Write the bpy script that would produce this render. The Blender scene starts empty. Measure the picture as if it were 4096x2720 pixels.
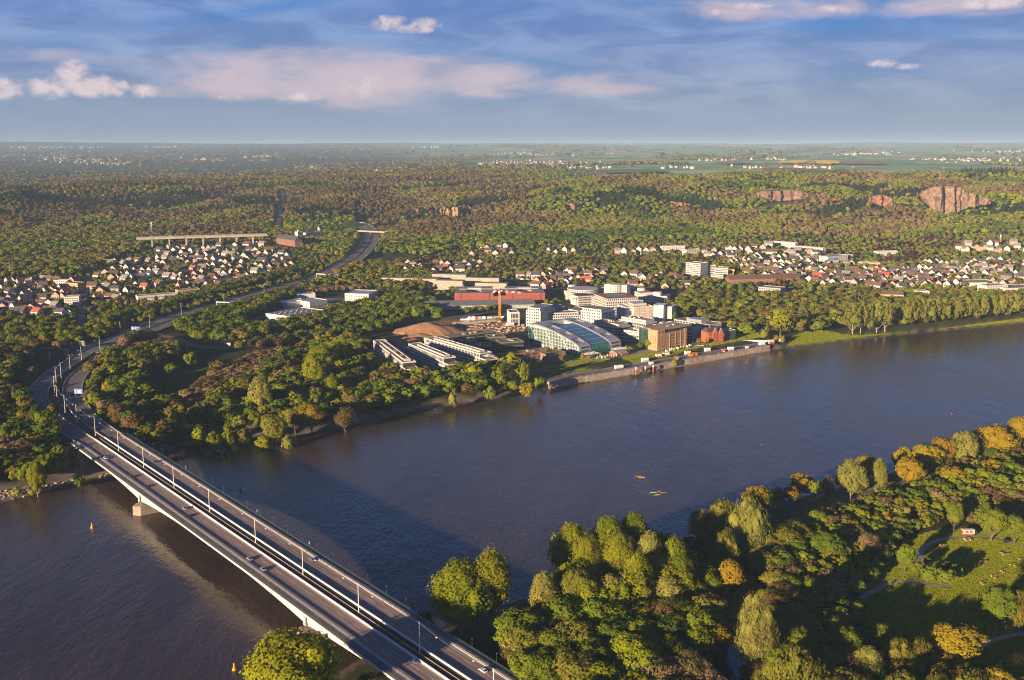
import bpy, bmesh, math, random
import numpy as np
from mathutils import Vector

SC = bpy.context.scene
COL = SC.collection
rnd = random.Random(7)
rng = np.random.default_rng(7)

# ------------------------------------------------------------------ camera
CAMZ = 230.0
PITCH = math.atan((1360 - 581) / 4096)
cam = bpy.data.cameras.new('camera')
cam.sensor_width = 36.0
cam.lens = 36.0
cam.clip_start = 1.0
cam.clip_end = 90000.0
camo = bpy.data.objects.new('camera', cam)
camo.location = (0, 0, CAMZ)
camo.rotation_euler = (math.pi / 2 - PITCH, 0, 0)
COL.objects.link(camo)
SC.camera = camo

# ------------------------------------------------------------------ sun, sky, exposure
SUN_DIR = Vector((0.62, 0.785, -0.168)).normalized()      # the way the light travels
sun = bpy.data.lights.new('sun', 'SUN')
sun.energy = 5.0
sun.angle = math.radians(0.53)
sun.color = (1.0, 0.75, 0.49)
suno = bpy.data.objects.new('sun', sun)
suno.rotation_euler = SUN_DIR.to_track_quat('-Z', 'Y').to_euler()
suno.location = (0, -200, 600)
COL.objects.link(suno)

SC.view_settings.view_transform = 'Standard'
SC.view_settings.look = 'None'
EXPO = 1.2
SKYS = 0.058
SC.view_settings.exposure = EXPO
SC.view_settings.gamma = 1.0
SC.view_settings.use_curve_mapping = False
SC.cycles.use_denoising = True
SC.cycles.denoiser = 'OPENIMAGEDENOISE'
SC.cycles.denoising_input_passes = 'RGB_ALBEDO_NORMAL'
SC.cycles.denoising_prefilter = 'NONE'
SC.cycles.use_adaptive_sampling = False
SC.cycles.pixel_filter_type = 'BLACKMAN_HARRIS'
SC.cycles.filter_width = 1.1
SC.cycles.max_bounces = 5
SC.cycles.diffuse_bounces = 2
SC.cycles.glossy_bounces = 2
SC.cycles.transmission_bounces = 3
SC.cycles.volume_bounces = 0
SC.cycles.transparent_max_bounces = 6
SC.cycles.caustics_reflective = False
SC.cycles.caustics_refractive = False
SC.cycles.sample_clamp_indirect = 4.0

def ray(x, y):
    """photograph pixel (4096 x 2720) -> direction in the world"""
    u = (x - 2048) / 4096.0
    v = (y - 1360) / 4096.0
    return u, math.cos(PITCH) - v * math.sin(PITCH), -(math.sin(PITCH) + v * math.cos(PITCH))

def P(x, y, z):
    u, f, d = ray(x, y)
    t = (z - CAMZ) / d
    return (u * t, f * t, z)

def PY(x, y, Y):
    u, f, d = ray(x, y)
    t = Y / f
    return (u * t, Y, CAMZ + d * t)

def px(X, Y, Z):
    dz = CAMZ - Z
    c = Y * math.cos(PITCH) + dz * math.sin(PITCH)
    return (2048 + 4096 * X / c, 1360 + 4096 * (dz * math.cos(PITCH) - Y * math.sin(PITCH)) / c)

class NT:
    """small helper for node trees"""
    def __init__(s, tree):
        s.t = tree
    def n(s, typ, **kw):
        nd = s.t.nodes.new(typ)
        for k, v in kw.items():
            if k in nd.inputs:
                nd.inputs[k].default_value = v
            else:
                setattr(nd, k, v)
        return nd
    def l(s, a, b):
        s.t.links.new(a, b)
    def math(s, op, a, b=None, c=None, clamp=False):
        nd = s.t.nodes.new('ShaderNodeMath')
        nd.operation = op
        nd.use_clamp = clamp
        for i, v in enumerate((a, b, c)):
            if v is None:
                continue
            if isinstance(v, (int, float)):
                nd.inputs[i].default_value = v
            else:
                s.t.links.new(v, nd.inputs[i])
        return nd.outputs[0]
    def mix(s, fac, a, b, mode='MIX'):
        nd = s.t.nodes.new('ShaderNodeMix')
        nd.data_type = 'RGBA'
        nd.blend_type = mode
        for sock, v in ((nd.inputs[0], fac), (nd.inputs[6], a), (nd.inputs[7], b)):
            if isinstance(v, (int, float)):
                sock.default_value = v
            elif isinstance(v, (tuple, list)):
                sock.default_value = (*v[:3], 1)
            else:
                s.t.links.new(v, sock)
        return nd.outputs[2]
    def ramp(s, fac, lo, hi):
        nd = s.t.nodes.new('ShaderNodeMapRange')
        nd.interpolation_type = 'SMOOTHSTEP'
        s.t.links.new(fac, nd.inputs[0])
        nd.inputs[1].default_value = lo
        nd.inputs[2].default_value = hi
        return nd.outputs[0]

def make_world():
    w = bpy.data.worlds.new('World')
    SC.world = w
    w.use_nodes = True
    w.node_tree.nodes.clear()
    k = NT(w.node_tree)
    sky = k.n('ShaderNodeTexSky')
    sky.sky_type = 'NISHITA'
    sky.sun_disc = False
    sky.sun_elevation = math.radians(9.6)
    sky.sun_rotation = math.atan2(-SUN_DIR.x, -SUN_DIR.y)
    sky.altitude = 200
    sky.air_density = 1.0
    sky.dust_density = 1.0
    sky.ozone_density = 2.0
    tc = k.n('ShaderNodeTexCoord')
    sep = k.n('ShaderNodeSeparateXYZ')
    k.l(tc.outputs['Generated'], sep.inputs[0])
    X, Y, Z = sep.outputs
    hyp = k.math('SQRT', k.math('ADD', k.math('MULTIPLY', X, X), k.math('MULTIPLY', Y, Y)))
    el = k.math('ARCTAN2', Z, hyp)                   # elevation, radians
    az = k.math('ARCTAN2', X, Y)                     # azimuth, radians
    def noise(sx, sy, detail, rough, ox=0.0, oy=0.0, dist=0.0):
        cm = k.n('ShaderNodeCombineXYZ')
        k.l(k.math('MULTIPLY_ADD', az, sx, ox), cm.inputs[0])
        k.l(k.math('MULTIPLY_ADD', el, sy, oy), cm.inputs[1])
        nn = k.n('ShaderNodeTexNoise', Scale=1.0, Detail=detail, Roughness=rough, Distortion=dist)
        k.l(cm.outputs[0], nn.inputs['Vector'])
        return nn.outputs[0]
    base = k.mix(1.0, sky.outputs[0], (0.27, 0.38, 0.76), 'MULTIPLY')
    S = 1 / (SKYS * 2 ** EXPO)                                      # colours below are radiance / strength
    def rad(c):
        return tuple(v * S for v in c)
    # blue sky whitening downwards, under a long soft sheet of lilac-grey stratus with blue gaps
    n1 = noise(3.6, 17.0, 6.0, 0.52, 3.1, 0.4, 1.0)
    n2 = noise(10.0, 38.0, 6.0, 0.55, 9.3, 2.0, 0.9)
    blue = k.mix(k.ramp(el, 0.025, 0.13), rad((0.205, 0.310, 0.490)), rad((0.075, 0.235, 0.590)))
    lilac = k.mix(k.ramp(el, 0.03, 0.13), rad((0.230, 0.305, 0.465)), rad((0.140, 0.240, 0.520)))
    lilac = k.mix(k.ramp(n2, 0.32, 0.70), k.mix(1.0, lilac, (0.95, 0.98, 1.0), 'MULTIPLY'), k.mix(1.0, lilac, (1.70, 1.50, 1.28), 'MULTIPLY'))
    c = k.mix(k.math('MULTIPLY', k.math('MULTIPLY', k.ramp(n1, 0.27, 0.52), 0.9), k.math('MULTIPLY_ADD', k.ramp(el, 0.30, 0.13), 0.7, 0.3)), blue, lilac)
    c = k.mix(k.ramp(el, 0.16, 0.45), c, base)
    # grey haze bank under the clouds
    hz = k.ramp(k.math('ADD', el, k.math('MULTIPLY', k.math('SUBTRACT', n2, 0.5), 0.014)), 0.066, 0.016)
    c = k.mix(k.math('MULTIPLY', hz, 0.9), c, rad((0.285, 0.350, 0.480)))
    # clouds: puffs (sharp) and lit veils (soft); centre and half axes in pixels of the photograph
    def puffs(spec, nse, lo, hi):
        tot = None
        for (x, y, rx, ry, g) in spec:
            u, f, d = ray(x, y)
            a0, e0 = math.atan2(u, f), math.atan2(d, math.hypot(u, f))
            da = k.math('MULTIPLY', k.math('SUBTRACT', az, a0), 4096.0 / rx)
            de = k.math('MULTIPLY', k.math('SUBTRACT', el, e0), 4096.0 / ry)
            r2 = k.math('ADD', k.math('MULTIPLY', da, da), k.math('MULTIPLY', de, de))
            b = k.math('MULTIPLY', k.math('EXPONENT', k.math('MULTIPLY', r2, -0.9)), g)
            tot = b if tot is None else k.math('MAXIMUM', tot, b)
        m = k.math('MULTIPLY', k.ramp(tot, 0.02, 0.5), k.math('ADD', tot, k.math('MULTIPLY', k.math('SUBTRACT', nse, 0.5), 1.5)))
        return k.ramp(m, lo, hi)
    nf = noise(64.0, 88.0, 7.0, 0.62, 1.0, 7.0, 0.5)
    ng = noise(14.0, 40.0, 6.0, 0.6, 5.0, 1.0, 0.5)
    veil = puffs([(1250, 290, 620, 95, 0.85), (1400, 320, 360, 95, 1.15), (900, 350, 330, 55, .75),
                  (1900, 320, 460, 75, .8), (2330, 335, 460, 65, .65), (2500, 250, 300, 60, .35),
                  (3100, 30, 500, 55, .7), (3900, 10, 400, 50, .8), (150, 215, 420, 40, .42), (2600, 40, 400, 40, .45),
                  (700, 235, 500, 40, .45), (1700, 245, 450, 45, .5)], ng, 0.10, 0.95)
    c = k.mix(k.math('MULTIPLY', veil, 0.9), c, rad((0.64, 0.53, 0.58)))
    cum = puffs([(25, 350, 62, 42, 1.15), (200, 352, 75, 42, 1.2), (300, 290, 62, 45, 1.25), (365, 345, 90, 45, 1.3),
                 (275, 265, 48, 30, 1.1), (475, 352, 40, 36, 1.1), (575, 366, 60, 26, 1.1), (1190, 388, 95, 20, 1.0),
                 (1560, 95, 75, 32, 1.1), (1700, 100, 62, 30, 1.15), (1640, 112, 110, 22, 1.0), (1450, 345, 110, 60, .75),
                 (2855, 50, 24, 15, 1.0), (3010, 26, 75, 17, .95), (3350, 35, 75, 22, .9), (3640, 26, 45, 15, .8),
                 (3960, 14, 120, 24, 1.05), (3520, 255, 70, 18, .9), (3640, 265, 70, 14, .75), (930, 390, 75, 14, .7),
                 (5200, 300, 120, 50, 1.1), (-900, 300, 150, 60, 1.1)], nf, 0.30, 1.12)
    ccol = k.mix(k.ramp(nf, 0.25, 0.60), rad((0.50, 0.44, 0.53)), rad((0.80, 0.67, 0.68)))
    c = k.mix(k.math('MULTIPLY', cum, 0.93), c, ccol)
    bg = k.n('ShaderNodeBackground')
    bg.inputs['Strength'].default_value = SKYS
    k.l(c, bg.inputs['Color'])
    out = k.n('ShaderNodeOutputWorld')
    k.l(bg.outputs[0], out.inputs['Surface'])
make_world()

# ------------------------------------------------------------------ helpers: objects and materials
def tag(o, label=None, cat=None, group=None, kind=None):
    if label:
        o['label'] = label
    if cat:
        o['category'] = cat
    if group:
        o['group'] = group
    if kind:
        o['kind'] = kind
    return o

def link(name, data, parent=None, loc=None, rz=0.0, scale=None):
    o = bpy.data.objects.new(name, data)
    COL.objects.link(o)
    if parent is not None:
        o.parent = parent
    if loc is not None:
        o.location = loc
    if rz:
        o.rotation_euler = (0, 0, rz)
    if scale is not None:
        o.scale = scale
    return o

def empty(name, loc, rz=0.0, label=None, cat=None, group=None, kind=None):
    o = link(name, None, None, loc, rz)
    o.empty_display_size = 0.5
    return tag(o, label, cat, group, kind)

def copy_tree(o, parent=None):
    c = o.copy()
    COL.objects.link(c)
    if parent is not None:
        c.parent = parent
    for ch in o.children:
        copy_tree(ch, c)
    return c

MATS = {}
def mat(name, col, rough=0.8, var=0.25, scale=0.15, metal=0.0, spec=0.35, col2=None, bump=0.0, objrand=0.0, coord='Object', detail=4.0):
    if name in MATS:
        return MATS[name]
    m = bpy.data.materials.new(name)
    m.use_nodes = True
    k = NT(m.node_tree)
    b = m.node_tree.nodes['Principled BSDF']
    b.inputs['Roughness'].default_value = rough
    b.inputs['Metallic'].default_value = metal
    b.inputs['Specular IOR Level'].default_value = spec
    tc = k.n('ShaderNodeTexCoord')
    nz = k.n('ShaderNodeTexNoise', Scale=scale, Detail=detail, Roughness=0.6)
    if coord == 'World':
        geo = k.n('ShaderNodeNewGeometry')
        k.l(geo.outputs['Position'], nz.inputs['Vector'])
    else:
        k.l(tc.outputs[coord], nz.inputs['Vector'])
    dark = tuple(c * (1 - var) for c in col)
    lite = tuple(min(1, c * (1 + var)) for c in col) if col2 is None else col2
    c = k.mix(k.ramp(nz.outputs[0], 0.3, 0.7), dark, lite)
    if objrand:
        oi = k.n('ShaderNodeObjectInfo')
        hs = k.n('ShaderNodeHueSaturation')
        k.l(c, hs.inputs['Color'])
        k.l(k.math('MULTIPLY_ADD', oi.outputs['Random'], objrand * 0.14, 0.5 - objrand * 0.07), hs.inputs['Hue'])
        r2 = k.math('FRACT', k.math('MULTIPLY', oi.outputs['Random'], 7.31))
        k.l(k.math('MULTIPLY_ADD', r2, objrand, 1 - objrand / 2), hs.inputs['Value'])
        c = hs.outputs[0]
    k.l(c, b.inputs['Base Color'])
    if bump:
        bp = k.n('ShaderNodeBump', Strength=bump)
        k.l(nz.outputs[0], bp.inputs['Height'])
        k.l(bp.outputs[0], b.inputs['Normal'])
    MATS[name] = m
    return m

class MB:
    """collects shapes; build() links them as ONE mesh object"""
    def __init__(s):
        s.v, s.f = [], []
    def add(s, vs, fs):
        o = len(s.v)
        s.v += [tuple(p) for p in vs]
        s.f += [tuple(i + o for i in f) for f in fs]
        return s
    def box(s, x0, x1, y0, y1, z0, z1):
        return s.add([(x0, y0, z0), (x1, y0, z0), (x1, y1, z0), (x0, y1, z0), (x0, y0, z1), (x1, y0, z1), (x1, y1, z1), (x0, y1, z1)],
                     [(3, 2, 1, 0), (4, 5, 6, 7), (0, 1, 5, 4), (1, 2, 6, 5), (2, 3, 7, 6), (3, 0, 4, 7)])
    def prism(s, poly, z0, z1, cap=True):
        n = len(poly)
        area = sum(poly[i][0] * poly[(i + 1) % n][1] - poly[(i + 1) % n][0] * poly[i][1] for i in range(n))
        if area < 0:
            poly = poly[::-1]
        vs = [(*p[:2], z0) for p in poly] + [(*p[:2], z1) for p in poly]
        fs = [(i, (i + 1) % n, n + (i + 1) % n, n + i) for i in range(n)]
        if cap:
            fs += [tuple(range(n - 1, -1, -1)), tuple(range(n, 2 * n))]
        return s.add(vs, fs)
    def tube(s, a, b, r0, r1=None, n=6):
        r1 = r0 if r1 is None else r1
        a, b = Vector(a), Vector(b)
        d = (b - a).normalized()
        u = d.orthogonal().normalized()
        w = d.cross(u)
        vs = []
        for c, r in ((a, r0), (b, r1)):
            for i in range(n):
                t = 2 * math.pi * i / n
                vs.append(c + u * (math.cos(t) * r) + w * (math.sin(t) * r))
        fs = [(i, (i + 1) % n, n + (i + 1) % n, n + i) for i in range(n)] + [tuple(range(n - 1, -1, -1)), tuple(range(n, 2 * n))]
        return s.add(vs, fs)
    def lathe(s, prof, n=12, cx=0.0, cy=0.0):
        vs, fs = [], []
        for (r, z) in prof:
            for i in range(n):
                t = 2 * math.pi * i / n
                vs.append((cx + r * math.cos(t), cy + r * math.sin(t), z))
        for j in range(len(prof) - 1):
            for i in range(n):
                fs.append((j * n + i, j * n + (i + 1) % n, (j + 1) * n + (i + 1) % n, (j + 1) * n + i))
        fs.append(tuple(range(n - 1, -1, -1)))
        fs.append(tuple(range((len(prof) - 1) * n, len(prof) * n)))
        return s.add(vs, fs)
    def mesh(s, name, m, smooth=False):
        me = bpy.data.meshes.new(name)
        me.from_pydata(s.v, [], s.f)
        if m is not None:
            me.materials.append(m)
        if smooth:
            me.polygons.foreach_set('use_smooth', [True] * len(me.polygons))
        me.update()
        return me
    def build(s, name, m, parent=None, loc=None, rz=0.0, smooth=False, kind=None, label=None):
        o = link(name, s.mesh(name, m, smooth), parent, loc, rz)
        if kind:
            o['kind'] = kind
        if label:
            o['label'] = label
        return o

def bx(x0, x1, y0, y1, z0, z1):
    return MB().box(x0, x1, y0, y1, z0, z1)

def np_mesh(name, V, F, m=None, smooth=False):
    """vertices (n,3) and quads or triangles (k,3|4) from numpy, fast"""
    me = bpy.data.meshes.new(name)
    V = np.asarray(V, np.float32)
    F = np.asarray(F, np.int32)
    k = F.shape[1]
    me.vertices.add(len(V))
    me.vertices.foreach_set('co', V.ravel())
    me.loops.add(F.size)
    me.loops.foreach_set('vertex_index', F.ravel())
    me.polygons.add(len(F))
    me.polygons.foreach_set('loop_start', np.arange(0, F.size, k, dtype=np.int32))
    me.polygons.foreach_set('loop_total', np.full(len(F), k, np.int32))
    if smooth:
        me.polygons.foreach_set('use_smooth', np.ones(len(F), bool))
    if m is not None:
        me.materials.append(m)
    me.update(calc_edges=True)
    me.validate()
    return me

def spline(pts, step):
    """Catmull-Rom through points of any dimension, resampled about every step metres (by the first two coordinates)"""
    Q = np.array(pts, float)
    Q = np.vstack([2 * Q[0] - Q[1], Q, 2 * Q[-1] - Q[-2]])
    out = []
    for i in range(1, len(Q) - 2):
        p0, p1, p2, p3 = Q[i - 1], Q[i], Q[i + 1], Q[i + 2]
        n = max(2, int(np.linalg.norm((p2 - p1)[:2]) / step))
        for t in np.linspace(0, 1, n, endpoint=False):
            out.append(0.5 * (2 * p1 + (p2 - p0) * t + (2 * p0 - 5 * p1 + 4 * p2 - p3) * t * t + (3 * p1 - p0 - 3 * p2 + p3) * t ** 3))
    out.append(Q[-2])
    return np.array(out)

def normals2(L):
    t = np.gradient(L[:, :2], axis=0)
    t /= np.linalg.norm(t, axis=1)[:, None] + 1e-9
    return np.stack([t[:, 1], -t[:, 0]], 1)         # to the right of travel

def vnoise(x, y, seed=0):
    """value noise, 0..1"""
    x = np.asarray(x, float); y = np.asarray(y, float)
    xi, yi = np.floor(x).astype(np.int64), np.floor(y).astype(np.int64)
    fx, fy = x - xi, y - yi
    fx = fx * fx * (3 - 2 * fx); fy = fy * fy * (3 - 2 * fy)
    def h(a, b):
        n = (a * 374761393 + b * 668265263 + seed * 974634721) & 0xffffffff
        n = ((n ^ (n >> 13)) * 1274126177) & 0xffffffff
        return ((n ^ (n >> 16)) & 0xffff) / 65535.0
    return (h(xi, yi) * (1 - fx) + h(xi + 1, yi) * fx) * (1 - fy) + (h(xi, yi + 1) * (1 - fx) + h(xi + 1, yi + 1) * fx) * fy

def fbm(x, y, seed=0, oct=4):
    s, a, t = 0, 1, 0
    for i in range(oct):
        s = s + a * vnoise(np.asarray(x) * 2 ** i, np.asarray(y) * 2 ** i, seed + i)
        t += a; a *= 0.5
    return s / t

def inside(poly, X, Y):
    poly = np.asarray(poly)[:, :2]
    X = np.asarray(X, float); Y = np.asarray(Y, float)
    r = np.zeros(X.shape, bool)
    n = len(poly)
    for i in range(n):
        x0, y0 = poly[i]; x1, y1 = poly[(i + 1) % n]
        c = (y0 > Y) != (y1 > Y)
        r ^= c & (X < (x1 - x0) * (Y - y0) / (y1 - y0 + 1e-12) + x0)
    return r

def dist_line(L, X, Y, vals=None):
    """distance to polyline L (n,2+) and, with vals (n,), the value at the foot point"""
    X = np.asarray(X, float); Y = np.asarray(Y, float)
    best = np.full(X.shape, 1e18)
    bv = np.zeros(X.shape)
    for i in range(len(L) - 1):
        ax, ay = L[i][0], L[i][1]; bx_, by_ = L[i + 1][0], L[i + 1][1]
        dx, dy = bx_ - ax, by_ - ay
        t = np.clip(((X - ax) * dx + (Y - ay) * dy) / (dx * dx + dy * dy + 1e-9), 0, 1)
        d = (X - ax - t * dx) ** 2 + (Y - ay - t * dy) ** 2
        m = d < best
        best = np.where(m, d, best)
        if vals is not None:
            bv = np.where(m, vals[i] + t * (vals[i + 1] - vals[i]), bv)
    return np.sqrt(best), bv

def pxpoly(pts, z=7.0):
    return [P(x, y, z)[:2] for x, y in pts]
# ------------------------------------------------------------------ the lie of the land
BD = np.array([0.63114592, -0.77566412])            # along the bridge, towards the near bank
BN = np.array([0.77566412, 0.63114592])             # across it, downstream
def BP(s, n, z=16.0):
    p = BD * s + BN * n
    return (float(p[0]), float(p[1]), z)

far_bank = [(-3000, 2300), (-1200, 2140), (-500, 2080), (0, 2012), (200, 1962), (300, 1925), (450, 1902), (560, 1850), (718, 1788), (860, 1757), (972, 1753), (1186, 1742), (1400, 1704),
            (1500, 1676), (1735, 1630), (1900, 1607), (2065, 1580), (2198, 1553), (2480, 1506), (2666, 1474), (3081, 1402), (3200, 1387), (3522, 1347), (4096, 1292), (4900, 1212), (6500, 1080)]
near_bank = [(6500, 1480), (4900, 1625), (4300, 1700), (4096, 1730), (3914, 1786), (3564, 1893), (3350, 1943), (3264, 1971), (3071, 2028), (2880, 2110), (2700, 2190), (2500, 2270), (2300, 2345), (2143, 2382),
             (2028, 2424), (1900, 2470), (1720, 2540), (1480, 2610), (1366, 2682), (1200, 2790), (1000, 2930), (700, 3200)]
FB = np.array([P(x, y, 0)[:2] for x, y in far_bank])
NB = np.array([P(x, y, 0)[:2] for x, y in near_bank])
RIVER = np.vstack([FB, NB, [(-150, 250), (-900, 200), (-3000, 500)]])
QUAY = FB[17:21]                                      # the walled stretch

# height of the ground (m) by photograph column and distance
RY = [900, 1500, 2000, 2300, 2600, 2850, 3200, 3600, 4200, 5000, 7000, 10000, 15000, 22000, 34000]
RX = [-1200, 0, 700, 1150, 1450, 1850, 2300, 2700, 3200, 3600, 4096, 5200]
RZ = [[8, 9, 12, 24, 55, 80, 96, 80, 60, 52, 55, 62, 120, 240, 255],
      [8, 9, 12, 22, 50, 72, 88, 74, 54, 46, 50, 62, 120, 247, 255],
      [8, 9, 12, 20, 42, 64, 84, 92, 78, 56, 50, 66, 135, 246, 255],
      [8, 9, 12, 20, 40, 60, 80, 94, 92, 78, 64, 84, 140, 243, 255],
      [8, 9, 11, 17, 30, 50, 80, 96, 102, 96, 80, 100, 145, 242, 255],
      [8, 9, 12, 20, 48, 78, 97, 104, 108, 106, 98, 112, 152, 240, 255],
      [8, 9, 12, 24, 58, 92, 108, 108, 110, 112, 112, 124, 160, 238, 255],
      [8, 9, 12, 26, 58, 90, 113, 110, 112, 115, 120, 130, 165, 234, 255],
      [8, 9, 12, 26, 58, 93, 119, 113, 114, 118, 122, 134, 170, 233, 255],
      [8, 9, 12, 26, 58, 96, 129, 126, 120, 120, 122, 134, 170, 233, 255],
      [8, 9, 12, 26, 58, 96, 134, 142, 128, 120, 122, 134, 170, 230, 255],
      [8, 9, 12, 26, 58, 96, 134, 146, 135, 122, 122, 134, 170, 230, 255]]
RZ = np.array(RZ, float)
LRY = np.log(np.array(RY, float))
def table(X, Y):
    ux = 2048 + 4096 * X / np.maximum(Y, 200) / 1.003
    ly = np.log(np.maximum(Y, 300))
    jx = np.clip(np.interp(ux, RX, np.arange(len(RX))), 0, len(RX) - 1.001)
    jy = np.clip(np.interp(ly, LRY, np.arange(len(RY))), 0, len(RY) - 1.001)
    ix, iy = jx.astype(int), jy.astype(int)
    fx, fy = jx - ix, jy - iy
    fx = fx * fx * (3 - 2 * fx)
    return (RZ[ix, iy] * (1 - fy) + RZ[ix, iy + 1] * fy) * (1 - fx) + (RZ[ix + 1, iy] * (1 - fy) + RZ[ix + 1, iy + 1] * fy) * fx

# centre line of the motorway from the near bank over the bridge and up the valley: x, y, z, left in/out, right in/out
def _mw():
    pts = []
    for s in range(-60, -760, -40):
        p = BP(s, 225.3)
        pts.append((p[0], p[1], 16.0, 3.6, 15.5, 3.5, 16.0))
    for (x, y, z, a, b, c, d) in [(318, 1700, 15.6, 4.4, 18, 4.4, 17.5), (258, 1650, 15.0, 5.5, 20, 5.5, 20), (228, 1602, 14.5, 6, 21, 6, 21.5), (222, 1560, 14, 6, 21.5, 6, 22), (242, 1518, 13.5, 5.5, 21, 5.5, 21.5),
                               (288, 1477, 13, 5, 20, 5, 20), (340, 1441, 12.5, 4.5, 18, 4.5, 18), (395, 1405, 12, 3, 17, 3, 17), (480, 1362, 11.5, 2, 17, 2, 17), (590, 1315, 11, 2, 18, 2, 20), (710, 1272, 11, 2, 18, 2, 20), (880, 1222, 11, 2, 18, 2, 19),
                               (1060, 1172, 11.5, 2, 18, 2, 18), (1270, 1112, 13, 2, 18, 2, 18), (1375, 1062, 15, 2, 18, 2, 18), (1440, 1015, 18, 2, 18, 2, 18), (1478, 965, 21, 2, 18, 2, 18), (1482, 930, 24, 2, 18, 2, 18), (1462, 905, 28, 2, 17, 2, 17), (1436, 892, 34, 2, 15, 2, 15), (1400, 885, 40, 2, 14, 2, 14)]:
        q = P(x, y, z)
        pts.append((q[0], q[1], z, a, b, c, d))
    return spline(pts, 8.0)
MW = _mw()
ML_DIST = np.concatenate([[0], np.cumsum(np.linalg.norm(np.diff(MW[:, :2], axis=0), axis=1))])
iB = int(np.argmin(np.abs(ML_DIST - (760 - 60))))        # where the bridge ends on the far bank
# smaller roads: polyline in photograph pixels at the ground, half width
ROADS = {}
def road_px(name, pts, hw, z=8.0):
    ROADS[name] = (spline([P(x, y, z) for x, y in pts], 6.0), hw)
road_px('slip_road', [(2000, 1250), (1750, 1278), (1400, 1315), (1200, 1345), (1080, 1362), (960, 1388), (850, 1394), (760, 1380), (690, 1352), (560, 1340), (470, 1350)], 5.0)
road_px('ramp_road', [(390, 1372), (330, 1405), (283, 1423), (265, 1404), (230, 1396), (150, 1392), (0, 1388)], 4.0)
road_px('village_street', [(330, 1330), (328, 1250), (335, 1190), (345, 1150), (352, 1120)], 5.0)
road_px('dealer_road', [(960, 1300), (1080, 1260), (1200, 1215), (1250, 1190)], 5.0)
road_px('dark_forest_road', [(1110, 905), (1125, 875), (1135, 850), (1128, 830)], 5.0, 30)

def signed_river(X, Y):
    d1, _ = dist_line(FB, X, Y)
    d2, _ = dist_line(NB, X, Y)
    d = np.minimum(d1, d2)
    return np.where(inside(RIVER, X, Y), -d, d), d1 < d2

def zf(X, Y, roads=True):
    X = np.asarray(X, float); Y = np.asarray(Y, float)
    z = table(X, Y)
    far = np.clip((Y - 2250) / 500, 0, 1)
    z = z + far * ((fbm(X / 520, Y / 430, 3, 4) - 0.5) * 74 * np.clip(1 - (Y - 3250) / 900, 0.30, 1) * np.clip(1 - (Y - 4800) / 600, 0.2, 1) * np.clip(1 - (Y - 9000) / 9000, 0.05, 1) + (fbm(X / 110, Y / 110, 9, 3) - 0.5) * 16)
    z = z + far * np.clip((3600 - Y) / 500, 0, 1) * (np.abs(fbm(X / 400 + 7.7, Y / 560, 17, 3) - 0.5) * 2 - 0.3) * 78
    z = z + np.clip((Y - 7400) / 4000, 0, 1) * (fbm(X / 2200, Y / 1600, 5, 4) - 0.5) * 70 * np.clip(1 - (Y - 18000) / 14000, 0.6, 1)
    z = z + np.clip((Y - 13000) / 5000, 0, 1) * np.clip((31000 - Y) / 6000, 0, 1) * (fbm(X / 5200, Y / 9000, 61, 4) - 0.36) * 150
    near = Y < 1800
    sd = np.full(X.shape, 1e4)
    fside = np.ones(X.shape, bool)
    if near.any():
        a, b = signed_river(X[near], Y[near])
        sd[near] = a; fside[near] = b
    z = np.where(~fside, np.minimum(z, 6.5), z)
    dq, _ = dist_line(QUAY, X, Y) if near.any() else (np.full(X.shape, 1e4), 0)
    q = dq < 14
    gentle = np.where(fside & (X < -120) & (Y < 1000), 0.14, np.where(fside, 0.30, 0.26))
    bank = np.where(q, np.clip((sd - 3.5) * 1.6, -3.0, 6.0), np.where(sd < 0, np.maximum(sd * 0.15, -3.0), sd * gentle))
    z = np.where(sd < 900, np.minimum(z, bank + fbm(X / 14, Y / 14, 2, 3) * np.where(sd < 25, 0.5, 0) - 0.25), z)
    if roads:
        m = (Y < 2800) & (X < -100)
        if m.any():
            d, rz = dist_line(MW[iB::2], X[m], Y[m], MW[iB::2, 2])
            zz = z[m]
            wgt = np.clip((60 - d) / 34, 0, 1)
            low = np.where(d < 27, rz - 1.1, zz)
            z[m] = np.where(sd[m] > 3, zz * (1 - wgt) + low * wgt, zz)
    return z

def hit(x, y, lift=0.0):
    """where the view ray through a photograph pixel meets the ground"""
    u, f, d = ray(x, y)
    t = np.concatenate([np.arange(300, 5000, 12.0), np.arange(5000, 26000, 60.0)])
    zz = zf(u * t, f * t) + lift
    below = np.where(CAMZ + d * t < zz)[0]
    if len(below) == 0:
        i = len(t) - 1
    else:
        i = below[0]
    a, b = t[max(i - 1, 0)], t[i]
    for _ in range(3):
        tt = np.linspace(a, b, 9)
        bb = np.where(CAMZ + d * tt < zf(u * tt, f * tt) + lift)[0]
        j = bb[0] if len(bb) else 8
        a, b = tt[max(j - 1, 0)], tt[j]
    return (u * b, f * b, float(zf(np.array([u * b]), np.array([f * b]))[0]))

def hits(pts):
    return [hit(x, y) for x, y in pts]

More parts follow.
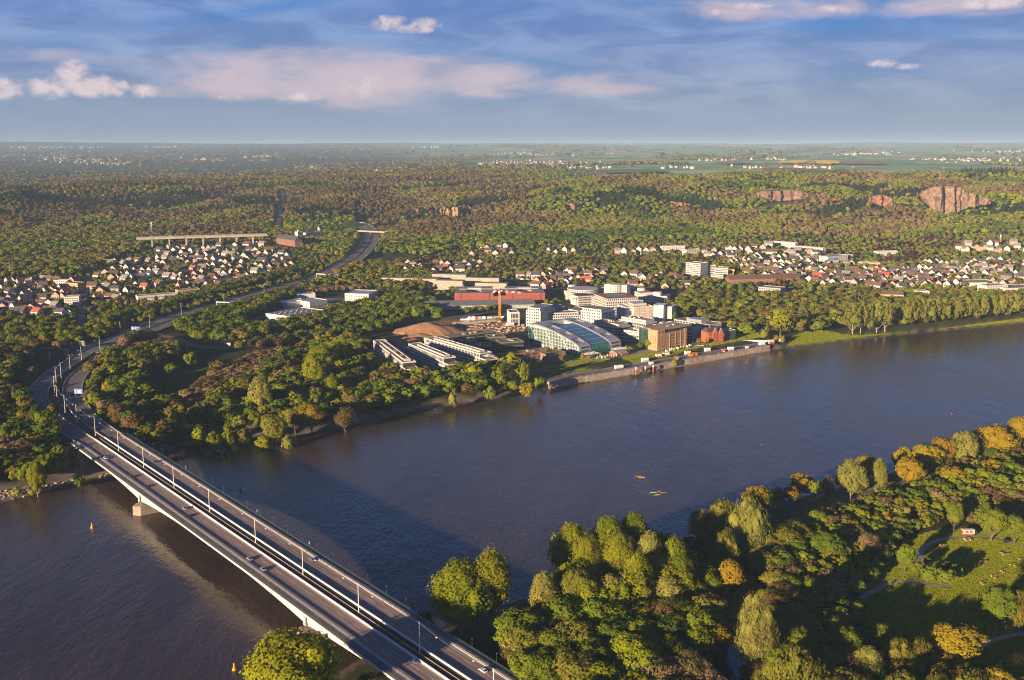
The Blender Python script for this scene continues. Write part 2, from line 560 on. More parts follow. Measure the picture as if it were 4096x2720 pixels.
# ------------------------------------------------------------------ ground sheet
PARK = pxpoly([(3420, 2430), (3480, 2330), (3590, 2200), (3640, 2150), (3757, 2120), (4000, 2110), (4300, 2120), (4300, 2500), (3990, 2600), (3757, 2640), (3580, 2640), (3490, 2540)], 6.3)
PARK_GRASS = [PARK,
              pxpoly([(2890, 2330), (3010, 2290), (3060, 2420), (3020, 2570), (2880, 2570)], 6.3),
              pxpoly([(3080, 2110), (3330, 2000), (3560, 1930), (3700, 1880), (3730, 1920), (3500, 2010), (3300, 2080), (3150, 2160)], 6.3),
              pxpoly([(3820, 2660), (4000, 2560), (4200, 2530), (4300, 2720), (3900, 2780)], 6.3)]
LAWNS = [pxpoly([(2080, 1545), (2198, 1546), (2480, 1498), (2470, 1470), (2200, 1480), (2080, 1495)], 7),
         pxpoly([(2080, 1490), (2300, 1470), (2440, 1443), (2440, 1425), (2330, 1430), (2290, 1400), (2180, 1410), (2100, 1440)], 7),
         pxpoly([(2490, 1440), (2560, 1455), (2640, 1430), (2840, 1385), (2830, 1375), (2640, 1410), (2480, 1425)], 7),
         pxpoly([(2840, 1390), (3060, 1350), (3040, 1335), (2900, 1345), (2820, 1370)], 7),
         pxpoly([(3081, 1400), (3200, 1385), (3522, 1345), (4096, 1290), (4900, 1210), (4900, 1190), (4096, 1262), (3700, 1305), (3400, 1330), (3250, 1325), (3160, 1350), (3150, 1380)], 7)]
MEADOW = [pxpoly([(600, 1560), (640, 1520), (770, 1482), (890, 1462), (885, 1500), (815, 1545), (760, 1600), (715, 1650), (625, 1640), (585, 1600)], 8),
          pxpoly([(900, 1640), (960, 1600), (1020, 1560), (1010, 1590), (1000, 1640), (930, 1660)], 8)]
SITE = pxpoly([(1560, 1360), (1640, 1300), (1760, 1282), (1960, 1268), (2040, 1290), (2110, 1310), (2110, 1340), (2040, 1345), (1800, 1360), (1700, 1400), (1600, 1395)], 8)
CAMPUS = pxpoly([(1600, 1400), (1560, 1360), (1640, 1290), (2000, 1260), (2300, 1230), (2760, 1230), (2900, 1300), (2850, 1360), (2600, 1420), (2400, 1430), (2100, 1440), (1900, 1480), (1750, 1500), (1600, 1500), (1500, 1400)], 8)
TOWN = pxpoly([(-300, 1290), (-300, 1125), (340, 1100), (440, 1045), (640, 1000), (720, 978), (1060, 980), (1150, 1000), (1380, 1040), (1250, 1120), (900, 1200), (600, 1280), (300, 1300)], 12)
TOWN2 = pxpoly([(1500, 1180), (1500, 1060), (1850, 1010), (2300, 1000), (2700, 985), (3100, 970), (3600, 985), (4096, 960), (5200, 950), (5200, 1160), (4096, 1190), (3500, 1190), (2700, 1160), (2300, 1150), (1800, 1140)], 12)

def make_ground():
    az = np.linspace(-1.02, 1.02, 460)
    r = [170.0]
    while r[-1] < 40000:
        r.append(r[-1] * (1.0125 if r[-1] < 6000 else 1.022) + 0.0)
    r = np.array(r)
    A, R = np.meshgrid(az, r)
    X, Y = R * np.sin(A), R * np.cos(A)
    Z = zf(X.ravel(), Y.ravel()).reshape(X.shape)
    n, m = X.shape
    idx = np.arange(n * m).reshape(n, m)
    F = np.stack([idx[:-1, :-1], idx[:-1, 1:], idx[1:, 1:], idx[1:, :-1]], -1).reshape(-1, 4)
    x, y, z = X.ravel(), Y.ravel(), Z.ravel()
    me = np_mesh('ground', np.stack([x, y, z], 1), F, None, True)
    # land cover: the colour of what covers the ground
    c = np.tile(np.array([0.060, 0.066, 0.024]), (len(x), 1))              # forest floor
    def put(mask, col, j=0.15):
        c[mask] = np.array(col)
    near = y < 2600
    sd = np.full(x.shape, 1e4); fs = np.ones(x.shape, bool)
    k = y < 1800
    sd[k], fs[k] = signed_river(x[k], y[k])
    for p in (TOWN, TOWN2):
        put(inside(p, x, y), (0.075, 0.080, 0.045))
    put(inside(CAMPUS, x, y), (0.11, 0.10, 0.075))
    put(inside(SITE, x, y), (0.34, 0.185, 0.10))
    for p in LAWNS:
        put(inside(p, x, y), (0.190, 0.220, 0.028))
    for p in MEADOW:
        put(inside(p, x, y), (0.090, 0.170, 0.030))
    for p in PARK_GRASS:
        put(inside(p, x, y), (0.190, 0.225, 0.018))
    put((sd < 9) & fs & ~((x < -120) & (y < 1050)) & (x < 330), (0.25, 0.185, 0.14))
    put((sd < 3.5) & fs & (x >= 330), (0.27, 0.19, 0.14))
    put((sd < 27) & fs & (x < -120) & (y < 1050), (0.27, 0.22, 0.19))
    put((sd < 6) & ~fs, (0.16, 0.12, 0.085))
    put(sd < -0.5, (0.07, 0.05, 0.035))
    at = me.attributes.new('cover', 'FLOAT_COLOR', 'POINT')
    at.data.foreach_set('color', np.hstack([c, np.ones((len(c), 1))]).astype(np.float32).ravel())
    fm = np.clip((y - 3400) / 200, 0, 1) * np.clip((2048 + 4096 * x / y - 1900) / 500 + np.clip((y - 6500) / 3000, 0, 1), 0, 1)
    at = me.attributes.new('farmland', 'FLOAT', 'POINT')
    at.data.foreach_set('value', fm.astype(np.float32))
    mt = bpy.data.materials.new('ground')
    mt.use_nodes = True
    k = NT(mt.node_tree)
    b = mt.node_tree.nodes['Principled BSDF']
    b.inputs['Roughness'].default_value = 0.95
    b.inputs['Specular IOR Level'].default_value = 0.1
    geo = k.n('ShaderNodeNewGeometry')
    a1 = k.n('ShaderNodeAttribute', attribute_name='cover')
    a2 = k.n('ShaderNodeAttribute', attribute_name='farmland')
    mp = k.n('ShaderNodeMapping')
    mp.inputs['Scale'].default_value = (1 / 330, 1 / 420, 0)
    mp.inputs['Rotation'].default_value = (0, 0, 0.35)
    k.l(geo.outputs['Position'], mp.inputs[0])
    vo = k.n('ShaderNodeTexVoronoi', Scale=1.0, Randomness=0.8)
    vo.distance = 'MINKOWSKI'
    vo.inputs['Exponent'].default_value = 4.0
    k.l(mp.outputs[0], vo.inputs['Vector'])
    sc = k.n('ShaderNodeSeparateColor')
    k.l(vo.outputs['Color'], sc.inputs[0])
    cr = k.n('ShaderNodeValToRGB')
    el = cr.color_ramp
    el.interpolation = 'CONSTANT'
    stops = [(0.0, (0.207, 0.376, 0.140)), (0.26, (0.325, 0.482, 0.201)), (0.42, (0.550, 0.402, 0.302)), (0.55, (0.253, 0.420, 0.163)), (0.70, (0.550, 0.496, 0.317)), (0.80, (0.170, 0.281, 0.125)), (0.93, (0.516, 0.550, 0.269))]
    el.elements[0].position, el.elements[0].color = stops[0][0], (*stops[0][1], 1)
    el.elements[1].position, el.elements[1].color = stops[1][0], (*stops[1][1], 1)
    for p, col in stops[2:]:
        e = el.elements.new(p)
        e.color = (*col, 1)
    k.l(sc.outputs[0], cr.inputs[0])
    n1 = k.n('ShaderNodeTexNoise', Scale=0.09, Detail=6.0, Roughness=0.65)
    k.l(geo.outputs['Position'], n1.inputs['Vector'])
    n2 = k.n('ShaderNodeTexNoise', Scale=0.9, Detail=3.0, Roughness=0.7)
    k.l(geo.outputs['Position'], n2.inputs['Vector'])
    c0 = k.mix(a2.outputs['Fac'], a1.outputs['Color'], cr.outputs[0])
    c1 = k.mix(k.ramp(n1.outputs[0], 0.35, 0.68), c0, k.mix(1.0, c0, (0.62, 0.66, 0.60), 'MULTIPLY'))
    c2 = k.mix(k.math('MULTIPLY', k.ramp(n2.outputs[0], 0.45, 0.75), 0.5), c1, k.mix(1.0, c1, (1.25, 1.2, 1.1), 'MULTIPLY'))
    k.l(c2, b.inputs['Base Color'])
    bp = k.n('ShaderNodeBump', Strength=0.35, Distance=0.4)
    k.l(n2.outputs[0], bp.inputs['Height'])
    k.l(bp.outputs[0], b.inputs['Normal'])
    me.materials.append(mt)
    o = link('ground', me)
    o['kind'] = 'structure'
make_ground()

def make_river():
    m = bpy.data.materials.new('river_water')
    m.use_nodes = True
    k = NT(m.node_tree)
    b = m.node_tree.nodes['Principled BSDF']
    geo = k.n('ShaderNodeNewGeometry')
    mp = k.n('ShaderNodeMapping')
    mp.inputs['Rotation'].default_value = (0, 0, 0.5)
    mp.inputs['Scale'].default_value = (1.0, 0.45, 1.0)
    k.l(geo.outputs['Position'], mp.inputs[0])
    def nz(scale, det, rough=0.6):
        n = k.n('ShaderNodeTexNoise', Scale=scale, Detail=det, Roughness=rough)
        k.l(mp.outputs[0], n.inputs['Vector'])
        return n.outputs[0]
    big = nz(0.009, 5.0)
    mid = nz(0.075, 4.0)
    fine = nz(0.42, 5.0, 0.65)
    col = k.mix(k.ramp(big, 0.35, 0.65), (0.052, 0.036, 0.027), (0.078, 0.054, 0.040))
    k.l(col, b.inputs['Base Color'])
    b.inputs['IOR'].default_value = 1.333
    b.inputs['Specular IOR Level'].default_value = 0.85
    k.l(k.math('MULTIPLY_ADD', k.ramp(big, 0.3, 0.7), 0.10, 0.11), b.inputs['Roughness'])
    h = k.math('ADD', k.math('MULTIPLY', mid, 1.0), k.math('MULTIPLY', fine, k.math('MULTIPLY_ADD', k.ramp(big, 0.3, 0.7), 0.46, 0.16)))
    bp = k.n('ShaderNodeBump', Strength=0.6, Distance=1.3)
    k.l(h, bp.inputs['Height'])
    k.l(bp.outputs[0], b.inputs['Normal'])
    mb = MB()
    xs = np.linspace(-2600, 2600, 14)
    ys = np.linspace(120, 2300, 10)
    for i in range(13):
        for j in range(9):
            mb.add([(xs[i], ys[j], 0), (xs[i + 1], ys[j], 0), (xs[i + 1], ys[j + 1], 0), (xs[i], ys[j + 1], 0)], [(0, 1, 2, 3)])
    mb.build('river', m, kind='structure')
make_river()

# ------------------------------------------------------------------ materials for roads
M_ASPH = mat('asphalt', (0.185, 0.145, 0.130), 0.85, 0.22, 0.12, coord='World', detail=6)
M_ASPH2 = mat('asphalt_worn', (0.235, 0.180, 0.158), 0.85, 0.25, 0.09, coord='World', detail=6)
M_LANE = mat('asphalt_lanes', (0.310, 0.225, 0.188), 0.85, 0.28, 1.0, coord='Object', detail=5)
for nd in M_LANE.node_tree.nodes:
    if nd.type == 'TEX_NOISE':
        mp_ = M_LANE.node_tree.nodes.new('ShaderNodeMapping')
        mp_.inputs['Scale'].default_value = (0.012, 0.75, 1.0)
        tc_ = M_LANE.node_tree.nodes.new('ShaderNodeTexCoord')
        M_LANE.node_tree.links.new(tc_.outputs['Object'], mp_.inputs[0])
        M_LANE.node_tree.links.new(mp_.outputs[0], nd.inputs['Vector'])
M_MARK = mat('road_paint', (0.62, 0.60, 0.56), 0.7, 0.12, 0.8)
M_CONC = mat('concrete', (0.42, 0.36, 0.30), 0.85, 0.22, 0.25, coord='World')
M_CONCD = mat('dark_concrete', (0.22, 0.20, 0.18), 0.9, 0.2, 0.3, coord='World')
M_WSTEEL = mat('white_steel', (0.66, 0.63, 0.58), 0.5, 0.12, 0.3, coord='World')
M_BSTEEL = mat('pale_blue_steel', (0.34, 0.42, 0.47), 0.5, 0.2, 0.3, coord='World')
M_GALV = mat('galvanised_steel', (0.46, 0.46, 0.46), 0.45, 0.15, 0.5, metal=0.5)
M_BALLAST = mat('ballast', (0.045, 0.030, 0.024), 0.95, 0.4, 1.2, coord='World')
M_RAIL = mat('rail_steel', (0.30, 0.20, 0.14), 0.4, 0.2, 0.5, metal=0.6)
M_PATH = mat('path_gravel', (0.36, 0.29, 0.23), 0.9, 0.18, 0.3, coord='World')
M_PAVE = mat('paving', (0.30, 0.26, 0.23), 0.9, 0.2, 0.25, coord='World')
M_STONE = mat('river_stone', (0.38, 0.28, 0.21), 0.9, 0.35, 0.35, coord='World', bump=0.3)
M_BLACK = mat('black_paint', (0.02, 0.02, 0.022), 0.4, 0.2, 0.5)
M_BLUE = mat('sign_blue', (0.015, 0.13, 0.55), 0.5, 0.06, 0.5)
M_WHITE = mat('white_paint', (0.78, 0.76, 0.73), 0.6, 0.06, 0.5)
M_GLASSD = mat('dark_glass', (0.03, 0.045, 0.055), 0.12, 0.4, 0.25, spec=0.8)
M_GREENSTEEL = mat('green_railing', (0.07, 0.12, 0.10), 0.6, 0.2, 0.5)

def strip_mesh(L, a, b, dz=0.0, zfun=None):
    """flat ribbon along L between offsets a and b (numbers or arrays, to the right of travel)"""
    N = normals2(L)
    a = np.broadcast_to(a, len(L)); b = np.broadcast_to(b, len(L))
    A = np.column_stack([L[:, :2] + N * a[:, None], L[:, 2] + dz])
    B = np.column_stack([L[:, :2] + N * b[:, None], L[:, 2] + dz])
    if zfun is not None:
        A[:, 2] = zfun(A[:, 0], A[:, 1]) + dz
        B[:, 2] = zfun(B[:, 0], B[:, 1]) + dz
    V = np.empty((2 * len(L), 3)); V[0::2] = A; V[1::2] = B
    i = np.arange(len(L) - 1) * 2
    return V, np.stack([i, i + 1, i + 3, i + 2], 1)

def solid_strip(mb, L, a, b, z0, z1):
    """a bar of rectangular section following L"""
    N = normals2(L)
    a = np.broadcast_to(a, len(L)); b = np.broadcast_to(b, len(L))
    n = len(L)
    vs = []
    for off, dz in ((a, z0), (b, z0), (b, z1), (a, z1)):
        q = np.column_stack([L[:, :2] + N * off[:, None], L[:, 2] + dz])
        vs += [tuple(p) for p in q]
    fs = []
    for i in range(n - 1):
        for k in range(4):
            k2 = (k + 1) % 4
            fs.append((k * n + i, k2 * n + i, k2 * n + i + 1, k * n + i + 1))
    fs += [(0, 3 * n, 2 * n, n), (n - 1, 2 * n - 1, 3 * n - 1, 4 * n - 1)]
    mb.add(vs, fs)
    return mb

# ------------------------------------------------------------------ the bridge
def make_bridge():
    S0, S1 = -762.0, -110.0
    root = empty('road_bridge', BP(S0, 225.3, 0), math.atan2(BD[1], BD[0]),
                 'long white steel river bridge carrying two carriageways and a tram line', 'bridge')
    # local frame: x along the bridge towards the near bank, y to the left of it (upstream is -y): y = 225.3-n mirrored below
    Lx = S1 - S0
    def Yn(n):
        return n - 225.3                            # BN is 90 degrees to the left of BD, so +y is downstream
    p1, p2 = -629 - S0, -409 - S0
    def zbot(x):
        """underside of the girders: haunched over the piers"""
        d = min(abs(x - p1), abs(x - p2))
        span = 110.0
        t = max(0.0, 1 - d / span)
        return 12.4 - 4.2 * t ** 2.2
    xs = [0, 20] + list(np.linspace(30, p1 - 20, 8)) + list(np.linspace(p1 - 16, p1 + 16, 9)) + list(np.linspace(p1 + 22, p2 - 22, 16)) + list(np.linspace(p2 - 16, p2 + 16, 9)) + list(np.linspace(p2 + 22, Lx, 12))
    bx(0, Lx, Yn(205.4), Yn(245.4), 15.35, 15.97).build('deck', M_CONC, root)
    bx(0, Lx, Yn(205.25), Yn(205.39), 15.0, 16.12).build('fascia', M_WSTEEL, root)
    bx(0, Lx, Yn(245.41), Yn(245.55), 15.0, 16.12).build('fascia', M_WSTEEL, root)
    for (a, b) in ((207.4, 220.0), (230.6, 243.2)):
        mb = MB()
        n = len(xs)
        vs, fs = [], []
        for x in xs:
            zb = zbot(x)
            vs += [(x, Yn(a), 15.34), (x, Yn(a + 0.9), zb), (x, Yn(b - 0.9), zb), (x, Yn(b), 15.34)]
        for i in range(n - 1):
            for k in range(4):
                k2 = (k + 1) % 4
                fs.append((4 * i + k, 4 * i + 4 + k, 4 * i + 4 + k2, 4 * i + k2))
        fs += [(0, 1, 2, 3), (4 * n - 1, 4 * n - 2, 4 * n - 3, 4 * n - 4)]
        mb.add(vs, fs)
        mb.build('girder', M_WSTEEL, root)
    # carriageways, tram bed
    for (a, b) in ((210.1, 221.4), (229.1, 241.0)):
        bx(0, Lx, Yn(a), Yn(b), 15.971, 16.03).build('carriageway', M_LANE, root)
    for (a, b) in ((205.6, 209.4), (241.7, 245.2)):
        bx(0, Lx, Yn(a), Yn(b), 15.971, 16.10).build('footway', mat('footway', (0.20, 0.165, 0.15), 0.9, 0.2, 0.2, coord='World'), root)
    bx(0, Lx, Yn(222.1), Yn(228.4), 15.971, 16.01).build('track_bed', M_BALLAST, root)
    for c in (223.75, 226.75):
        for s in (-0.72, 0.72):
            bx(0, Lx, Yn(c + s - 0.07), Yn(c + s + 0.07), 16.012, 16.2).build('rail', M_RAIL, root)
    # low concrete walls and crash barriers (run the length of the bridge)
    for a in (221.55, 228.55):
        bx(0, Lx, Yn(a), Yn(a + 0.42), 15.972, 16.95).build('parapet_wall', M_WHITE, root)
    bx(0, Lx, Yn(225.2), Yn(225.34), 16.012, 16.6).build('cable_trough', M_CONC, root)
    for a in (209.5, 241.15):
        mb = bx(0, Lx, Yn(a), Yn(a + 0.34), 16.5, 16.82)
        for x in np.arange(1, Lx, 4.0):
            mb.box(x, x + .16, Yn(a + .1), Yn(a + .24), 15.98, 16.5)
        mb.build('crash_barrier', M_GALV, root)
        bx(0, Lx, Yn(a - 0.18), Yn(a - 0.02), 15.973, 16.2).build('kerb', M_WHITE, root)
    for a in (205.45, 245.25):
        mb = MB()
        for z in (16.45, 16.8, 17.15):
            mb.box(0, Lx, Yn(a), Yn(a) + .06, z, z + .06)
        for x in np.arange(1, Lx, 2.5):
            mb.box(x, x + .07, Yn(a) + .061, Yn(a) + .13, 16.1, 17.2)
        mb.build('railing', M_GREENSTEEL, root)
    # markings: solid edge lines, every dash a piece
    for a in (210.6, 220.9, 229.6, 240.5):
        bx(0, Lx, Yn(a), Yn(a + 0.22), 16.031, 16.036).build('edge_line', M_MARK, root)
    me = bx(0, 6.5, -0.12, 0.12, 0, 0.005).mesh('lane_dash', M_MARK)
    for a in (213.9, 217.5, 233.2, 237.0):
        for x in np.arange(4 + (a % 3) * 3, Lx - 8, 15.5):
            link('lane_dash', me, root, (x, Yn(a), 16.031))
    me = bx(0, 0.25, 0, 11.0, 0, 0.004).mesh('expansion_joint', M_BLACK)
    for x in (p1 - 110, p2 + 124):
        link('expansion_joint', me, root, (x, Yn(210.3), 16.032))
        link('expansion_joint', me, root, (x, Yn(229.6), 16.032))
    # piers: stone cutwater block, bearings, steel frame under each girder
    for xc in (p1, p2):
        z0 = -3
        poly = [(xc - 4.6, Yn(206)), (xc, Yn(202.5)), (xc + 4.6, Yn(206)), (xc + 4.6, Yn(245)), (xc, Yn(248.5)), (xc - 4.6, Yn(245))]
        mb = MB()
        top = [(xc + (x - xc) * 0.9, y * 0.985) for x, y in poly]
        n = 6
        mb.add([(x, y, z0) for x, y in poly] + [(x, y, 6.0) for x, y in top],
               [(i, (i + 1) % n, n + (i + 1) % n, n + i) for i in range(n)] + [tuple(range(n - 1, -1, -1)), tuple(range(n, 2 * n))])
        pier = mb.build('pier', mat('pier_stone', (0.36, 0.28, 0.21), 0.9, 0.25, 0.35, coord='World', bump=0.2), root)
        for dz in (1.6, 3.4, 5.2):
            MB().prism([(xc + (x - xc) * 1.012, y * 1.002) for x, y in [(xc + (x - xc) * (1 - 0.1 * (dz + 3) / 9), y * (1 - .015 * (dz + 3) / 9)) for x, y in poly]], dz, dz + 0.14).build('stone_course', M_CONCD, pier)
        for nn in (213.7, 236.9):
            bx(xc - 1.6, xc + 1.6, Yn(nn) - 3.0, Yn(nn) + 3.0, 6.0, 7.0).build('bearing', M_BSTEEL, pier)
            bx(xc - 0.9, xc + 0.9, Yn(nn) - 4.6, Yn(nn) + 4.6, 7.0, 8.25).build('bearing_beam', M_BSTEEL, pier)
        for nn in (206.9, 219.6, 231.0, 243.7):
            mb = MB().prism([(xc - 1.2, Yn(nn)), (xc + 1.2, Yn(nn)), (xc + 1.2, Yn(nn) + .5), (xc - 1.2, Yn(nn) + .5)], 8.3, 15.3)
            mb.build('stiffener', M_BSTEEL, pier)
        if xc == p1:
            for q in (-2.2, 2.2):
                MB().tube((xc + q, Yn(207.5), 6.0), (xc + q, Yn(207.5), 8.8), .3).build('strut', M_BSTEEL, pier)
    # abutment on the far bank
    bx(-6, 3, Yn(204.8), Yn(246), 0.5, 15.3).build('abutment', M_CONC, root)
    return root
BRIDGE = make_bridge()

# ------------------------------------------------------------------ motorway beyond the bridge
def make_motorway():
    L = MW[iB - 1:]
    li, lo, ri, ro = L[:, 3], L[:, 4], L[:, 5], L[:, 6]
    root = empty('motorway', tuple(L[0, :3]), kind='structure')
    def part(name, V, F, m, kind=None):
        o = link(name, np_mesh(name, V - L[0, :3], F, m), root)
        if kind:
            o['kind'] = kind
        return o
    part('left_carriageway', *strip_mesh(L, -lo, -li, 0.0), M_ASPH)
    part('right_carriageway', *strip_mesh(L, ri, ro, 0.0), M_ASPH)
    cut = int(np.argmin(np.hypot(L[:, 0] - P(385, 1410, 12)[0], L[:, 1] - P(385, 1410, 12)[1])))
    T = L[:cut + 1].copy()
    T[:, 2] -= np.linspace(0, 2.4, len(T))
    T0 = L[:cut + 1]
    part('track_bed', *strip_mesh(T, -li[:cut + 1] + .3, ri[:cut + 1] - .3, 0.02), M_BALLAST)
    off = MB()
    N = np.array(L[0, :3])
    def loc(mb, name, m, kind=None):
        mb.v = [(x - N[0], y - N[1], z - N[2]) for x, y, z in mb.v]
        return mb.build(name, m, root, kind=kind)
    for c in (-1.55, 1.55):
        for s in (-.72, .72):
            loc(solid_strip(MB(), T, c + s - .07, c + s + .07, 0.03, 0.2), 'rail', M_RAIL)
    # retaining walls on both sides of the dipping track
    loc(solid_strip(MB(), T0, -li[:cut + 1] - .02, -li[:cut + 1] + .4, -2.6, 0.9), 'retaining_wall', M_CONC)
    loc(solid_strip(MB(), T0, ri[:cut + 1] - .4, ri[:cut + 1] + .02, -2.6, 0.55), 'retaining_wall', M_CONC)
    p = L[cut, :2]; t = L[cut, :2] - L[cut - 1, :2]; t = t / np.linalg.norm(t)
    G = np.array([[*p, L[cut, 2]], [*(p + t * 14), L[cut, 2]]])
    loc(solid_strip(MB(), G, -6, 6, -0.2, 0.5), 'tunnel_roof', M_CONCD)
    R = L[cut + 1:]
    loc(solid_strip(MB(), R, -1.9, 1.9, -0.2, 0.25), 'central_reserve', mat('verge_grass', (0.07, 0.09, 0.025), 0.95, 0.3, 0.2, coord='World'))
    for a in (-1.4, 1.3):
        loc(solid_strip(MB(), R, a, a + .15, 0.4, 0.75), 'crash_barrier', M_GALV)
    loc(solid_strip(MB(), L, -lo - .6, -lo - .3, -0.5, 0.8), 'crash_barrier', M_GALV)
    loc(solid_strip(MB(), L, ro + .3, ro + .6, -0.5, 0.8), 'crash_barrier', M_GALV)
    for a in (-lo + .45, -li - .7, ri + .5, ro - .7):
        V, F = strip_mesh(L, a, a + .25, 0.006)
        part('edge_line', V, F, M_MARK)
    # dashes
    dist = np.concatenate([[0], np.cumsum(np.linalg.norm(np.diff(L[:, :2], axis=0), axis=1))])
    NN = normals2(L)
    me = bx(0, 6.5, -0.13, 0.13, 0, 0.005).mesh('lane_dash', M_MARK)
    nd = 0
    for f, (a, b) in ((0.34, (li, lo)), (0.66, (li, lo)), (0.34, (ri, ro)), (0.66, (ri, ro))):
        sgn = -1 if a is li else 1
        for d in np.arange(5, min(dist[-1] - 10, 1300), 18.0):
            i = min(int(np.searchsorted(dist, d)), len(L) - 2)
            o = sgn * (a[i] + (b[i] - a[i]) * f)
            q = L[i, :2] + NN[i] * o
            tt = L[i + 1, :2] - L[i, :2]
            ob = link('lane_dash', me, root, (q[0] - N[0], q[1] - N[1], L[i, 2] - N[2] + .06), math.atan2(tt[1], tt[0]))
make_motorway()

def ground_ribbon(name, L, hw, m, dz=0.12, kind='structure', step=None):
    N = normals2(L)
    n = len(L)
    cols = [-hw, -hw * .33, hw * .33, hw]
    V = []
    for o in cols:
        q = L[:, :2] + N * o
        V.append(np.column_stack([q, zf(q[:, 0], q[:, 1]) + dz]))
    V = np.array(V)                                     # 4, n, 3
    V[:, :, 2] = np.maximum(V[:, :, 2], V[:, :, 2].mean(0)[None, :])
    F = []
    for k in range(3):
        i = np.arange(n - 1)
        F.append(np.stack([k * n + i, (k + 1) * n + i, (k + 1) * n + i + 1, k * n + i + 1], 1))
    o = link(name, np_mesh(name, V.reshape(-1, 3), np.vstack(F), m))
    o['kind'] = kind
    return o
for nm, (L, hw) in ROADS.items():
    ground_ribbon('road', L, hw, M_ASPH, 0.35)

def ground_patch(name, poly_px, m, dz=0.15, step=6.0, z=7.0, kind='structure', poly=None):
    """a sheet following the ground inside a polygon given in photograph pixels"""
    poly = np.array(pxpoly(poly_px, z) if poly is None else poly)
    # triangulate through a bmesh fill of the outline with a few subdivisions
    bm = bmesh.new()
    n = len(poly)
    vs = []
    for i in range(n):
        a, b = poly[i], poly[(i + 1) % n]
        k = max(1, int(np.linalg.norm(b - a) / step))
        for j in range(k):
            q = a + (b - a) * j / k
            vs.append(bm.verts.new((q[0], q[1], 0)))
    bm.faces.new(vs)
    bmesh.ops.triangulate(bm, faces=bm.faces[:])
    for _ in range(2 if step < 30 else 5):
        long = [e for e in bm.edges if e.calc_length() > step * 2]
        if not long:
            break
        bmesh.ops.subdivide_edges(bm, edges=long, cuts=1)
        bmesh.ops.triangulate(bm, faces=bm.faces[:])
    co = np.array([v.co[:] for v in bm.verts])
    zz = zf(co[:, 0], co[:, 1]) + dz
    for v, h in zip(bm.verts, zz):
        v.co.z = h
    me = bpy.data.meshes.new(name)
    bm.to_mesh(me); bm.free()
    me.materials.append(m)
    o = link(name, me)
    o['kind'] = kind
    return o
# ------------------------------------------------------------------ foliage
def leaf_mat(name, a, b, trans=0.30, objrand=0.22):
    a, b = (a[0] * 1.24, a[1] * 1.16, a[2]), (b[0] * 1.24, b[1] * 1.16, b[2])
    m = bpy.data.materials.new(name)
    m.use_nodes = True
    k = NT(m.node_tree)
    m.node_tree.nodes.remove(m.node_tree.nodes['Principled BSDF'])
    geo = k.n('ShaderNodeNewGeometry')
    nz = k.n('ShaderNodeTexNoise', Scale=0.22, Detail=4.0, Roughness=0.7)
    k.l(geo.outputs['Position'], nz.inputs['Vector'])
    c = k.mix(k.ramp(nz.outputs[0], 0.32, 0.68), a, b)
    oi = k.n('ShaderNodeObjectInfo')
    hs = k.n('ShaderNodeHueSaturation')
    k.l(c, hs.inputs['Color'])
    k.l(k.math('MULTIPLY_ADD', oi.outputs['Random'], objrand * 0.13, 0.5 - objrand * 0.065), hs.inputs['Hue'])
    r2 = k.math('FRACT', k.math('MULTIPLY', oi.outputs['Random'], 17.31))
    k.l(k.math('MULTIPLY_ADD', r2, objrand * 1.5, 1 - objrand * 0.75), hs.inputs['Value'])
    d = k.n('ShaderNodeBsdfDiffuse', Roughness=0.5)
    t = k.n('ShaderNodeBsdfTranslucent')
    k.l(hs.outputs[0], d.inputs['Color'])
    k.l(hs.outputs[0], t.inputs['Color'])
    mx = k.n('ShaderNodeMixShader')
    mx.inputs[0].default_value = trans
    k.l(d.outputs[0], mx.inputs[1])
    k.l(t.outputs[0], mx.inputs[2])
    k.l(mx.outputs[0], m.node_tree.nodes['Material Output'].inputs['Surface'])
    return m

LM = {'green': leaf_mat('leaf_green', (0.105, 0.155, 0.014), (0.175, 0.225, 0.02)),
      'dark': leaf_mat('leaf_dark', (0.062, 0.1, 0.013), (0.1, 0.145, 0.017)),
      'lime': leaf_mat('leaf_lime', (0.165, 0.205, 0.012), (0.24, 0.265, 0.018)),
      'olive': leaf_mat('leaf_olive', (0.15, 0.155, 0.025), (0.22, 0.22, 0.035)),
      'pale': leaf_mat('leaf_pale', (0.185, 0.195, 0.048), (0.27, 0.265, 0.068)),
      'gold': leaf_mat('leaf_gold', (0.215, 0.175, 0.014), (0.3, 0.235, 0.02)),
      'brown': leaf_mat('leaf_brown', (0.12, 0.092, 0.036), (0.175, 0.13, 0.052)),
      'pink': leaf_mat('leaf_pinkish', (0.200, 0.150, 0.082), (0.270, 0.200, 0.108)),
      'fir': leaf_mat('needle_dark', (0.024, 0.04, 0.014), (0.04, 0.056, 0.02)),
      'sage': leaf_mat('leaf_sage', (0.135, 0.155, 0.026), (0.2, 0.21, 0.038)),
      'copper': leaf_mat('leaf_copper', (0.06, 0.014, 0.013), (0.1, 0.022, 0.018))}
M_BARK = mat('bark', (0.16, 0.115, 0.075), 0.95, 0.3, 0.6)
M_BARKP = mat('pale_bark', (0.32, 0.25, 0.18), 0.95, 0.3, 0.6)

def ico(n=1):
    bm = bmesh.new()
    bmesh.ops.create_icosphere(bm, subdivisions=n, radius=1)
    V = np.array([v.co[:] for v in bm.verts]); F = np.array([[v.index for v in f.verts] for f in bm.faces])
    bm.free()
    return V, F
ICO1, ICO2 = ico(1), ico(2)

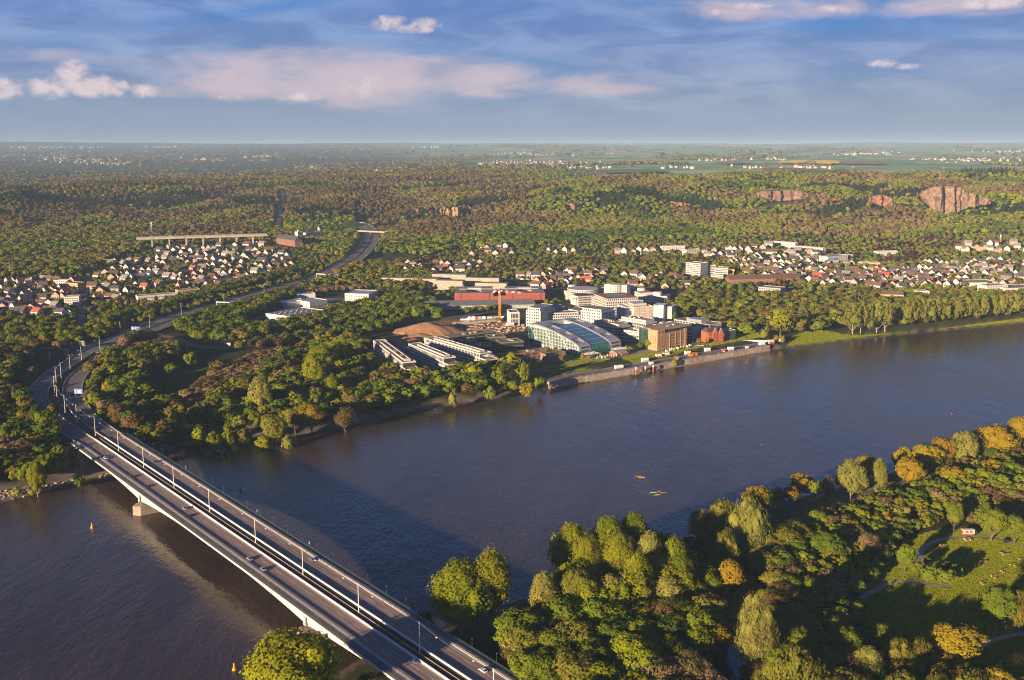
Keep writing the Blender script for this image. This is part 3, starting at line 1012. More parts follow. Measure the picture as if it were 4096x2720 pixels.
def crown(seed, H, R, base, lobes, qn, qs, shape='round', core=True, flat=0.55):
    """a crown of leaf clumps spread over many uneven lobes; triangles only"""
    g = np.random.default_rng(seed)
    hz = (H - base) / 2
    cz = base + hz
    cen, rad = [], []
    for i in range(lobes):
        d = g.normal(size=3); d /= np.linalg.norm(d)
        d[2] = d[2] * 0.9 + 0.12
        if shape == 'conifer':
            t = g.random() ** 0.7
            a = g.random() * 6.283
            rr = R * (1 - t) * 0.75
            c = np.array([rr * math.cos(a), rr * math.sin(a), base + (H - base) * t * 0.97])
            r = R * (0.40 * (1 - t) + 0.12)
        elif shape == 'poplar':
            q = (0.45 + 0.55 * g.random() ** 0.5)
            c = np.array([d[0] * R * 0.72 * q, d[1] * R * 0.72 * q, cz + d[2] * hz * 0.84 * q])
            tp = 1 - 0.45 * max(0, (c[2] - cz) / hz)
            c[:2] *= tp
            r = R * (g.uniform(0.17, 0.34) if lobes > 50 else g.uniform(0.24, 0.40))
        else:
            q = (0.35 + 0.65 * g.random() ** 0.45)
            up = 1.0 if d[2] > 0 else 0.85
            c = np.array([d[0] * R * 0.70 * q, d[1] * R * 0.70 * q, cz + d[2] * hz * 0.74 * q * up])
            r = R * (g.uniform(0.16, 0.34) if lobes > 50 else g.uniform(0.22, 0.40))
        cen.append(c); rad.append(r)
    cen, rad = np.array(cen), np.array(rad)
    # uneven outline: push some lobes out
    push = g.random(lobes) < 0.18
    cen[push, :2] *= g.uniform(1.1, 1.32, push.sum())[:, None]
    L = np.repeat(np.arange(lobes), qn)
    n = len(L)
    d = g.normal(size=(n, 3)); d /= np.linalg.norm(d, axis=1)[:, None]
    out = cen[L] - np.array([0, 0, cz - 0.15 * hz])
    out /= np.linalg.norm(out, axis=1)[:, None] + 1e-6
    flip = (d * out).sum(1) < -0.25
    d[flip] *= -1
    st = np.array([1, 1, 0.85 if shape != 'willow' else 1.35])
    if shape == 'poplar':
        st = np.array([0.85, 0.85, 1.4])
    p = cen[L] + d * rad[L][:, None] * g.uniform(0.72, 1.05, n)[:, None] * st
    if shape == 'willow':
        p[:, 2] -= (np.hypot(p[:, 0], p[:, 1]) / R) ** 2 * hz * 0.35
    p[:, 2] = np.maximum(p[:, 2], base * 0.6)
    nr = d + out * 0.5 + g.normal(size=(n, 3)) * flat
    nr[:, 2] += 0.15
    nr /= np.linalg.norm(nr, axis=1)[:, None]
    t = np.cross(nr, g.normal(size=(n, 3))); t /= np.linalg.norm(t, axis=1)[:, None] + 1e-9
    b = np.cross(nr, t)
    s = qs * g.uniform(0.55, 1.3, n)[:, None]
    if shape == 'willow':
        t = t * 0.5 + np.array([0, 0, -1]); t /= np.linalg.norm(t, axis=1)[:, None]; b = np.cross(nr, t)
        A, B, C_, D_ = p - t * s * 1.3, p + b * s * .5, p + t * s * 1.3, p - b * s * .5
    else:
        A, B, C_, D_ = p - t * s, p + b * s * .75 + t * s * .2, p + t * s, p - b * s * .75 + nr * s * .3
    V = np.stack([A, B, C_, D_], 1).reshape(-1, 3)
    i = np.arange(n) * 4
    F = np.vstack([np.stack([i, i + 2, i + 1], 1), np.stack([i, i + 3, i + 2], 1)])
    NN = nr * 0.5 + d * 0.45 + out * 0.45
    NN /= np.linalg.norm(NN, axis=1)[:, None] + 1e-9
    NN = np.repeat(NN, 4, axis=0)
    if core:
        cv, cf = ICO1
        VV, FF, NL = [V], [F], [NN]
        o = len(V)
        pick = g.permutation(lobes)[:max(5, lobes // 4)] if shape != 'conifer' else np.arange(0)
        for j in pick:
            VV.append(cen[j] * np.array([.92, .92, 1]) + cv * rad[j] * 0.72 * st); FF.append(cf + o); o += len(cv); NL.append(cv)
        hh = np.array([R * 0.5, R * 0.5, hz * 0.62])
        if shape == 'conifer':
            q = cv.copy(); zz = (q[:, 2] + 1) / 2
            q[:, :2] *= (1.05 - zz)[:, None] * R * 0.75
            q[:, 2] = base + zz * (H - base) * 0.95
        else:
            q = cv * hh * (1 + 0.15 * g.normal(size=(len(cv), 1))) + np.array([0, 0, cz])
        VV.append(q); FF.append(cf + o); NL.append(cv)
        V, F, NN = np.vstack(VV), np.vstack(FF), np.vstack(NL)
    return V, F, NN

def trunk_mesh(seed, H, base, R, m, limbs=6, n=7):
    g = random.Random(seed)
    mb = MB()
    r0 = max(0.16, H * 0.020)
    top = base + (H - base) * 0.62
    q = Vector((0, 0, -0.6))
    pts = [q, Vector((g.uniform(-.1, .1), g.uniform(-.1, .1), base * .6)), Vector((g.uniform(-.3, .3), g.uniform(-.3, .3), base * 1.1)), Vector((g.uniform(-.6, .6), g.uniform(-.6, .6), top))]
    rr = [r0 * 1.3, r0, r0 * .8, r0 * .25]
    for i in range(3):
        mb.tube(pts[i], pts[i + 1], rr[i], rr[i + 1], n)
    for i in range(limbs):
        a = i * 2.4 + g.uniform(-.4, .4)
        z = base * g.uniform(0.8, 1.5)
        e = Vector((math.cos(a) * R * g.uniform(.5, .8), math.sin(a) * R * g.uniform(.5, .8), z + (H - base) * g.uniform(.25, .55)))
        s = Vector((0, 0, min(z, top * .8)))
        mid = s.lerp(e, .5) + Vector((0, 0, -(H - base) * .05))
        mb.tube(s, mid, r0 * .5, r0 * .34, 5)
        mb.tube(mid, e, r0 * .34, r0 * .1, 5)
    return mb.mesh('trunk', m)

def twigs(seed, H, R, base, n):
    """bare branchlets of a tree that is only coming into leaf: thin triangles"""
    g = np.random.default_rng(seed)
    d = g.normal(size=(n, 3)); d /= np.linalg.norm(d, axis=1)[:, None]; d[:, 2] = np.abs(d[:, 2]) * 0.9 + 0.05
    e = d * np.array([R, R, (H - base) * .62]) * g.uniform(.6, 1.05, n)[:, None] + np.array([0, 0, base + (H - base) * .36])
    s = e * np.array([.35, .35, 1]) ; s[:, 2] = base + (e[:, 2] - base) * .45
    w = np.cross(d, g.normal(size=(n, 3))); w /= np.linalg.norm(w, axis=1)[:, None]
    w *= 0.10
    V = np.stack([s - w, s + w, e], 1).reshape(-1, 3)
    return V, np.arange(3 * n).reshape(-1, 3)

# three levels of detail; sizes are per metre of unit height: every prototype is about 10 m high, scaled per tree
SPEC = {  # kind: list of (leaf, shape, H, R, base)
    'green_round': ('green', 'round', 10, 4.1, 1.9), 'dark_round': ('dark', 'round', 10, 4.2, 1.5), 'lime_round': ('lime', 'round', 10, 4.1, 1.6),
    'olive_round': ('olive', 'round', 10, 4.3, 1.8), 'pale_poplar': ('pale', 'poplar', 10, 3.8, 1.5), 'lime_poplar': ('lime', 'poplar', 10, 4.0, 1.4),
    'gold_round': ('gold', 'round', 10, 4.0, 2.0), 'brown_round': ('brown', 'round', 10, 4.2, 1.8), 'pink_round': ('pink', 'round', 10, 4.2, 1.8),
    'olive_willow': ('olive', 'willow', 10, 4.6, 1.2), 'pale_willow': ('pale', 'willow', 10, 4.5, 1.2), 'fir': ('fir', 'conifer', 10, 2.4, 0.8),
    'copper_round': ('copper', 'round', 10, 4.4, 1.2), 'tall_poplar': ('sage', 'poplar', 10, 3.3, 1.3), 'green_poplar': ('green', 'poplar', 10, 3.3, 1.6)}
PROTO = {}
def protos(kind, lod, var):
    key = (kind, lod, var)
    if key in PROTO:
        return PROTO[key]
    leaf, shape, H, R, base = SPEC[kind]
    seed = (sum(map(ord, kind)) * 31 + var * 7 + lod * 101)
    sparse = leaf in ('brown', 'pink')
    if lod == -1:
        V, F, NN = crown(seed, H, R, base, 230, 58, 0.145, shape, core=True)
    elif lod == 0:
        V, F, NN = crown(seed, H, R, base, 105 if not sparse else 80, 60 if not sparse else 48, 0.225 if not sparse else 0.17, shape, core=not sparse)
    elif lod == 1:
        V, F, NN = crown(seed, H, R, base, 26, 20, 0.58 if not sparse else 0.46, shape, core=True)
    else:
        V, F, NN = crown(seed, H, R, base, 10, 9, 1.05 if shape != 'conifer' else .7, shape, core=True)
    if sparse and lod < 2:
        v2, f2 = twigs(seed, H, R, base, 500 if lod == 0 else 120)
        F = np.vstack([F, f2 + len(V)]); V = np.vstack([V, v2])
        n2 = v2 - np.array([0, 0, (H + base) / 2]); NN = np.vstack([NN, n2 / (np.linalg.norm(n2, axis=1)[:, None] + 1e-9)])
    me = np_mesh('crown', V, F, LM[leaf], True)
    if len(me.vertices) == len(NN):
        me.normals_split_custom_set_from_vertices(NN.astype(np.float32).tolist())
    tr = trunk_mesh(seed, H, base, R, M_BARKP if shape == 'poplar' or leaf == 'pale' else M_BARK, 6 if lod < 1 else 3) if lod < 2 else None
    PROTO[key] = (me, tr)
    return PROTO[key]

def scatter(name, proto_mesh, pts, scl, rot, kind='stuff', sclz=None):
    """many alike plants as ONE object: instances on points"""
    me = bpy.data.meshes.new(name)
    pts = np.asarray(pts, np.float32)
    me.vertices.add(len(pts))
    me.vertices.foreach_set('co', pts.ravel())
    S = np.stack([scl, scl, scl if sclz is None else sclz], 1).astype(np.float32)
    a = me.attributes.new('scl', 'FLOAT_VECTOR', 'POINT'); a.data.foreach_set('vector', S.ravel())
    R = np.zeros((len(pts), 3), np.float32); R[:, 2] = rot
    a = me.attributes.new('rot', 'FLOAT_VECTOR', 'POINT'); a.data.foreach_set('vector', R.ravel())
    o = link(name, me)
    o['kind'] = kind
    po = bpy.data.objects.new(name + '_plant', proto_mesh)
    ng = bpy.data.node_groups.new(name, 'GeometryNodeTree')
    ng.interface.new_socket('Geometry', in_out='INPUT', socket_type='NodeSocketGeometry')
    ng.interface.new_socket('Geometry', in_out='OUTPUT', socket_type='NodeSocketGeometry')
    gi, go = ng.nodes.new('NodeGroupInput'), ng.nodes.new('NodeGroupOutput')
    ip = ng.nodes.new('GeometryNodeInstanceOnPoints')
    ob = ng.nodes.new('GeometryNodeObjectInfo')
    ob.inputs['Object'].default_value = po
    ob.inputs['As Instance'].default_value = True
    def at(nm):
        nd = ng.nodes.new('GeometryNodeInputNamedAttribute')
        nd.data_type = 'FLOAT_VECTOR'
        nd.inputs['Name'].default_value = nm
        return nd.outputs['Attribute']
    L = ng.links.new
    L(gi.outputs[0], ip.inputs['Points'])
    L(ob.outputs['Geometry'], ip.inputs['Instance'])
    L(at('rot'), ip.inputs['Rotation'])
    L(at('scl'), ip.inputs['Scale'])
    L(ip.outputs[0], go.inputs[0])
    md = o.modifiers.new('plants', 'NODES')
    md.node_group = ng
    return o
# ------------------------------------------------------------------ buildings
FOOT, HOUSE_XY = [], []
W_WHITE = mat('white_render', (0.58, 0.55, 0.515), 0.85, 0.06, 0.08, coord='World')
W_WARM = mat('warm_white_render', (0.60, 0.54, 0.47), 0.85, 0.08, 0.08, coord='World')
W_GREY = mat('grey_cladding', (0.34, 0.34, 0.35), 0.6, 0.1, 0.1, coord='World')
W_LGREY = mat('light_grey_cladding', (0.47, 0.46, 0.46), 0.55, 0.08, 0.1, coord='World')
W_BRICK = mat('brown_brick', (0.24, 0.125, 0.085), 0.9, 0.22, 0.6, coord='World')
W_RBRICK = mat('red_brick', (0.40, 0.115, 0.060), 0.9, 0.22, 0.5, coord='World')
W_MILL = mat('orange_brick', (0.50, 0.285, 0.150), 0.9, 0.16, 0.35, coord='World')
W_RED = mat('red_cladding', (0.34, 0.060, 0.035), 0.7, 0.12, 0.2, coord='World')
W_BEIGE = mat('beige_panel', (0.46, 0.34, 0.24), 0.85, 0.1, 0.1, coord='World')
W_DARK = mat('dark_bronze', (0.20, 0.165, 0.14), 0.5, 0.2, 0.2, coord='World')
R_BROWN = mat('brown_gravel_roof', (0.36, 0.215, 0.145), 0.95, 0.2, 0.12, coord='World')
R_GREEN = mat('sedum_roof', (0.22, 0.20, 0.07), 0.95, 0.25, 0.10, coord='World', col2=(0.30, 0.22, 0.095))
R_GREY = mat('grey_roof', (0.24, 0.22, 0.215), 0.8, 0.2, 0.12, coord='World')
R_RED = mat('red_tile', (0.40, 0.095, 0.050), 0.85, 0.2, 0.6, coord='World')
R_DBROWN = mat('brown_tile', (0.150, 0.085, 0.065), 0.85, 0.2, 0.6, coord='World')
R_SLATE = mat('slate', (0.085, 0.075, 0.078), 0.7, 0.2, 0.6, coord='World')
R_SILVER = mat('silver_roof', (0.40, 0.41, 0.44), 0.38, 0.06, 0.05, metal=0.35, coord='World')
G_WIN = mat('window_glass', (0.075, 0.075, 0.085), 0.15, 0.5, 0.3, spec=0.7, objrand=0.7)
G_GREEN = mat('green_glass', (0.035, 0.125, 0.105), 0.14, 0.4, 0.25, spec=0.8, objrand=0.9)
G_DGREEN = mat('dark_green_glass', (0.030, 0.060, 0.050), 0.12, 0.4, 0.2, spec=0.8, objrand=0.5)
G_BLUE = mat('blue_roof_glass', (0.060, 0.180, 0.320), 0.12, 0.25, 0.12, spec=0.8)
G_TEAL = mat('teal_glass', (0.025, 0.170, 0.150), 0.10, 0.3, 0.12, spec=0.8, objrand=0.4)
G_PALE = mat('pale_glazing', (0.30, 0.33, 0.32), 0.2, 0.3, 0.25, spec=0.6, objrand=0.5)
EQUIP = mat('roof_equipment', (0.45, 0.43, 0.41), 0.6, 0.2, 0.5)
FOOTPAD = 4.0

class Bld:
    """a building: origin at corner a, x towards b, y away from the viewer"""
    def __init__(s, name, label, cat, a, b, zpix, z0=7.6, yto=None, group=None, world=False):
        A = np.array(P(*a, zpix)[:2]) if not world else np.array(a)
        B = np.array(P(*b, zpix)[:2]) if not world else np.array(b)
        if yto is not None:                          # third corner gives the depth direction exactly
            C = np.array(P(*yto[:2], yto[2])[:2])
            ey = (C - A) / np.linalg.norm(C - A)
            ex = np.array([ey[1], -ey[0]])
            s.W = float((B - A) @ ex)
            s.D = float(np.linalg.norm(C - A))
        else:
            s.W = float(np.linalg.norm(B - A))
            ex = (B - A) / s.W
            ey = np.array([-ex[1], ex[0]])
            s.D = 0
        s.A, s.ex, s.ey = A, ex, ey
        s.rz = math.atan2(ex[1], ex[0])
        s.o = empty(name, (A[0], A[1], z0), s.rz, label, cat, group)
        s.z0 = z0
        s.wm = {}
    def loc(s, x, y, z):
        q = np.array(P(x, y, z)[:2]) - s.A
        return float(q @ s.ex), float(q @ s.ey)
    def w(s, x, y):
        return s.A + s.ex * x + s.ey * y
    def foot(s, x0, x1, y0, y1, pad=FOOTPAD):
        FOOT.append([tuple(s.w(x0 - pad, y0 - pad)), tuple(s.w(x1 + pad, y0 - pad)), tuple(s.w(x1 + pad, y1 + pad)), tuple(s.w(x0 - pad, y1 + pad))])
    def box(s, name, m, x0, x1, y0, y1, z0, z1, parent=None, label=None):
        return bx(x0, x1, y0, y1, z0, z1).build(name, m, parent or s.o, label=label)
    def flat(s, x0, x1, y0, y1, z, m, pm, ph=0.7, pt=0.45, parent=None):
        """a flat roof with an upstand round it"""
        r = s.box('roof', m, x0 + pt, x1 - pt, y0 + pt, y1 - pt, z - 0.35, z + 0.06, parent)
        if ph:
            mb = MB().box(x0 - .04, x1 + .04, y0 - .04, y0 + pt, z - .01, z + ph).box(x0 - .04, x1 + .04, y1 - pt, y1 + .04, z - .01, z + ph)
            mb.box(x0 - .04, x0 + pt, y0 + pt, y1 - pt, z - .01, z + ph).box(x1 - pt, x1 + .04, y0 + pt, y1 - pt, z - .01, z + ph)
            mb.build('parapet', pm, parent or s.o)
        return r
    def win(s, face, c, us, zs, w, h, m=None, name='window', parent=None, t=0.10):
        m = m or G_WIN
        key = (w, h, m.name, t, name)
        if key not in s.wm:
            s.wm[key] = bx(-w / 2, w / 2, -t, 0.04, 0, h).mesh(name, m)
        rz = {'f': 0.0, 'l': -math.pi / 2, 'r': math.pi / 2, 'b': math.pi}[face]
        for z in zs:
            for u in us:
                link(name, s.wm[key], parent or s.o, (u, c, z) if face in 'fb' else (c, u, z), rz)
    def equip(s, x0, x1, y0, y1, z, n, seed=0):
        g = random.Random(seed)
        for i in range(n):
            a, d, h = g.uniform(1.5, 4), g.uniform(1.2, 3), g.uniform(.8, 2.0)
            x, y = g.uniform(x0, max(x0 + .1, x1 - a)), g.uniform(y0, max(y0 + .1, y1 - d))
            s.box('roof_unit', EQUIP, x, x + a, y, y + d, z + .05, z + h)

def spread(a, b, n, m=0.0):
    st = (b - a - 2 * m) / n
    return [a + m + st * (i + .5) for i in range(n)]

def block(name, label, cat, a, b, zpix, depth, h, wall, roof, rows, cols, z0=7.6, ww=1.6, wh=1.6, scols=None, group=None, glass=None, foot=True, setback=False, par=None, world=False, base=1.2):
    B = Bld(name, label, cat, a, b, zpix, z0, None, group, world)
    W = B.W
    if foot:
        B.foot(0, W, 0, depth)
    B.box('wall', wall, 0, W, 0, depth, -1.5, h)
    fl = (h - 0.4) / max(rows, 1)
    zs = [fl * i + base * min(1, fl / 3) for i in range(rows)]
    if cols:
        B.win('f', 0, spread(0, W, cols, .8), zs, ww, wh, glass)
    sc = scols if scols is not None else max(1, int(depth / W * cols))
    if sc:
        B.win('l', 0, spread(0, depth, sc, .8), zs, ww, wh, glass)
        B.win('r', W, spread(0, depth, sc, .8), zs, ww, wh, glass)
    if setback:
        B.box('top_storey', wall, 1.6, W - 1.6, 1.6, depth - 1.6, h, h + 3.2)
        B.win('f', 1.6, spread(1.6, W - 1.6, cols, .8), [h + .6], ww, wh, glass)
        if sc:
            B.win('l', 1.6, spread(1.6, depth - 1.6, sc, .8), [h + .6], ww, wh, glass)
        B.flat(0, W, 0, depth, h - .2, roof, par or wall, 0.5)
        B.flat(1.6, W - 1.6, 1.6, depth - 1.6, h + 3.2, roof, par or wall, 0.5)
    else:
        B.flat(0, W, 0, depth, h, roof, par or wall)
    return B

# ---- three white-banded office slabs
def slab(label, fl, fr, bl, n, seed):
    H, HT = 18.6, 14.0
    B = Bld('office_slab', label, 'office building', fl, fr, 7.6 + HT, 7.6, (bl[0], bl[1], 7.6 + H), 'white-banded office slabs')
    W, L = B.W, B.D
    B.foot(0, W, 0, L)
    ter = 12.0
    lean_f, lean_b = 4.6, 4.2
    def yf(z): return lean_f * (1 - z / HT)
    def yb(z): return L - lean_b * (1 - z / H)
    fl_h = [0, 4.0, 7.35, 10.7, HT, H]
    # glazed storeys, white floor bands between them
    for i in range(5):
        z0, z1 = fl_h[i], fl_h[i + 1]
        y0 = (yf(z0), yf(z1)) if i < 4 else (ter, ter)
        y1 = (yb(z0), yb(z1))
        vs = [(0.5, y0[0] + .5, z0), (W - .5, y0[0] + .5, z0), (W - .5, y1[0] - .5, z0), (0.5, y1[0] - .5, z0), (0.5, y0[1] + .5, z1), (W - .5, y0[1] + .5, z1), (W - .5, y1[1] - .5, z1), (0.5, y1[1] - .5, z1)]
        g = MB().add(vs, [(3, 2, 1, 0), (4, 5, 6, 7), (0, 1, 5, 4), (1, 2, 6, 5), (2, 3, 7, 6), (3, 0, 4, 7)]).build('glazed_storey', M_GLASSD, B.o)
        m = MB()
        for y in np.arange(max(y0) + 1.0, min(y1) - 1, 2.7):
            m.box(0.40, .5, y, y + .75, z0 + .55, z1 - .02)
            m.box(W - .5, W - .40, y, y + .75, z0 + .55, z1 - .02)
        m.build('mullion', W_WHITE, g, kind='stuff')
    for i in range(1, 6):
        z = fl_h[i]
        a, b = (yf(z), yb(z)) if i < 5 else (ter, yb(z))
        h0, h1 = (-0.55, 0.55) if i not in (4, 5) else (-.55, .6)
        mb = MB().box(0, .55, a, b, z + h0, z + h1).box(W - .55, W, a, b, z + h0, z + h1)
        if i >= 4:
            mb.box(.551, W - .551, a, a + .55, z + h0, z + h1)
        if i == 5 :
            mb.box(.551, W - .551, b - .55, b, z + h0, z + h1)
        if i == 4:
            pass
        mb.build('floor_band', W_WHITE, B.o)
    for x0 in (0, W - 1.3):
        vs = [(x0, yf(0) - .02, 0), (x0 + 1.3, yf(0) - .02, 0), (x0 + 1.3, yf(HT) - .02, HT + .6), (x0, yf(HT) - .02, HT + .6), (x0, yf(0) + 1.6, 0), (x0 + 1.3, yf(0) + 1.6, 0), (x0 + 1.3, yf(HT) + 1.6, HT + .59), (x0, yf(HT) + 1.6, HT + .59)]
        MB().add(vs, [(0, 1, 2, 3), (5, 4, 7, 6), (4, 0, 3, 7), (1, 5, 6, 2), (3, 2, 6, 7), (4, 5, 1, 0)]).build('leaning_frame', W_WHITE, B.o)
        vs = [(x0, yb(0) - 1.4, 0), (x0 + 1.3, yb(0) - 1.4, 0), (x0 + 1.3, yb(H) - 1.4, H + .5), (x0, yb(H) - 1.4, H + .5), (x0, yb(0) + .02, 0), (x0 + 1.3, yb(0) + .02, 0), (x0 + 1.3, yb(H) + .02, H + .5), (x0, yb(H) + .02, H + .5)]
        MB().add(vs, [(0, 1, 2, 3), (5, 4, 7, 6), (4, 0, 3, 7), (1, 5, 6, 2), (3, 2, 6, 7), (4, 5, 1, 0)]).build('leaning_frame', W_WHITE, B.o)
    B.box('roof', R_BROWN, .56, W - .56, ter + .56, L - .56, H - .3, H + .12)
    B.box('terrace_floor', R_BROWN, .56, W - .56, .56, ter, HT + .01, HT + .15)
    # plant screen on the roof
    x0, x1, y0, y1 = W * .28, W * .74, ter + 6, L - 14
    mb = MB().box(x0, x0 + .3, y0, y1, H + .13, H + 1.9).box(x1 - .3, x1, y0, y1, H + .13, H + 1.9).box(x0 + .31, x1 - .31, y0, y0 + .3, H + .13, H + 1.9).box(x0 + .31, x1 - .31, y1 - .3, y1, H + .13, H + 1.9)
    mb.build('plant_screen', EQUIP, B.o)
    B.equip(x0 + .6, x1 - .6, y0 + 1, y1 - 2, H + .1, n, seed)
    return B
slab('white-banded office slab nearest the wood, leftmost of the three', (1623, 1480), (1677, 1475), (1492, 1362), 9, 1)
slab('white-banded office slab with a planted terrace, middle of the three', (1796, 1461), (1845, 1455), (1633, 1375), 7, 2)
SB = slab('longest white-banded office slab with a sail on its terrace, rightmost of the three', (1948, 1442), (1991, 1434), (1695, 1352), 9, 3)
# the sail over the third slab's terrace
q = SB.w(SB.W * .5, 6.5)
sail = empty('shade_sail', (q[0], q[1], 7.6 + 14.15), SB.rz, 'white stretched sail over the terrace of the longest office slab', 'shade sail')
MB().add([(-6, -5, 3.0), (6, -4, 2.2), (7, 4, 3.6), (-5, 5, 2.4), (0, 0, 4.6)], [(0, 1, 4), (1, 2, 4), (2, 3, 4), (3, 0, 4)]).build('canopy', M_WHITE, sail)
for x, y, z in ((-6, -5, 3), (6, -4, 2.2), (7, 4, 3.6), (-5, 5, 2.4)):
    MB().tube((x, y, 0), (x, y, z + .2), .1, n=5).build('mast', M_GALV, sail)

# ---- dark green-glass offices with sedum roofs
def darkbox(label, a, b, zt, depth, h, n=12, group='dark glass offices with planted roofs', eq=2, seed=0, roofm=None):
    B = Bld('dark_office', label, 'office building', a, b, zt, 7.6, None, group)
    W = B.W
    B.foot(0, W, 0, depth)
    nf = max(2, int(round(h / 3.7)))
    fh = h / nf
    for i in range(nf):
        B.box('glazed_storey', G_DGREEN, .5, W - .5, .5, depth - .5, fh * i, fh * (i + 1) - .7)
        B.box('floor_band', W_DARK, 0, W, 0, depth, fh * (i + 1) - .7, fh * (i + 1))
        B.win('f', .5, spread(.5, W - .5, n, .3), [fh * i + .3], (W - 1.6) / n * .62, fh - 1.2, G_DGREEN if i else M_GLASSD, 'window_panel', t=.2)
    B.flat(0, W, 0, depth, h, roofm or R_GREEN, W_DARK, .5, .8)
    B.equip(W * .3, W * .7, depth * .3, depth * .7, h, eq, seed)
    return B
darkbox('long dark glass office bar with planted roof behind the white slabs', (1796, 1349), (1987, 1326), 20.6, 15, 13, 26, eq=7, seed=4)
darkbox('low dark glass pavilion joined to the long dark bar', (1828, 1366), (1902, 1365), 17.6, 24, 10, 10, eq=2, seed=5)
darkbox('dark glass pavilion with rust-coloured planted roof in front', (1884, 1388), (1970, 1386), 17.6, 22, 10, 10, eq=3, seed=6, roofm=mat('rusty_sedum', (0.22, 0.15, 0.06), .95, .2, .1, coord='World'))
darkbox('dark glass pavilion with green roof centre behind the brick offices', (1957, 1351), (2025, 1348), 19.6, 20, 12, 9, eq=2, seed=7)
darkbox('dark glass pavilion with rooftop units nearest the curved hotel', (2008, 1372), (2096, 1366), 19.6, 22, 12, 11, eq=4, seed=8)

# ---- brown brick offices
B = Bld('brick_office', 'brown brick office building with stepped planted roofs beside the lawn', 'office building', (2004, 1424), (2187, 1402), 18.6, 7.6)
W = B.W
B.foot(0, W + 28, -14, 16)
B.box('wall', W_BRICK, 0, W, 0, 13, -1, 11)
B.flat(0, W, 0, 13, 11, R_GREEN, W_BRICK, .6)
B.win('f', 0, spread(0, W, 9, 1), [1.2, 4.7], 3.2, 1.9, M_GLASSD)
B.win('f', 0, spread(0, W, 6, 1), [8.2], 5.6, 1.9, M_GLASSD)
B.equip(W * .5, W * .8, 3, 9, 11, 3, 9)
x0, y0 = W * .85, -12.5
B.box('side_wing', W_BRICK, x0, x0 + 24, y0, 6, -1, 9.6)
B.flat(x0, x0 + 24, y0, 6, 9.6, R_GREEN, W_BRICK, .6)
B.win('f', y0, spread(x0, x0 + 24, 4, 1), [1.0, 4.2, 7.0], 2.6, 1.7, G_PALE)
B.win('l', x0, spread(y0, -1, 4, .6), [1.0, 4.2, 7.0], 1.7, 1.7, G_PALE)
B.box('low_wing', W_BRICK, -16, -.01, -5, 9, -1, 7.4)
B.flat(-16, -.05, -5, 9, 7.4, R_GREEN, W_BRICK, .6)
B.win('f', -5, spread(-16, 0, 4, .6), [.8, 4.1], 2.4, 1.8, M_GLASSD)

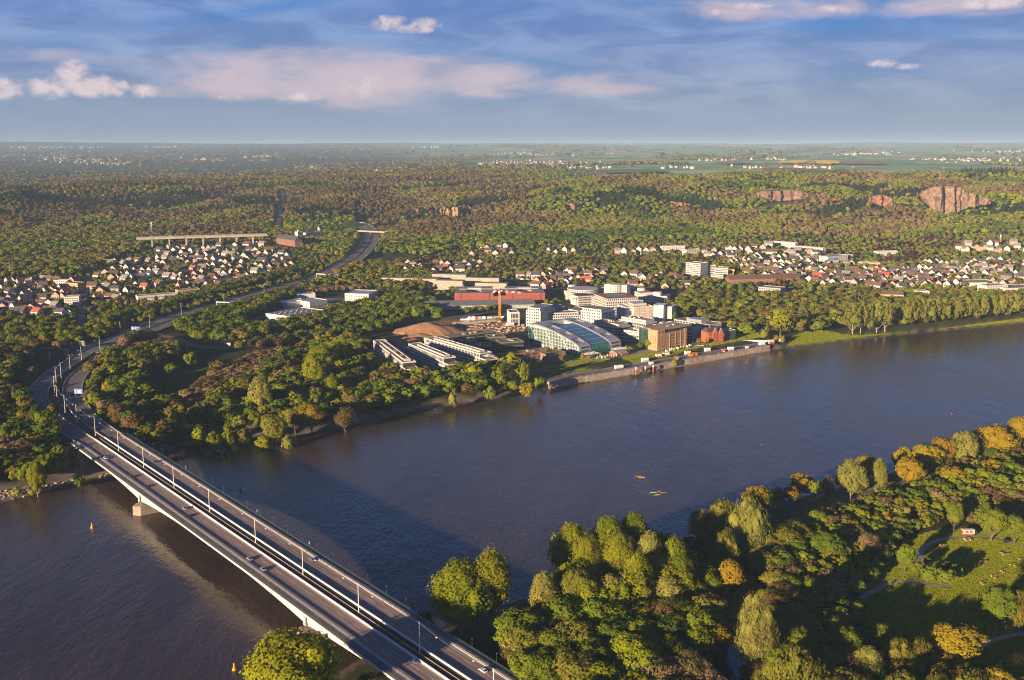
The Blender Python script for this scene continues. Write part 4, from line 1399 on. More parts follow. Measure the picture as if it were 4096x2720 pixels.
# ---- the curved glass hotel
def hotel():
    zg = 7.6
    B = Bld('curved_hotel', 'curved silver hotel with a blue glass roof between two wings', 'hotel', (2317, 1427), (2478, 1398), zg, zg, (2101, 1376, zg))
    W, L = B.W, B.D
    ww = W * .27
    B.foot(0, W, 0, L)
    k = 0.0
    # side elevation of the shell: z over y (0 front .. L back)
    prof = [(2.0, 0.0), (0.6, 3.0), (-0.2, 6.0), (0.2, 9.0), (2.0, 11.4), (5.5, 13.0), (14, 15.2), (26, 17.9), (40, 20.6), (54, 22.8), (68, 24.4), (82, 25.3), (94, 25.4), (102, 24.4), (L - 1.5, 21.6), (L - .2, 18.0), (L - 1.4, 12.0), (L - 3.2, 6.0), (L - 4.0, 0.0)]
    sc = L / 108.0
    prof = [(y * sc if y < 102.1 else y, z) for y, z in prof]
    pf = spline([(y, z) for y, z in prof], 2.4)
    pf = pf[:, :2]
    def shell(name, x0, x1, holes, m, th=1.1):
        """thick ribbon along the profile with openings in its middle band"""
        xs_ = [x0, x0 + (x1 - x0) * .20, x0 + (x1 - x0) * .80, x1]
        n = len(pf)
        tan = np.gradient(pf, axis=0); tan /= np.linalg.norm(tan, axis=1)[:, None]
        nrm = np.stack([tan[:, 1], -tan[:, 0]], 1)
        inner = pf + nrm * th
        vs, fs = [], []
        for lay in (pf, inner):
            for x in xs_:
                vs += [(x, p[0], p[1]) for p in lay]
        def I(l, c, i): return l * 4 * n + c * n + i
        hole = lambda i: any(a <= pf[i][0] / L and pf[i + 1][0] / L <= b and pf[i][1] > 12.5 for a, b in holes)
        for c in range(3):
            for i in range(n - 1):
                if c == 1 and hole(i):
                    continue
                fs.append((I(0, c, i), I(0, c, i + 1), I(0, c + 1, i + 1), I(0, c + 1, i)))
                fs.append((I(1, c + 1, i), I(1, c + 1, i + 1), I(1, c, i + 1), I(1, c, i)))
        for i in range(n - 1):
            fs.append((I(0, 0, i), I(1, 0, i), I(1, 0, i + 1), I(0, 0, i + 1)))
            fs.append((I(0, 3, i + 1), I(1, 3, i + 1), I(1, 3, i), I(0, 3, i)))
        for i in range(n - 1):                        # the cheeks of the openings
            if hole(i):
                fs.append((I(0, 1, i), I(0, 1, i + 1), I(1, 1, i + 1), I(1, 1, i)))
                fs.append((I(0, 2, i + 1), I(0, 2, i), I(1, 2, i), I(1, 2, i + 1)))
        o = MB().add(vs, fs).build(name, m, B.o)
        return o
    def zroof(y):
        top = [p for p in pf if p[1] > 9]
        ys_ = np.array([p[0] for p in top]); zs_ = np.array([p[1] for p in top])
        od = np.argsort(ys_)
        return float(np.interp(y, ys_[od], zs_[od]))
    holesL = [(.07, .20), (.27, .42), (.50, .68)]
    holesR = [(.10, .24), (.32, .44), (.58, .78)]
    for nm, x0, x1, hs in (('wing_shell', 0, ww, holesL), ('wing_shell', W - ww, W, holesR)):
        sh = shell(nm, x0, x1, hs, R_SILVER)
        for a, b in hs:                              # roof terraces sunk into the shell
            ym = (a + b) / 2 * L
            f = MB().box(x0 + ww * .19, x1 - ww * .19, a * L - 1, b * L + 1, zroof(a * L) - 3.3, zroof(a * L) - 2.9).build('terrace_floor', R_BROWN, sh)
            g = random.Random(int(ym))
            for i in range(int((b - a) * L / 2.2)):
                y = a * L + 1 + i * 2.2
                MB().box(x0 + ww * .21, x1 - ww * .21, y, y + .28, zroof(y) - 1.0, zroof(y) - .6).build('terrace_beam', W_LGREY, f)
    # storeys: glass body and window panels between white ribs on the long side
    nf = 6
    fh = 3.55
    cols = 33
    for side, xf, face in ((0, .55, 'l'), (1, W - .55, 'r')):
        xa, xb = (xf, ww - .4) if side == 0 else (W - ww + .4, xf)
        body = [p for p in pf]
        inner = [(min(max(y, 2.2), L - 4.6), max(0, z - 1.5)) for y, z in body]
        mb = MB()
        n = len(inner)
        vs = [(xa, y, z) for y, z in inner] + [(xb, y, z) for y, z in inner]
        fs = [tuple(range(n)), tuple(range(2 * n - 1, n - 1, -1))] + [(i, n + i, n + (i + 1) % n, (i + 1) % n) for i in range(n)]
        mb.add(vs, fs).build('wing_body', W_LGREY, B.o)
        step = (L - 8) / cols
        for c in range(cols):
            y = 4 + step * (c + .5)
            for f in range(nf):
                z = .5 + fh * f
                top = min(z + fh - .55, zroof(y) - 1.7)
                if top - z < 1.2 or (f == 0 and side == 0 and c % 5 == 2):
                    continue
                h = round((top - z) * 2) / 2
                B.win(face, xf, [y], [z], round(step * .66, 2), h, G_GREEN if (c * 7 + f * 3) % 5 else (G_PALE if (c + f) % 2 else M_GLASSD), 'window', t=.14)
    # noses: two slots of windows in each
    for x0, x1 in ((0, ww), (W - ww, W)):
        for zz in (4.6, 8.2):
            B.win('f', 0.35 if zz < 6 else .25, spread(x0 + ww * .16, x1 - ww * .16, 7), [zz], ww * .07, 1.9, M_GLASSD, 'slot_window', t=.6)
    # glass roof between the wings, panes and ribs
    gl = [(y, z - .9) for y, z in pf if y < L * .66 and z > 1.0 and not (y > L * .5 and z < 8)]
    gl = gl[:]
    nx = 12
    gx = np.linspace(ww + .05, W - ww - .05, nx + 1)
    pane_m = {}
    for i in range(0, len(gl) - 1, 2):
        j = min(i + 2, len(gl) - 1)
        (ya, za), (yb2, zb) = gl[i], gl[j]
        front = za < 10.5
        m = G_TEAL if front else G_BLUE
        dx = gx[1] - gx[0]
        me = MB().add([(0.06, 0.0, 0.0), (dx - .06, 0.0, 0.0), (dx - .06, yb2 - ya, zb - za), (0.06, yb2 - ya, zb - za), (0.06, 0.0, -.12), (dx - .06, 0.0, -.12), (dx - .06, yb2 - ya, zb - za - .12), (.06, yb2 - ya, zb - za - .12)],
                      [(0, 1, 2, 3), (7, 6, 5, 4), (0, 4, 5, 1), (1, 5, 6, 2), (2, 6, 7, 3), (3, 7, 4, 0)]).mesh('glass_pane', m)
        for c in range(nx):
            link('glass_pane', me, B.o, (float(gx[c]), ya, za))
        if not front and i % 4 == 0:
            B.box('glass_rib', W_LGREY, ww + .1, W - ww - .1, ya - .12, ya + .12, za + .02, za + .22)
    mb = MB()
    for c in range(nx + 1):
        for i in range(len(gl) - 1):
            mb.add([(gx[c] - .06, gl[i][0], gl[i][1] + .03), (gx[c] + .06, gl[i][0], gl[i][1] + .03), (gx[c] + .06, gl[i + 1][0], gl[i + 1][1] + .03), (gx[c] - .06, gl[i + 1][0], gl[i + 1][1] + .03)], [(0, 1, 2, 3)])
    mb.build('glazing_bar', G_PALE, B.o, kind='stuff')
    B.box('atrium_back', M_GLASSD, ww + .3, W - ww - .3, L * .655, L * .67, 0, zroof(L * .66) - 1.2)
    # bar closing the court at the back, with its own roof
    bar = [(y, z) for y, z in pf if y > L * .84 and z > -1]
    vs = [(ww - .3, y, z) for y, z in bar] + [(W - ww + .3, y, z) for y, z in bar]
    n = len(bar)
    vs += [(ww - .3, L * .84, 0), (W - ww + .3, L * .84, 0)]
    fs = [(i, i + 1, n + i + 1, n + i) for i in range(n - 1)] + [(0, n, 2 * n + 1, 2 * n), tuple([2 * n] + list(range(n - 1, -1, -1))), tuple([2 * n + 1] + list(range(n, 2 * n)))]
    MB().add(vs, fs).build('back_bar', R_SILVER, B.o)
    B.win('f', L * .84, spread(ww, W - ww, 14, .4), [3 + 3.5 * i for i in range(5)], 1.5, 2.3, G_DGREEN)
    B.win('l', W - ww + .35, spread(L * .68, L * .83, 9, .4), [3 + 3.5 * i for i in range(5)], 1.2, 2.4, G_GREEN)
    B.win('r', ww - .35, spread(L * .68, L * .83, 9, .4), [3 + 3.5 * i for i in range(5)], 1.2, 2.4, G_GREEN)
    # pergolas in front of both noses
    return B
HT = hotel()
for i, (x0, x1) in enumerate(((2, HT.W * .30), (HT.W * .74, HT.W - 1))):
    q = HT.w(x0, -13)
    pg = empty('pergola', (q[0], q[1], 7.8), HT.rz, ['white steel pergola in front of the left wing of the curved hotel', 'white steel pergola in front of the right wing of the curved hotel'][i], 'pergola', 'pergolas in front of the hotel')
    w = x1 - x0
    for u in np.linspace(0, w, 5):
        MB().box(u - .12, u + .12, 0, 11, 3.2, 3.5).build('beam', M_WHITE, pg)
        for y in (.2, 10.8):
            MB().box(u - .12, u + .12, y - .12, y + .12, 0, 3.2).build('post', M_WHITE, pg)
    for y in (.2, 10.8):
        MB().box(-.12, w + .12, y - .12, y + .12, 3.51, 3.75).build('beam', M_WHITE, pg)

# ---- the white blocks behind the hotel
def whiteblock(label, a, b, zt, depth, h, rows, cols, scols, setback=False, z0=7.6, ww=1.5, wh=1.9):
    return block('white_office', label, 'office building', a, b, zt, depth, h, W_WHITE, R_GREY, rows, cols, z0, ww, wh, scols, 'white office blocks behind the hotel', M_GLASSD, True, setback)
wb = whiteblock('white cube with tall glazed front beside the crane', (2040, 1250), (2078, 1249), 25, 24, 17, 1, 0, 0)
wb.win('f', 0, spread(0, wb.W, 5, 1.2), [1.5, 5.3], (wb.W - 3) / 5 * .8, 3.4, M_GLASSD)
wb.win('f', 0, spread(0, wb.W, 5, 1.2), [9.8], (wb.W - 3) / 5 * .8, 6, M_GLASSD)
whiteblock('tall white office block with setback top left of centre', (2104, 1241), (2162, 1246), 29.6, 40, 22, 6, 6, 9, True)
whiteblock('long four-storey white block right behind the curved hotel', (2153, 1266), (2320, 1261), 20.6, 20, 13, 4, 22, 4, True)
whiteblock('white bar at the back left of the white office group', (2150, 1226), (2213, 1226), 28.6, 16, 21, 6, 7, 3)
whiteblock('white middle bar with pale roof in the white office group', (2195, 1240), (2262, 1238), 24.6, 20, 17, 5, 8, 3, True)
whiteblock('low white link block with grey roof in the white office group', (2258, 1232), (2312, 1244), 24.6, 22, 16.5, 5, 7, 3)
whiteblock('tall white block with balconies at the right end of the white group', (2323, 1242), (2406, 1252), 29.6, 30, 22, 6, 8, 6, True)

# ---- white six-storey block with brown roof round a court
B = Bld('court_block', 'white six-storey block with brown roof round a green court', 'office building', (2424, 1215), (2572, 1208), 26, 8.0)
W = B.W
D = 52
B.foot(0, W, 0, D)
B.box('wall', W_WHITE, 0, W, 0, D, -1, 20.5)
for i in range(6):
    B.win('f', 0, spread(0, W, 17, .5), [.9 + 3.35 * i], 1.7, 2.2, G_WIN)
    B.win('l', 0, spread(0, D, 16, .5), [.9 + 3.35 * i], 1.7, 2.2, G_WIN)
B.box('top_storey', W_WHITE, 2.5, W - 6, 2.5, D - 2.5, 20.5, 24)
B.win('f', 2.5, spread(2.5, W - 6, 15, .5), [21.2], 1.7, 2.0, G_WIN)
B.win('l', 2.5, spread(2.5, D - 2.5, 14, .5), [21.2], 1.7, 2.0, G_WIN)
mb = MB().box(2, W - 5.5, 2, 14, 24.01, 24.4).box(2, W - 5.5, D - 14, D - 2, 24.01, 24.4).box(2, 14, 14.01, D - 14.01, 24.01, 24.4).box(W - 17, W - 5.5, 14.01, D - 14.01, 24.01, 24.4)
mb.build('roof', mat('rust_roof', (0.30, 0.13, 0.075), .9, .15, .1, coord='World'), B.o)
B.box('court_glass', G_DGREEN, 14.1, W - 17.1, 14.1, D - 14.1, 24.0, 24.15)
mg = mat('green_blind', (0.04, 0.33, 0.09), .6, .1, .3)
for u in spread(15, W - 18, 8):
    B.box('green_blind', mg, u - 1, u + 1, D - 14.08, D - 14.02, 24.16, 24.39)
B.win('l', 0, [8], [1.2], 12, 9, mg, 'green_entrance', t=.2)

# ---- the big white complex behind it
B = Bld('white_complex', 'large white complex with a curved tower and round roof drums', 'office building', (2256, 1162), (2664, 1185), 21, 8.4)
W = B.W
def cplx(x0, x1, y0, y1, h, nf, nc, face='f', roofm=R_DBROWN, nl=0):
    B.foot(x0, x1, y0, y1)
    B.box('wall', W_WHITE, x0, x1, y0, y1, -1, h)
    B.flat(x0, x1, y0, y1, h, roofm, W_WHITE, .6)
    if nc:
        B.win('f', y0, spread(x0, x1, nc, 1), [1.0 + (h - .5) / nf * i for i in range(nf)], 1.5, 1.5, G_WIN)
    if nl:
        B.win('l', x0, spread(y0, y1, nl, 1), [1.0 + (h - .5) / nf * i for i in range(nf)], 1.5, 1.5, G_WIN)
cx, cy = B.loc(2256, 1162, 21)
p = [B.loc(*q, 21) for q in ((2256, 1162), (2310, 1195), (2365, 1148), (2480, 1170), (2560, 1185), (2660, 1205))]
def bar2(a, b, depth, h, nf, nc, za, roofm=R_DBROWN):
    """one wing between two photograph points, as a part of the complex"""
    A_, B_ = np.array(P(*a, za)[:2]), np.array(P(*b, za)[:2])
    v = B_ - A_; Ln = float(np.linalg.norm(v)); ang = math.atan2(v[1], v[0]) - B.rz
    lo = (float((A_ - B.A) @ B.ex), float((A_ - B.A) @ B.ey))
    FOOT.append([tuple(A_), tuple(B_), tuple(B_ + np.array([-v[1], v[0]]) / Ln * depth), tuple(A_ + np.array([-v[1], v[0]]) / Ln * depth)])
    wing = bx(0, Ln, 0, depth, -1, h).build('wing', W_WHITE, B.o, (*lo, 0), ang)
    bx(.4, Ln - .4, .4, depth - .4, h + .01, h + .12).build('roof', roofm, wing)
    me = bx(-.75, .75, -.1, .04, 0, 1.5).mesh('window', G_WIN)
    for u in spread(0, Ln, nc, .8):
        for i in range(nf):
            link('window', me, wing, (u, 0, 1.0 + (h - .5) / nf * i))
    return wing
bar2((2256, 1161), (2312, 1180), 18, 13, 4, 14, 21.4)
bar2((2312, 1186), (2372, 1182), 22, 14, 4, 11, 22.4)
bar2((2365, 1150), (2432, 1150), 14, 15, 4, 13, 23.4)
bar2((2494, 1152), (2560, 1172), 22, 14, 4, 12, 22.4, R_BROWN)
bar2((2548, 1180), (2668, 1186), 26, 11, 3, 18, 19.4, R_BROWN)
def drum(xp, yp, zt, r, h0, h1, m=W_WHITE, wn=0):
    x, y = B.loc(xp, yp, zt)
    d = MB().lathe([(r, h0), (r, h1)], 24, 0, 0).build('drum', m, B.o, (x, y, 0))
    if wn:
        me = bx(-.6, .6, -.12, .05, 0, 1.6).mesh('window', G_WIN)
        for a in np.linspace(0, 2 * math.pi, wn, endpoint=False):
            for z in np.arange(h1 - 3, h0 + 1, -3.4):
                o = link('window', me, d, (r * math.sin(a), -r * math.cos(a), z), a)
    return d
drum(2331, 1153, 25, 23, 0, 17, W_LGREY, 40)
drum(2288, 1146, 24, 6, 0, 18)
drum(2524, 1146, 24, 5, 10, 17)
drum(2565, 1158, 24, 6.5, 10, 18)
drum(2630, 1174, 22, 6.5, 8, 16)
x, y = B.loc(2462, 1180, 9)
tw = bx(-17, 17, 0, 16, -1, 25).build('tower', W_WARM, B.o, B.loc(2462, 1140, 33) + (0,), 0.0)
MB().lathe([(9, -1), (9, 25.6)], 20).build('tower_bay', W_WHITE, tw, (0, 1, 0))
me = bx(-.6, .6, -.15, .05, 0, 1.8).mesh('window', G_WIN)
for z in (12, 15.5, 19, 22):
    for a in (-.6, -.3, 0, .3, .6):
        link('window', me, tw, (9 * math.sin(a), 1 - 9 * math.cos(a), z), a)

# ---- striped office and the white tower
B = Bld('striped_office', 'pale office block with orange and blue fin stripes', 'office building', (2537, 1230), (2612, 1226), 29, 8.0)
W = B.W; D = 34
B.foot(-8, W + 10, 0, D)
B.box('wall', W_WARM, 0, W, 0, D, 3.4, 21)
B.box('ground_floor', M_GLASSD, 2, W - 2, 2, D - 2, -1, 3.4)
fm = [mat('orange_fin', (0.50, 0.17, 0.07), .7, .1, .3), mat('pale_blue_fin', (0.36, 0.42, 0.52), .7, .1, .3), mat('cream_fin', (0.55, 0.45, 0.28), .7, .1, .3), W_WHITE]
me = [bx(-.22, .22, -.35, 0.0, 3.6, 20.6).mesh('facade_fin', m) for m in fm]
for i, u in enumerate(spread(0, W, 30, .3)):
    link('facade_fin', me[(0, 3, 1, 3, 0, 3, 2, 3)[i % 8]], B.o, (u, 0, 0))
for i, u in enumerate(spread(0, D, 24, .3)):
    link('facade_fin', me[(1, 3, 2, 3, 1, 3)[i % 6]], B.o, (0, u, 0), -math.pi / 2)
for z in (6.8, 10.3, 13.8, 17.3):
    B.box('floor_band', W_WHITE, -.4, W + .02, -.4, D, z, z + .5)
B.flat(0, W, 0, D, 21, R_BROWN, W_WARM, .8)
B.box('plant_room', EQUIP, W * .15, W * .85, D * .3, D * .8, 21.1, 24)
zig = B.box('side_stair', W_LGREY, -7, -.05, 8, D + 4, 0, 20.5)
for k in range(5):
    B.box('zigzag_panel', W_WHITE, -7.6 + (k % 2) * .6, -6.9 + (k % 2) * .6, 8.2 + k * 5.5, 13 + k * 5.5, .2, 20)
B = Bld('white_tower', 'slim windowless white tower with a green top band', 'tower', (2612, 1300), (2652, 1303), 9, 8.0)
W = B.W
B.foot(0, W, 0, 18)
B.box('shaft', W_WHITE, 0, W, 0, 17, -1, 27)
B.box('top_band', mat('green_band', (0.16, 0.32, 0.27), .7, .1, .3), -.06, W * .5, -.06, 5, 25, 27.05)
B.box('rear_shaft', W_WARM, W * .6, W + 8, 10, 30, -1, 24)
for i in range(7):
    B.box('panel_joint', W_LGREY, -.03, W + .03, -.03, .02, 2.5 + i * 3.5, 2.58 + i * 3.5)
for u in (W * .75, W * 1.1):
    MB().tube((u, 14, 27), (u, 14, 37), .15, .06).build('antenna', M_GALV, B.o)

# ---- grey glass offices to the right of the hotel
def greyoff(label, a, b, zt, depth, h, rows, n, roofm=R_BROWN, top=True, seed=0):
    B = Bld('grey_office', label, 'office building', a, b, zt, 7.6, None, 'grey glass offices right of the hotel')
    W = B.W
    B.foot(0, W, 0, depth)
    fh = h / rows
    for i in range(rows):
        B.box('glazed_storey', M_GLASSD, .3, W - .3, .3, depth - .3, fh * i, fh * (i + 1) - 1.0)
        B.box('floor_band', W_LGREY, 0, W, 0, depth, fh * (i + 1) - 1.0, fh * (i + 1))
        B.win('f', .3, spread(0, W, n, .2), [fh * i + .1], W / n * .42, fh - 1.15, G_PALE, 'window_panel', t=.25)
        B.win('l', .3, spread(0, depth, max(2, int(n * depth / W)), .2), [fh * i + .1], W / n * .42, fh - 1.15, G_PALE, 'window_panel', t=.25)
    if top:
        B.box('top_storey', W_LGREY, 2.2, W - 2.2, 2.2, depth - 2.2, h, h + 3.3)
        B.win('f', 2.2, spread(2.2, W - 2.2, n, .2), [h + .5], W / n * .6, 2.1, G_PALE)
        B.flat(2.2, W - 2.2, 2.2, depth - 2.2, h + 3.3, roofm, W_LGREY, .4)
        B.equip(W * .2, W * .7, depth * .3, depth * .7, h + 3.3, 4, seed)
        B.flat(0, W, 0, depth, h - .05, R_GREY, W_LGREY, .35)
    else:
        B.flat(0, W, 0, depth, h, roofm, W_LGREY, .5)
    return B
greyoff('grey glass office wing with brown roof touching the hotel', (2366, 1292), (2475, 1310), 21, 22, 13, 4, 14, seed=11)
greyoff('long grey glass office wing behind, parallel to the striped block', (2475, 1278), (2585, 1296), 24, 20, 16.5, 5, 16, seed=12)
greyoff('small grey glass office with open corner frame in front', (2484, 1332), (2582, 1344), 18, 22, 10.5, 3, 12, seed=13)
greyoff('grey glass office behind the orange brick mill', (2592, 1310), (2680, 1318), 18, 26, 11, 3, 12, seed=14)
def beigegrid(label, a, b, zt, depth, h, rows, n):
    B = Bld('grid_office', label, 'office building', a, b, zt, 7.8, None, 'cream gridded offices by the villa')
    W = B.W
    B.foot(0, W, 0, depth)
    B.box('wall', W_WARM, 0, W, 0, depth, -1, h)
    fh = h / rows
    B.win('f', 0, spread(0, W, n, .3), [fh * i + .5 for i in range(rows)], W / n * .72, fh - 1.0, M_GLASSD)
    k = max(2, int(n * depth / W))
    B.win('l', 0, spread(0, depth, k, .3), [fh * i + .5 for i in range(rows)], depth / k * .72, fh - 1.0, M_GLASSD)
    B.flat(0, W, 0, depth, h, R_GREEN, W_WARM, .5)
    return B
beigegrid('long cream gridded office with planted roof', (2636, 1296), (2772, 1312), 21.8, 22, 14, 3, 13)
b2 = beigegrid('cream gridded office block behind, with silver roof hood', (2696, 1275), (2838, 1297), 21.8, 24, 13, 3, 12)
b2.box('roof_hood', R_SILVER, b2.W * .3, b2.W * .72, 4, 20, 13.1, 16.5)
beigegrid('narrow cream gridded wing end next to the villa', (2788, 1300), (2830, 1300), 20.8, 20, 13, 4, 4)

# ---- the orange brick mill
B = Bld('brick_mill', 'orange brick mill with small arched windows and a glass top floor', 'mill', (2628, 1407), (2744, 1385), 7.6, 7.6)
W = B.W; D = 24
B.foot(0, W, 0, D, 2)
B.box('wall', W_MILL, 0, W, 0, D * .55, -1, 19.5)
B.box('corner_tower', W_MILL, -.25, W * .24, -.25, D * .55, -1, 23.6)
B.box('corner_pier', W_MILL, W * .93, W + .25, -.3, 2.4, -1, 20.6)
for u in (.42, .62, .80):
    B.box('pilaster', W_MILL, W * u - .45, W * u + .45, -.32, -.01, -1, 20)
B.box('cornice', W_MILL, W * .24, W + .3, -.4, .2, 18.9, 19.6)
B.box('glass_storey', M_GLASSD, W * .25, W + 8, 1.2, D, 19.52, 22.6)
B.box('rear_glass_block', G_DGREEN, W * .02, W + 9, D * .56, D + 4, -1, 22.4)
for i in range(6):
    B.box('floor_band', W_LGREY, W + 8.9, W + 9.1, D * .56, D + 4.1, 3.4 * i, 3.4 * i + .5)
    B.box('floor_band', W_LGREY, W + .3, W + 9.0, D * .56 - .15, D * .56, 3.4 * i, 3.4 * i + .5)
B.box('roof', mat('sand_roof', (0.40, 0.28, 0.19), .9, .15, .1, coord='World'), W * .1, W + 9.4, .8, D + 4.4, 22.62, 23.3)
B.equip(W * .5, W * .9, 6, 16, 23.3, 3, 5)
mw = mat('mill_window', (0.12, 0.075, 0.05), .4, .3, .3)
for z in (4.6, 8.0, 11.4, 14.8):
    for u in (.31, .36, .47, .505, .54, .575, .67, .705, .74, .87, .905):
        B.win('f', 0, [W * u], [z], .75, 1.7, mw)
    for u in (.06, .17):
        B.win('f', -.25, [W * u], [z], .9, 1.8, mw)
    B.win('l', -.25, [2.5, 6, 9.5], [z], .8, 1.7, mw)
for u in (.06, .17):
    B.win('f', -.25, [W * u], [20.4], 2.2, 1.6, M_GLASSD)
for u in spread(W * .42, W * .82, 6):
    B.win('f', 0, [u], [.2], 1.7, 3.0, M_BLACK, 'arched_door')

# ---- the red gabled villa with the glass annex
B = Bld('gabled_villa', 'red brick villa with stepped gables and slate roof', 'villa', (2832, 1372), (2892, 1366), 8.6, 8.4)
W = B.W; D = 16
B.foot(0, W + 6, 0, D + 6, 2)
B.box('wall', W_RBRICK, 0, W, 0, D, -1.5, 12)
MB().add([(-.4, -.2, 12.01), (W + .4, -.2, 12.01), (W + .4, D + .4, 12.01), (-.4, D + .4, 12.01), (3, D / 2, 17), (W - 3, D / 2, 17)], [(0, 1, 5, 4), (1, 2, 5), (2, 3, 4, 5), (3, 0, 4), (3, 2, 1, 0)]).build('roof', R_SLATE, B.o)
def gable(x, w, h):
    g = MB()
    n = 5
    for i in range(n):
        ww_ = w * (1 - i / n)
        g.box(x - ww_ / 2, x + ww_ / 2, -1.25, -.2, (0 if i == 0 else h + (i - 1) * 1.15), h + i * 1.15)
    gg = g.build('stepped_gable', W_RBRICK, B.o)
    for i in range(n):
        ww_ = w * (1 - i / n)
        for s in (-1, 1):
            MB().box(x + s * (ww_ / 2 - .5) - .5, x + s * (ww_ / 2 - .5) + .5, -1.3, -.15, h + i * 1.15 + .01, h + i * 1.15 + .28).build('coping', W_WARM, gg)
    return gg
gable(W * .42, 6.0, 12.2)
gable(W * .80, 5.2, 11.6)
B.box('bay', W_RBRICK, W * .6, W * .98, -1.1, -.01, -1, 10.5)
for z in (1.4, 5.0, 8.4):
    B.win('f', -1.25, [W * .36, W * .48], [z], .9, 1.8, mw)
    B.win('f', 0, [W * .1, W * .2], [z], .9, 1.8, mw)
    B.win('f', -1.1, [W * .72, W * .88], [z], .9, 1.8, mw)
    B.win('l', 0, spread(0, D, 4, 1), [z], .9, 1.8, mw)
B.box('chimney', W_RBRICK, W * .3, W * .3 + 1, 6, 7, 15, 19)
q = B.w(W + 1, 6)
block('glass_annex', 'glass office annex behind the red gabled villa', 'office building', tuple(q), tuple(B.w(W + 22, 6)), 8, 16, 11, G_DGREEN, R_GREY, 3, 8, 8.2, 1.8, 2.4, 5, None, M_GLASSD, True, False, W_LGREY, True)

# ---- red office with two courts
B = Bld('red_office', 'red-clad office with two square courts', 'office building', (1818, 1216), (2180, 1214), 8.5, 8.2)
W = B.W; D = 74
B.foot(0, W, 0, D + 4)
wing = W * .43
for x0 in (0, W - wing):
    cw = 17
    for nm, a in (('front_range', (x0, x0 + wing, 0, cw)), ('back_range', (x0, x0 + wing, D - cw, D)), ('side_range', (x0, x0 + cw, cw + .01, D - cw - .01)), ('side_range', (x0 + wing - cw, x0 + wing, cw + .01, D - cw - .01))):
        B.box(nm, W_RED, *a, -1, 15.2)
        B.box('roof', R_GREY, a[0] + .3, a[1] - .3, a[2] + .3, a[3] - .3, 15.21, 15.4)
    B.box('court_wall', W_WARM, x0 + cw + .02, x0 + wing - cw - .02, D - cw - .4, D - cw - .05, 2, 15.5)
    B.box('court_floor', G_PALE, x0 + cw + .02, x0 + wing - cw - .02, cw + .02, D - cw - .5, 3, 4)
    for cx_, cy_ in ((x0 + 5, 6), (x0 + wing - 14, 6), (x0 + 5, D - 14), (x0 + wing - 14, D - 14)):
        B.box('solar_panel', mat('solar_panel', (0.02, 0.035, 0.10), .25, .1, .3, spec=.7), cx_, cx_ + 8, cy_, cy_ + 6, 15.5, 15.9)
    for r in range(3):
        B.win('f', 0, [u for i, u in enumerate(spread(x0, x0 + wing, 22, .5))], [2.6 + 4.1 * r], wing / 22 * .68, 1.5, mat('grey_window', (.13, .12, .12), .3, .2, .3, objrand=.4))
    if x0 == 0:
        for r in range(3):
            B.win('l', 0, spread(0, D, 18, .5), [2.6 + 4.1 * r], D / 18 * .68, 1.5, mat('grey_window', (.13, .12, .12), .3, .2, .3, objrand=.4))
    for u in (x0 + wing * .16, x0 + wing * .88):
        B.box('dark_slot', M_BLACK, u, u + 1.3, -.05, .3, 0, 15)
B.box('link_range', W_RED, wing + .01, W - wing - .01, 0, 14, -1, 10.5)
B.win('f', 0, spread(wing, W - wing, 7, .5), [2.6, 6.7], 3.2, 1.5, mat('grey_window', (.13, .12, .12), .3, .2, .3))
B.box('link_roof', R_GREY, wing + .3, W - wing - .3, .3, 13.7, 10.51, 10.7)
B.box('roof_walk', W_LGREY, 6, W - 8, D * .48, D * .48 + 2.4, 16.2, 17.0)

# ---- long low glass hall in front of the red office
B = Bld('glass_hall', 'long low glass hall with a grey roof in front of the red office', 'hall', (1690, 1240), (2140, 1232), 9, 8.0)
W = B.W
B.foot(0, W, 0, 26)
B.box('glass_front', G_PALE, 0, W, 0, 24, -.5, 6.4)
MB().add([(-1, -2.5, 6.45), (W + 1, -2.5, 6.45), (W + 1, 26, 9.4), (-1, 26, 9.4), (-1, -2.5, 6.75), (W + 1, -2.5, 6.75), (W + 1, 26, 9.7), (-1, 26, 9.7)], [(3, 2, 1, 0), (4, 5, 6, 7), (0, 1, 5, 4), (1, 2, 6, 5), (2, 3, 7, 6), (3, 0, 4, 7)]).build('roof', R_GREY, B.o)
for u in np.linspace(0, W, 56):
    B.box('mullion', W_LGREY, u - .12, u + .12, -.2, -.01, 0, 6.4)
for z in (0.2, 3.2):
    B.box('transom', W_LGREY, 0, W, -.26, -.21, z, z + .3)

# ---- beige complex further back
B = Bld('beige_complex', 'beige concrete office complex with flat roofs among trees', 'office building', (1738, 1160), (1850, 1163), 9, 9)
B.foot(-5, B.W + 90, 0, 110)
def beige(x0, x1, y0, y1, h, n, nl):
    wv = B.box('wing', W_BEIGE, x0, x1, y0, y1, -1, h)
    bx(x0 + .4, x1 - .4, y0 + .4, y1 - .4, h + .01, h + .1).build('roof', R_GREY, wv)
    k = int(h // 3.6)
    for i in range(k):
        B.win('f', y0, spread(x0, x1, n, .8), [1 + 3.6 * i], (x1 - x0) / n * .72, 1.7, G_PALE, parent=wv)
        if nl:
            B.win('l', x0, spread(y0, y1, nl, .8), [1 + 3.6 * i], (y1 - y0) / nl * .7, 1.7, G_PALE, parent=wv)
W = B.W
beige(0, W, 0, 18, 15, 11, 4)
beige(-22, -.1, 14, 44, 15, 4, 6)
beige(-70, -22.1, 30, 46, 13, 8, 3)
beige(-98, -70.1, 38, 60, 12, 5, 3)
beige(-20, 36, 60, 78, 17, 9, 3)
beige(36.1, 92, 50, 66, 14, 9, 3)
beige(60, 110, 20, 36, 10, 9, 2)

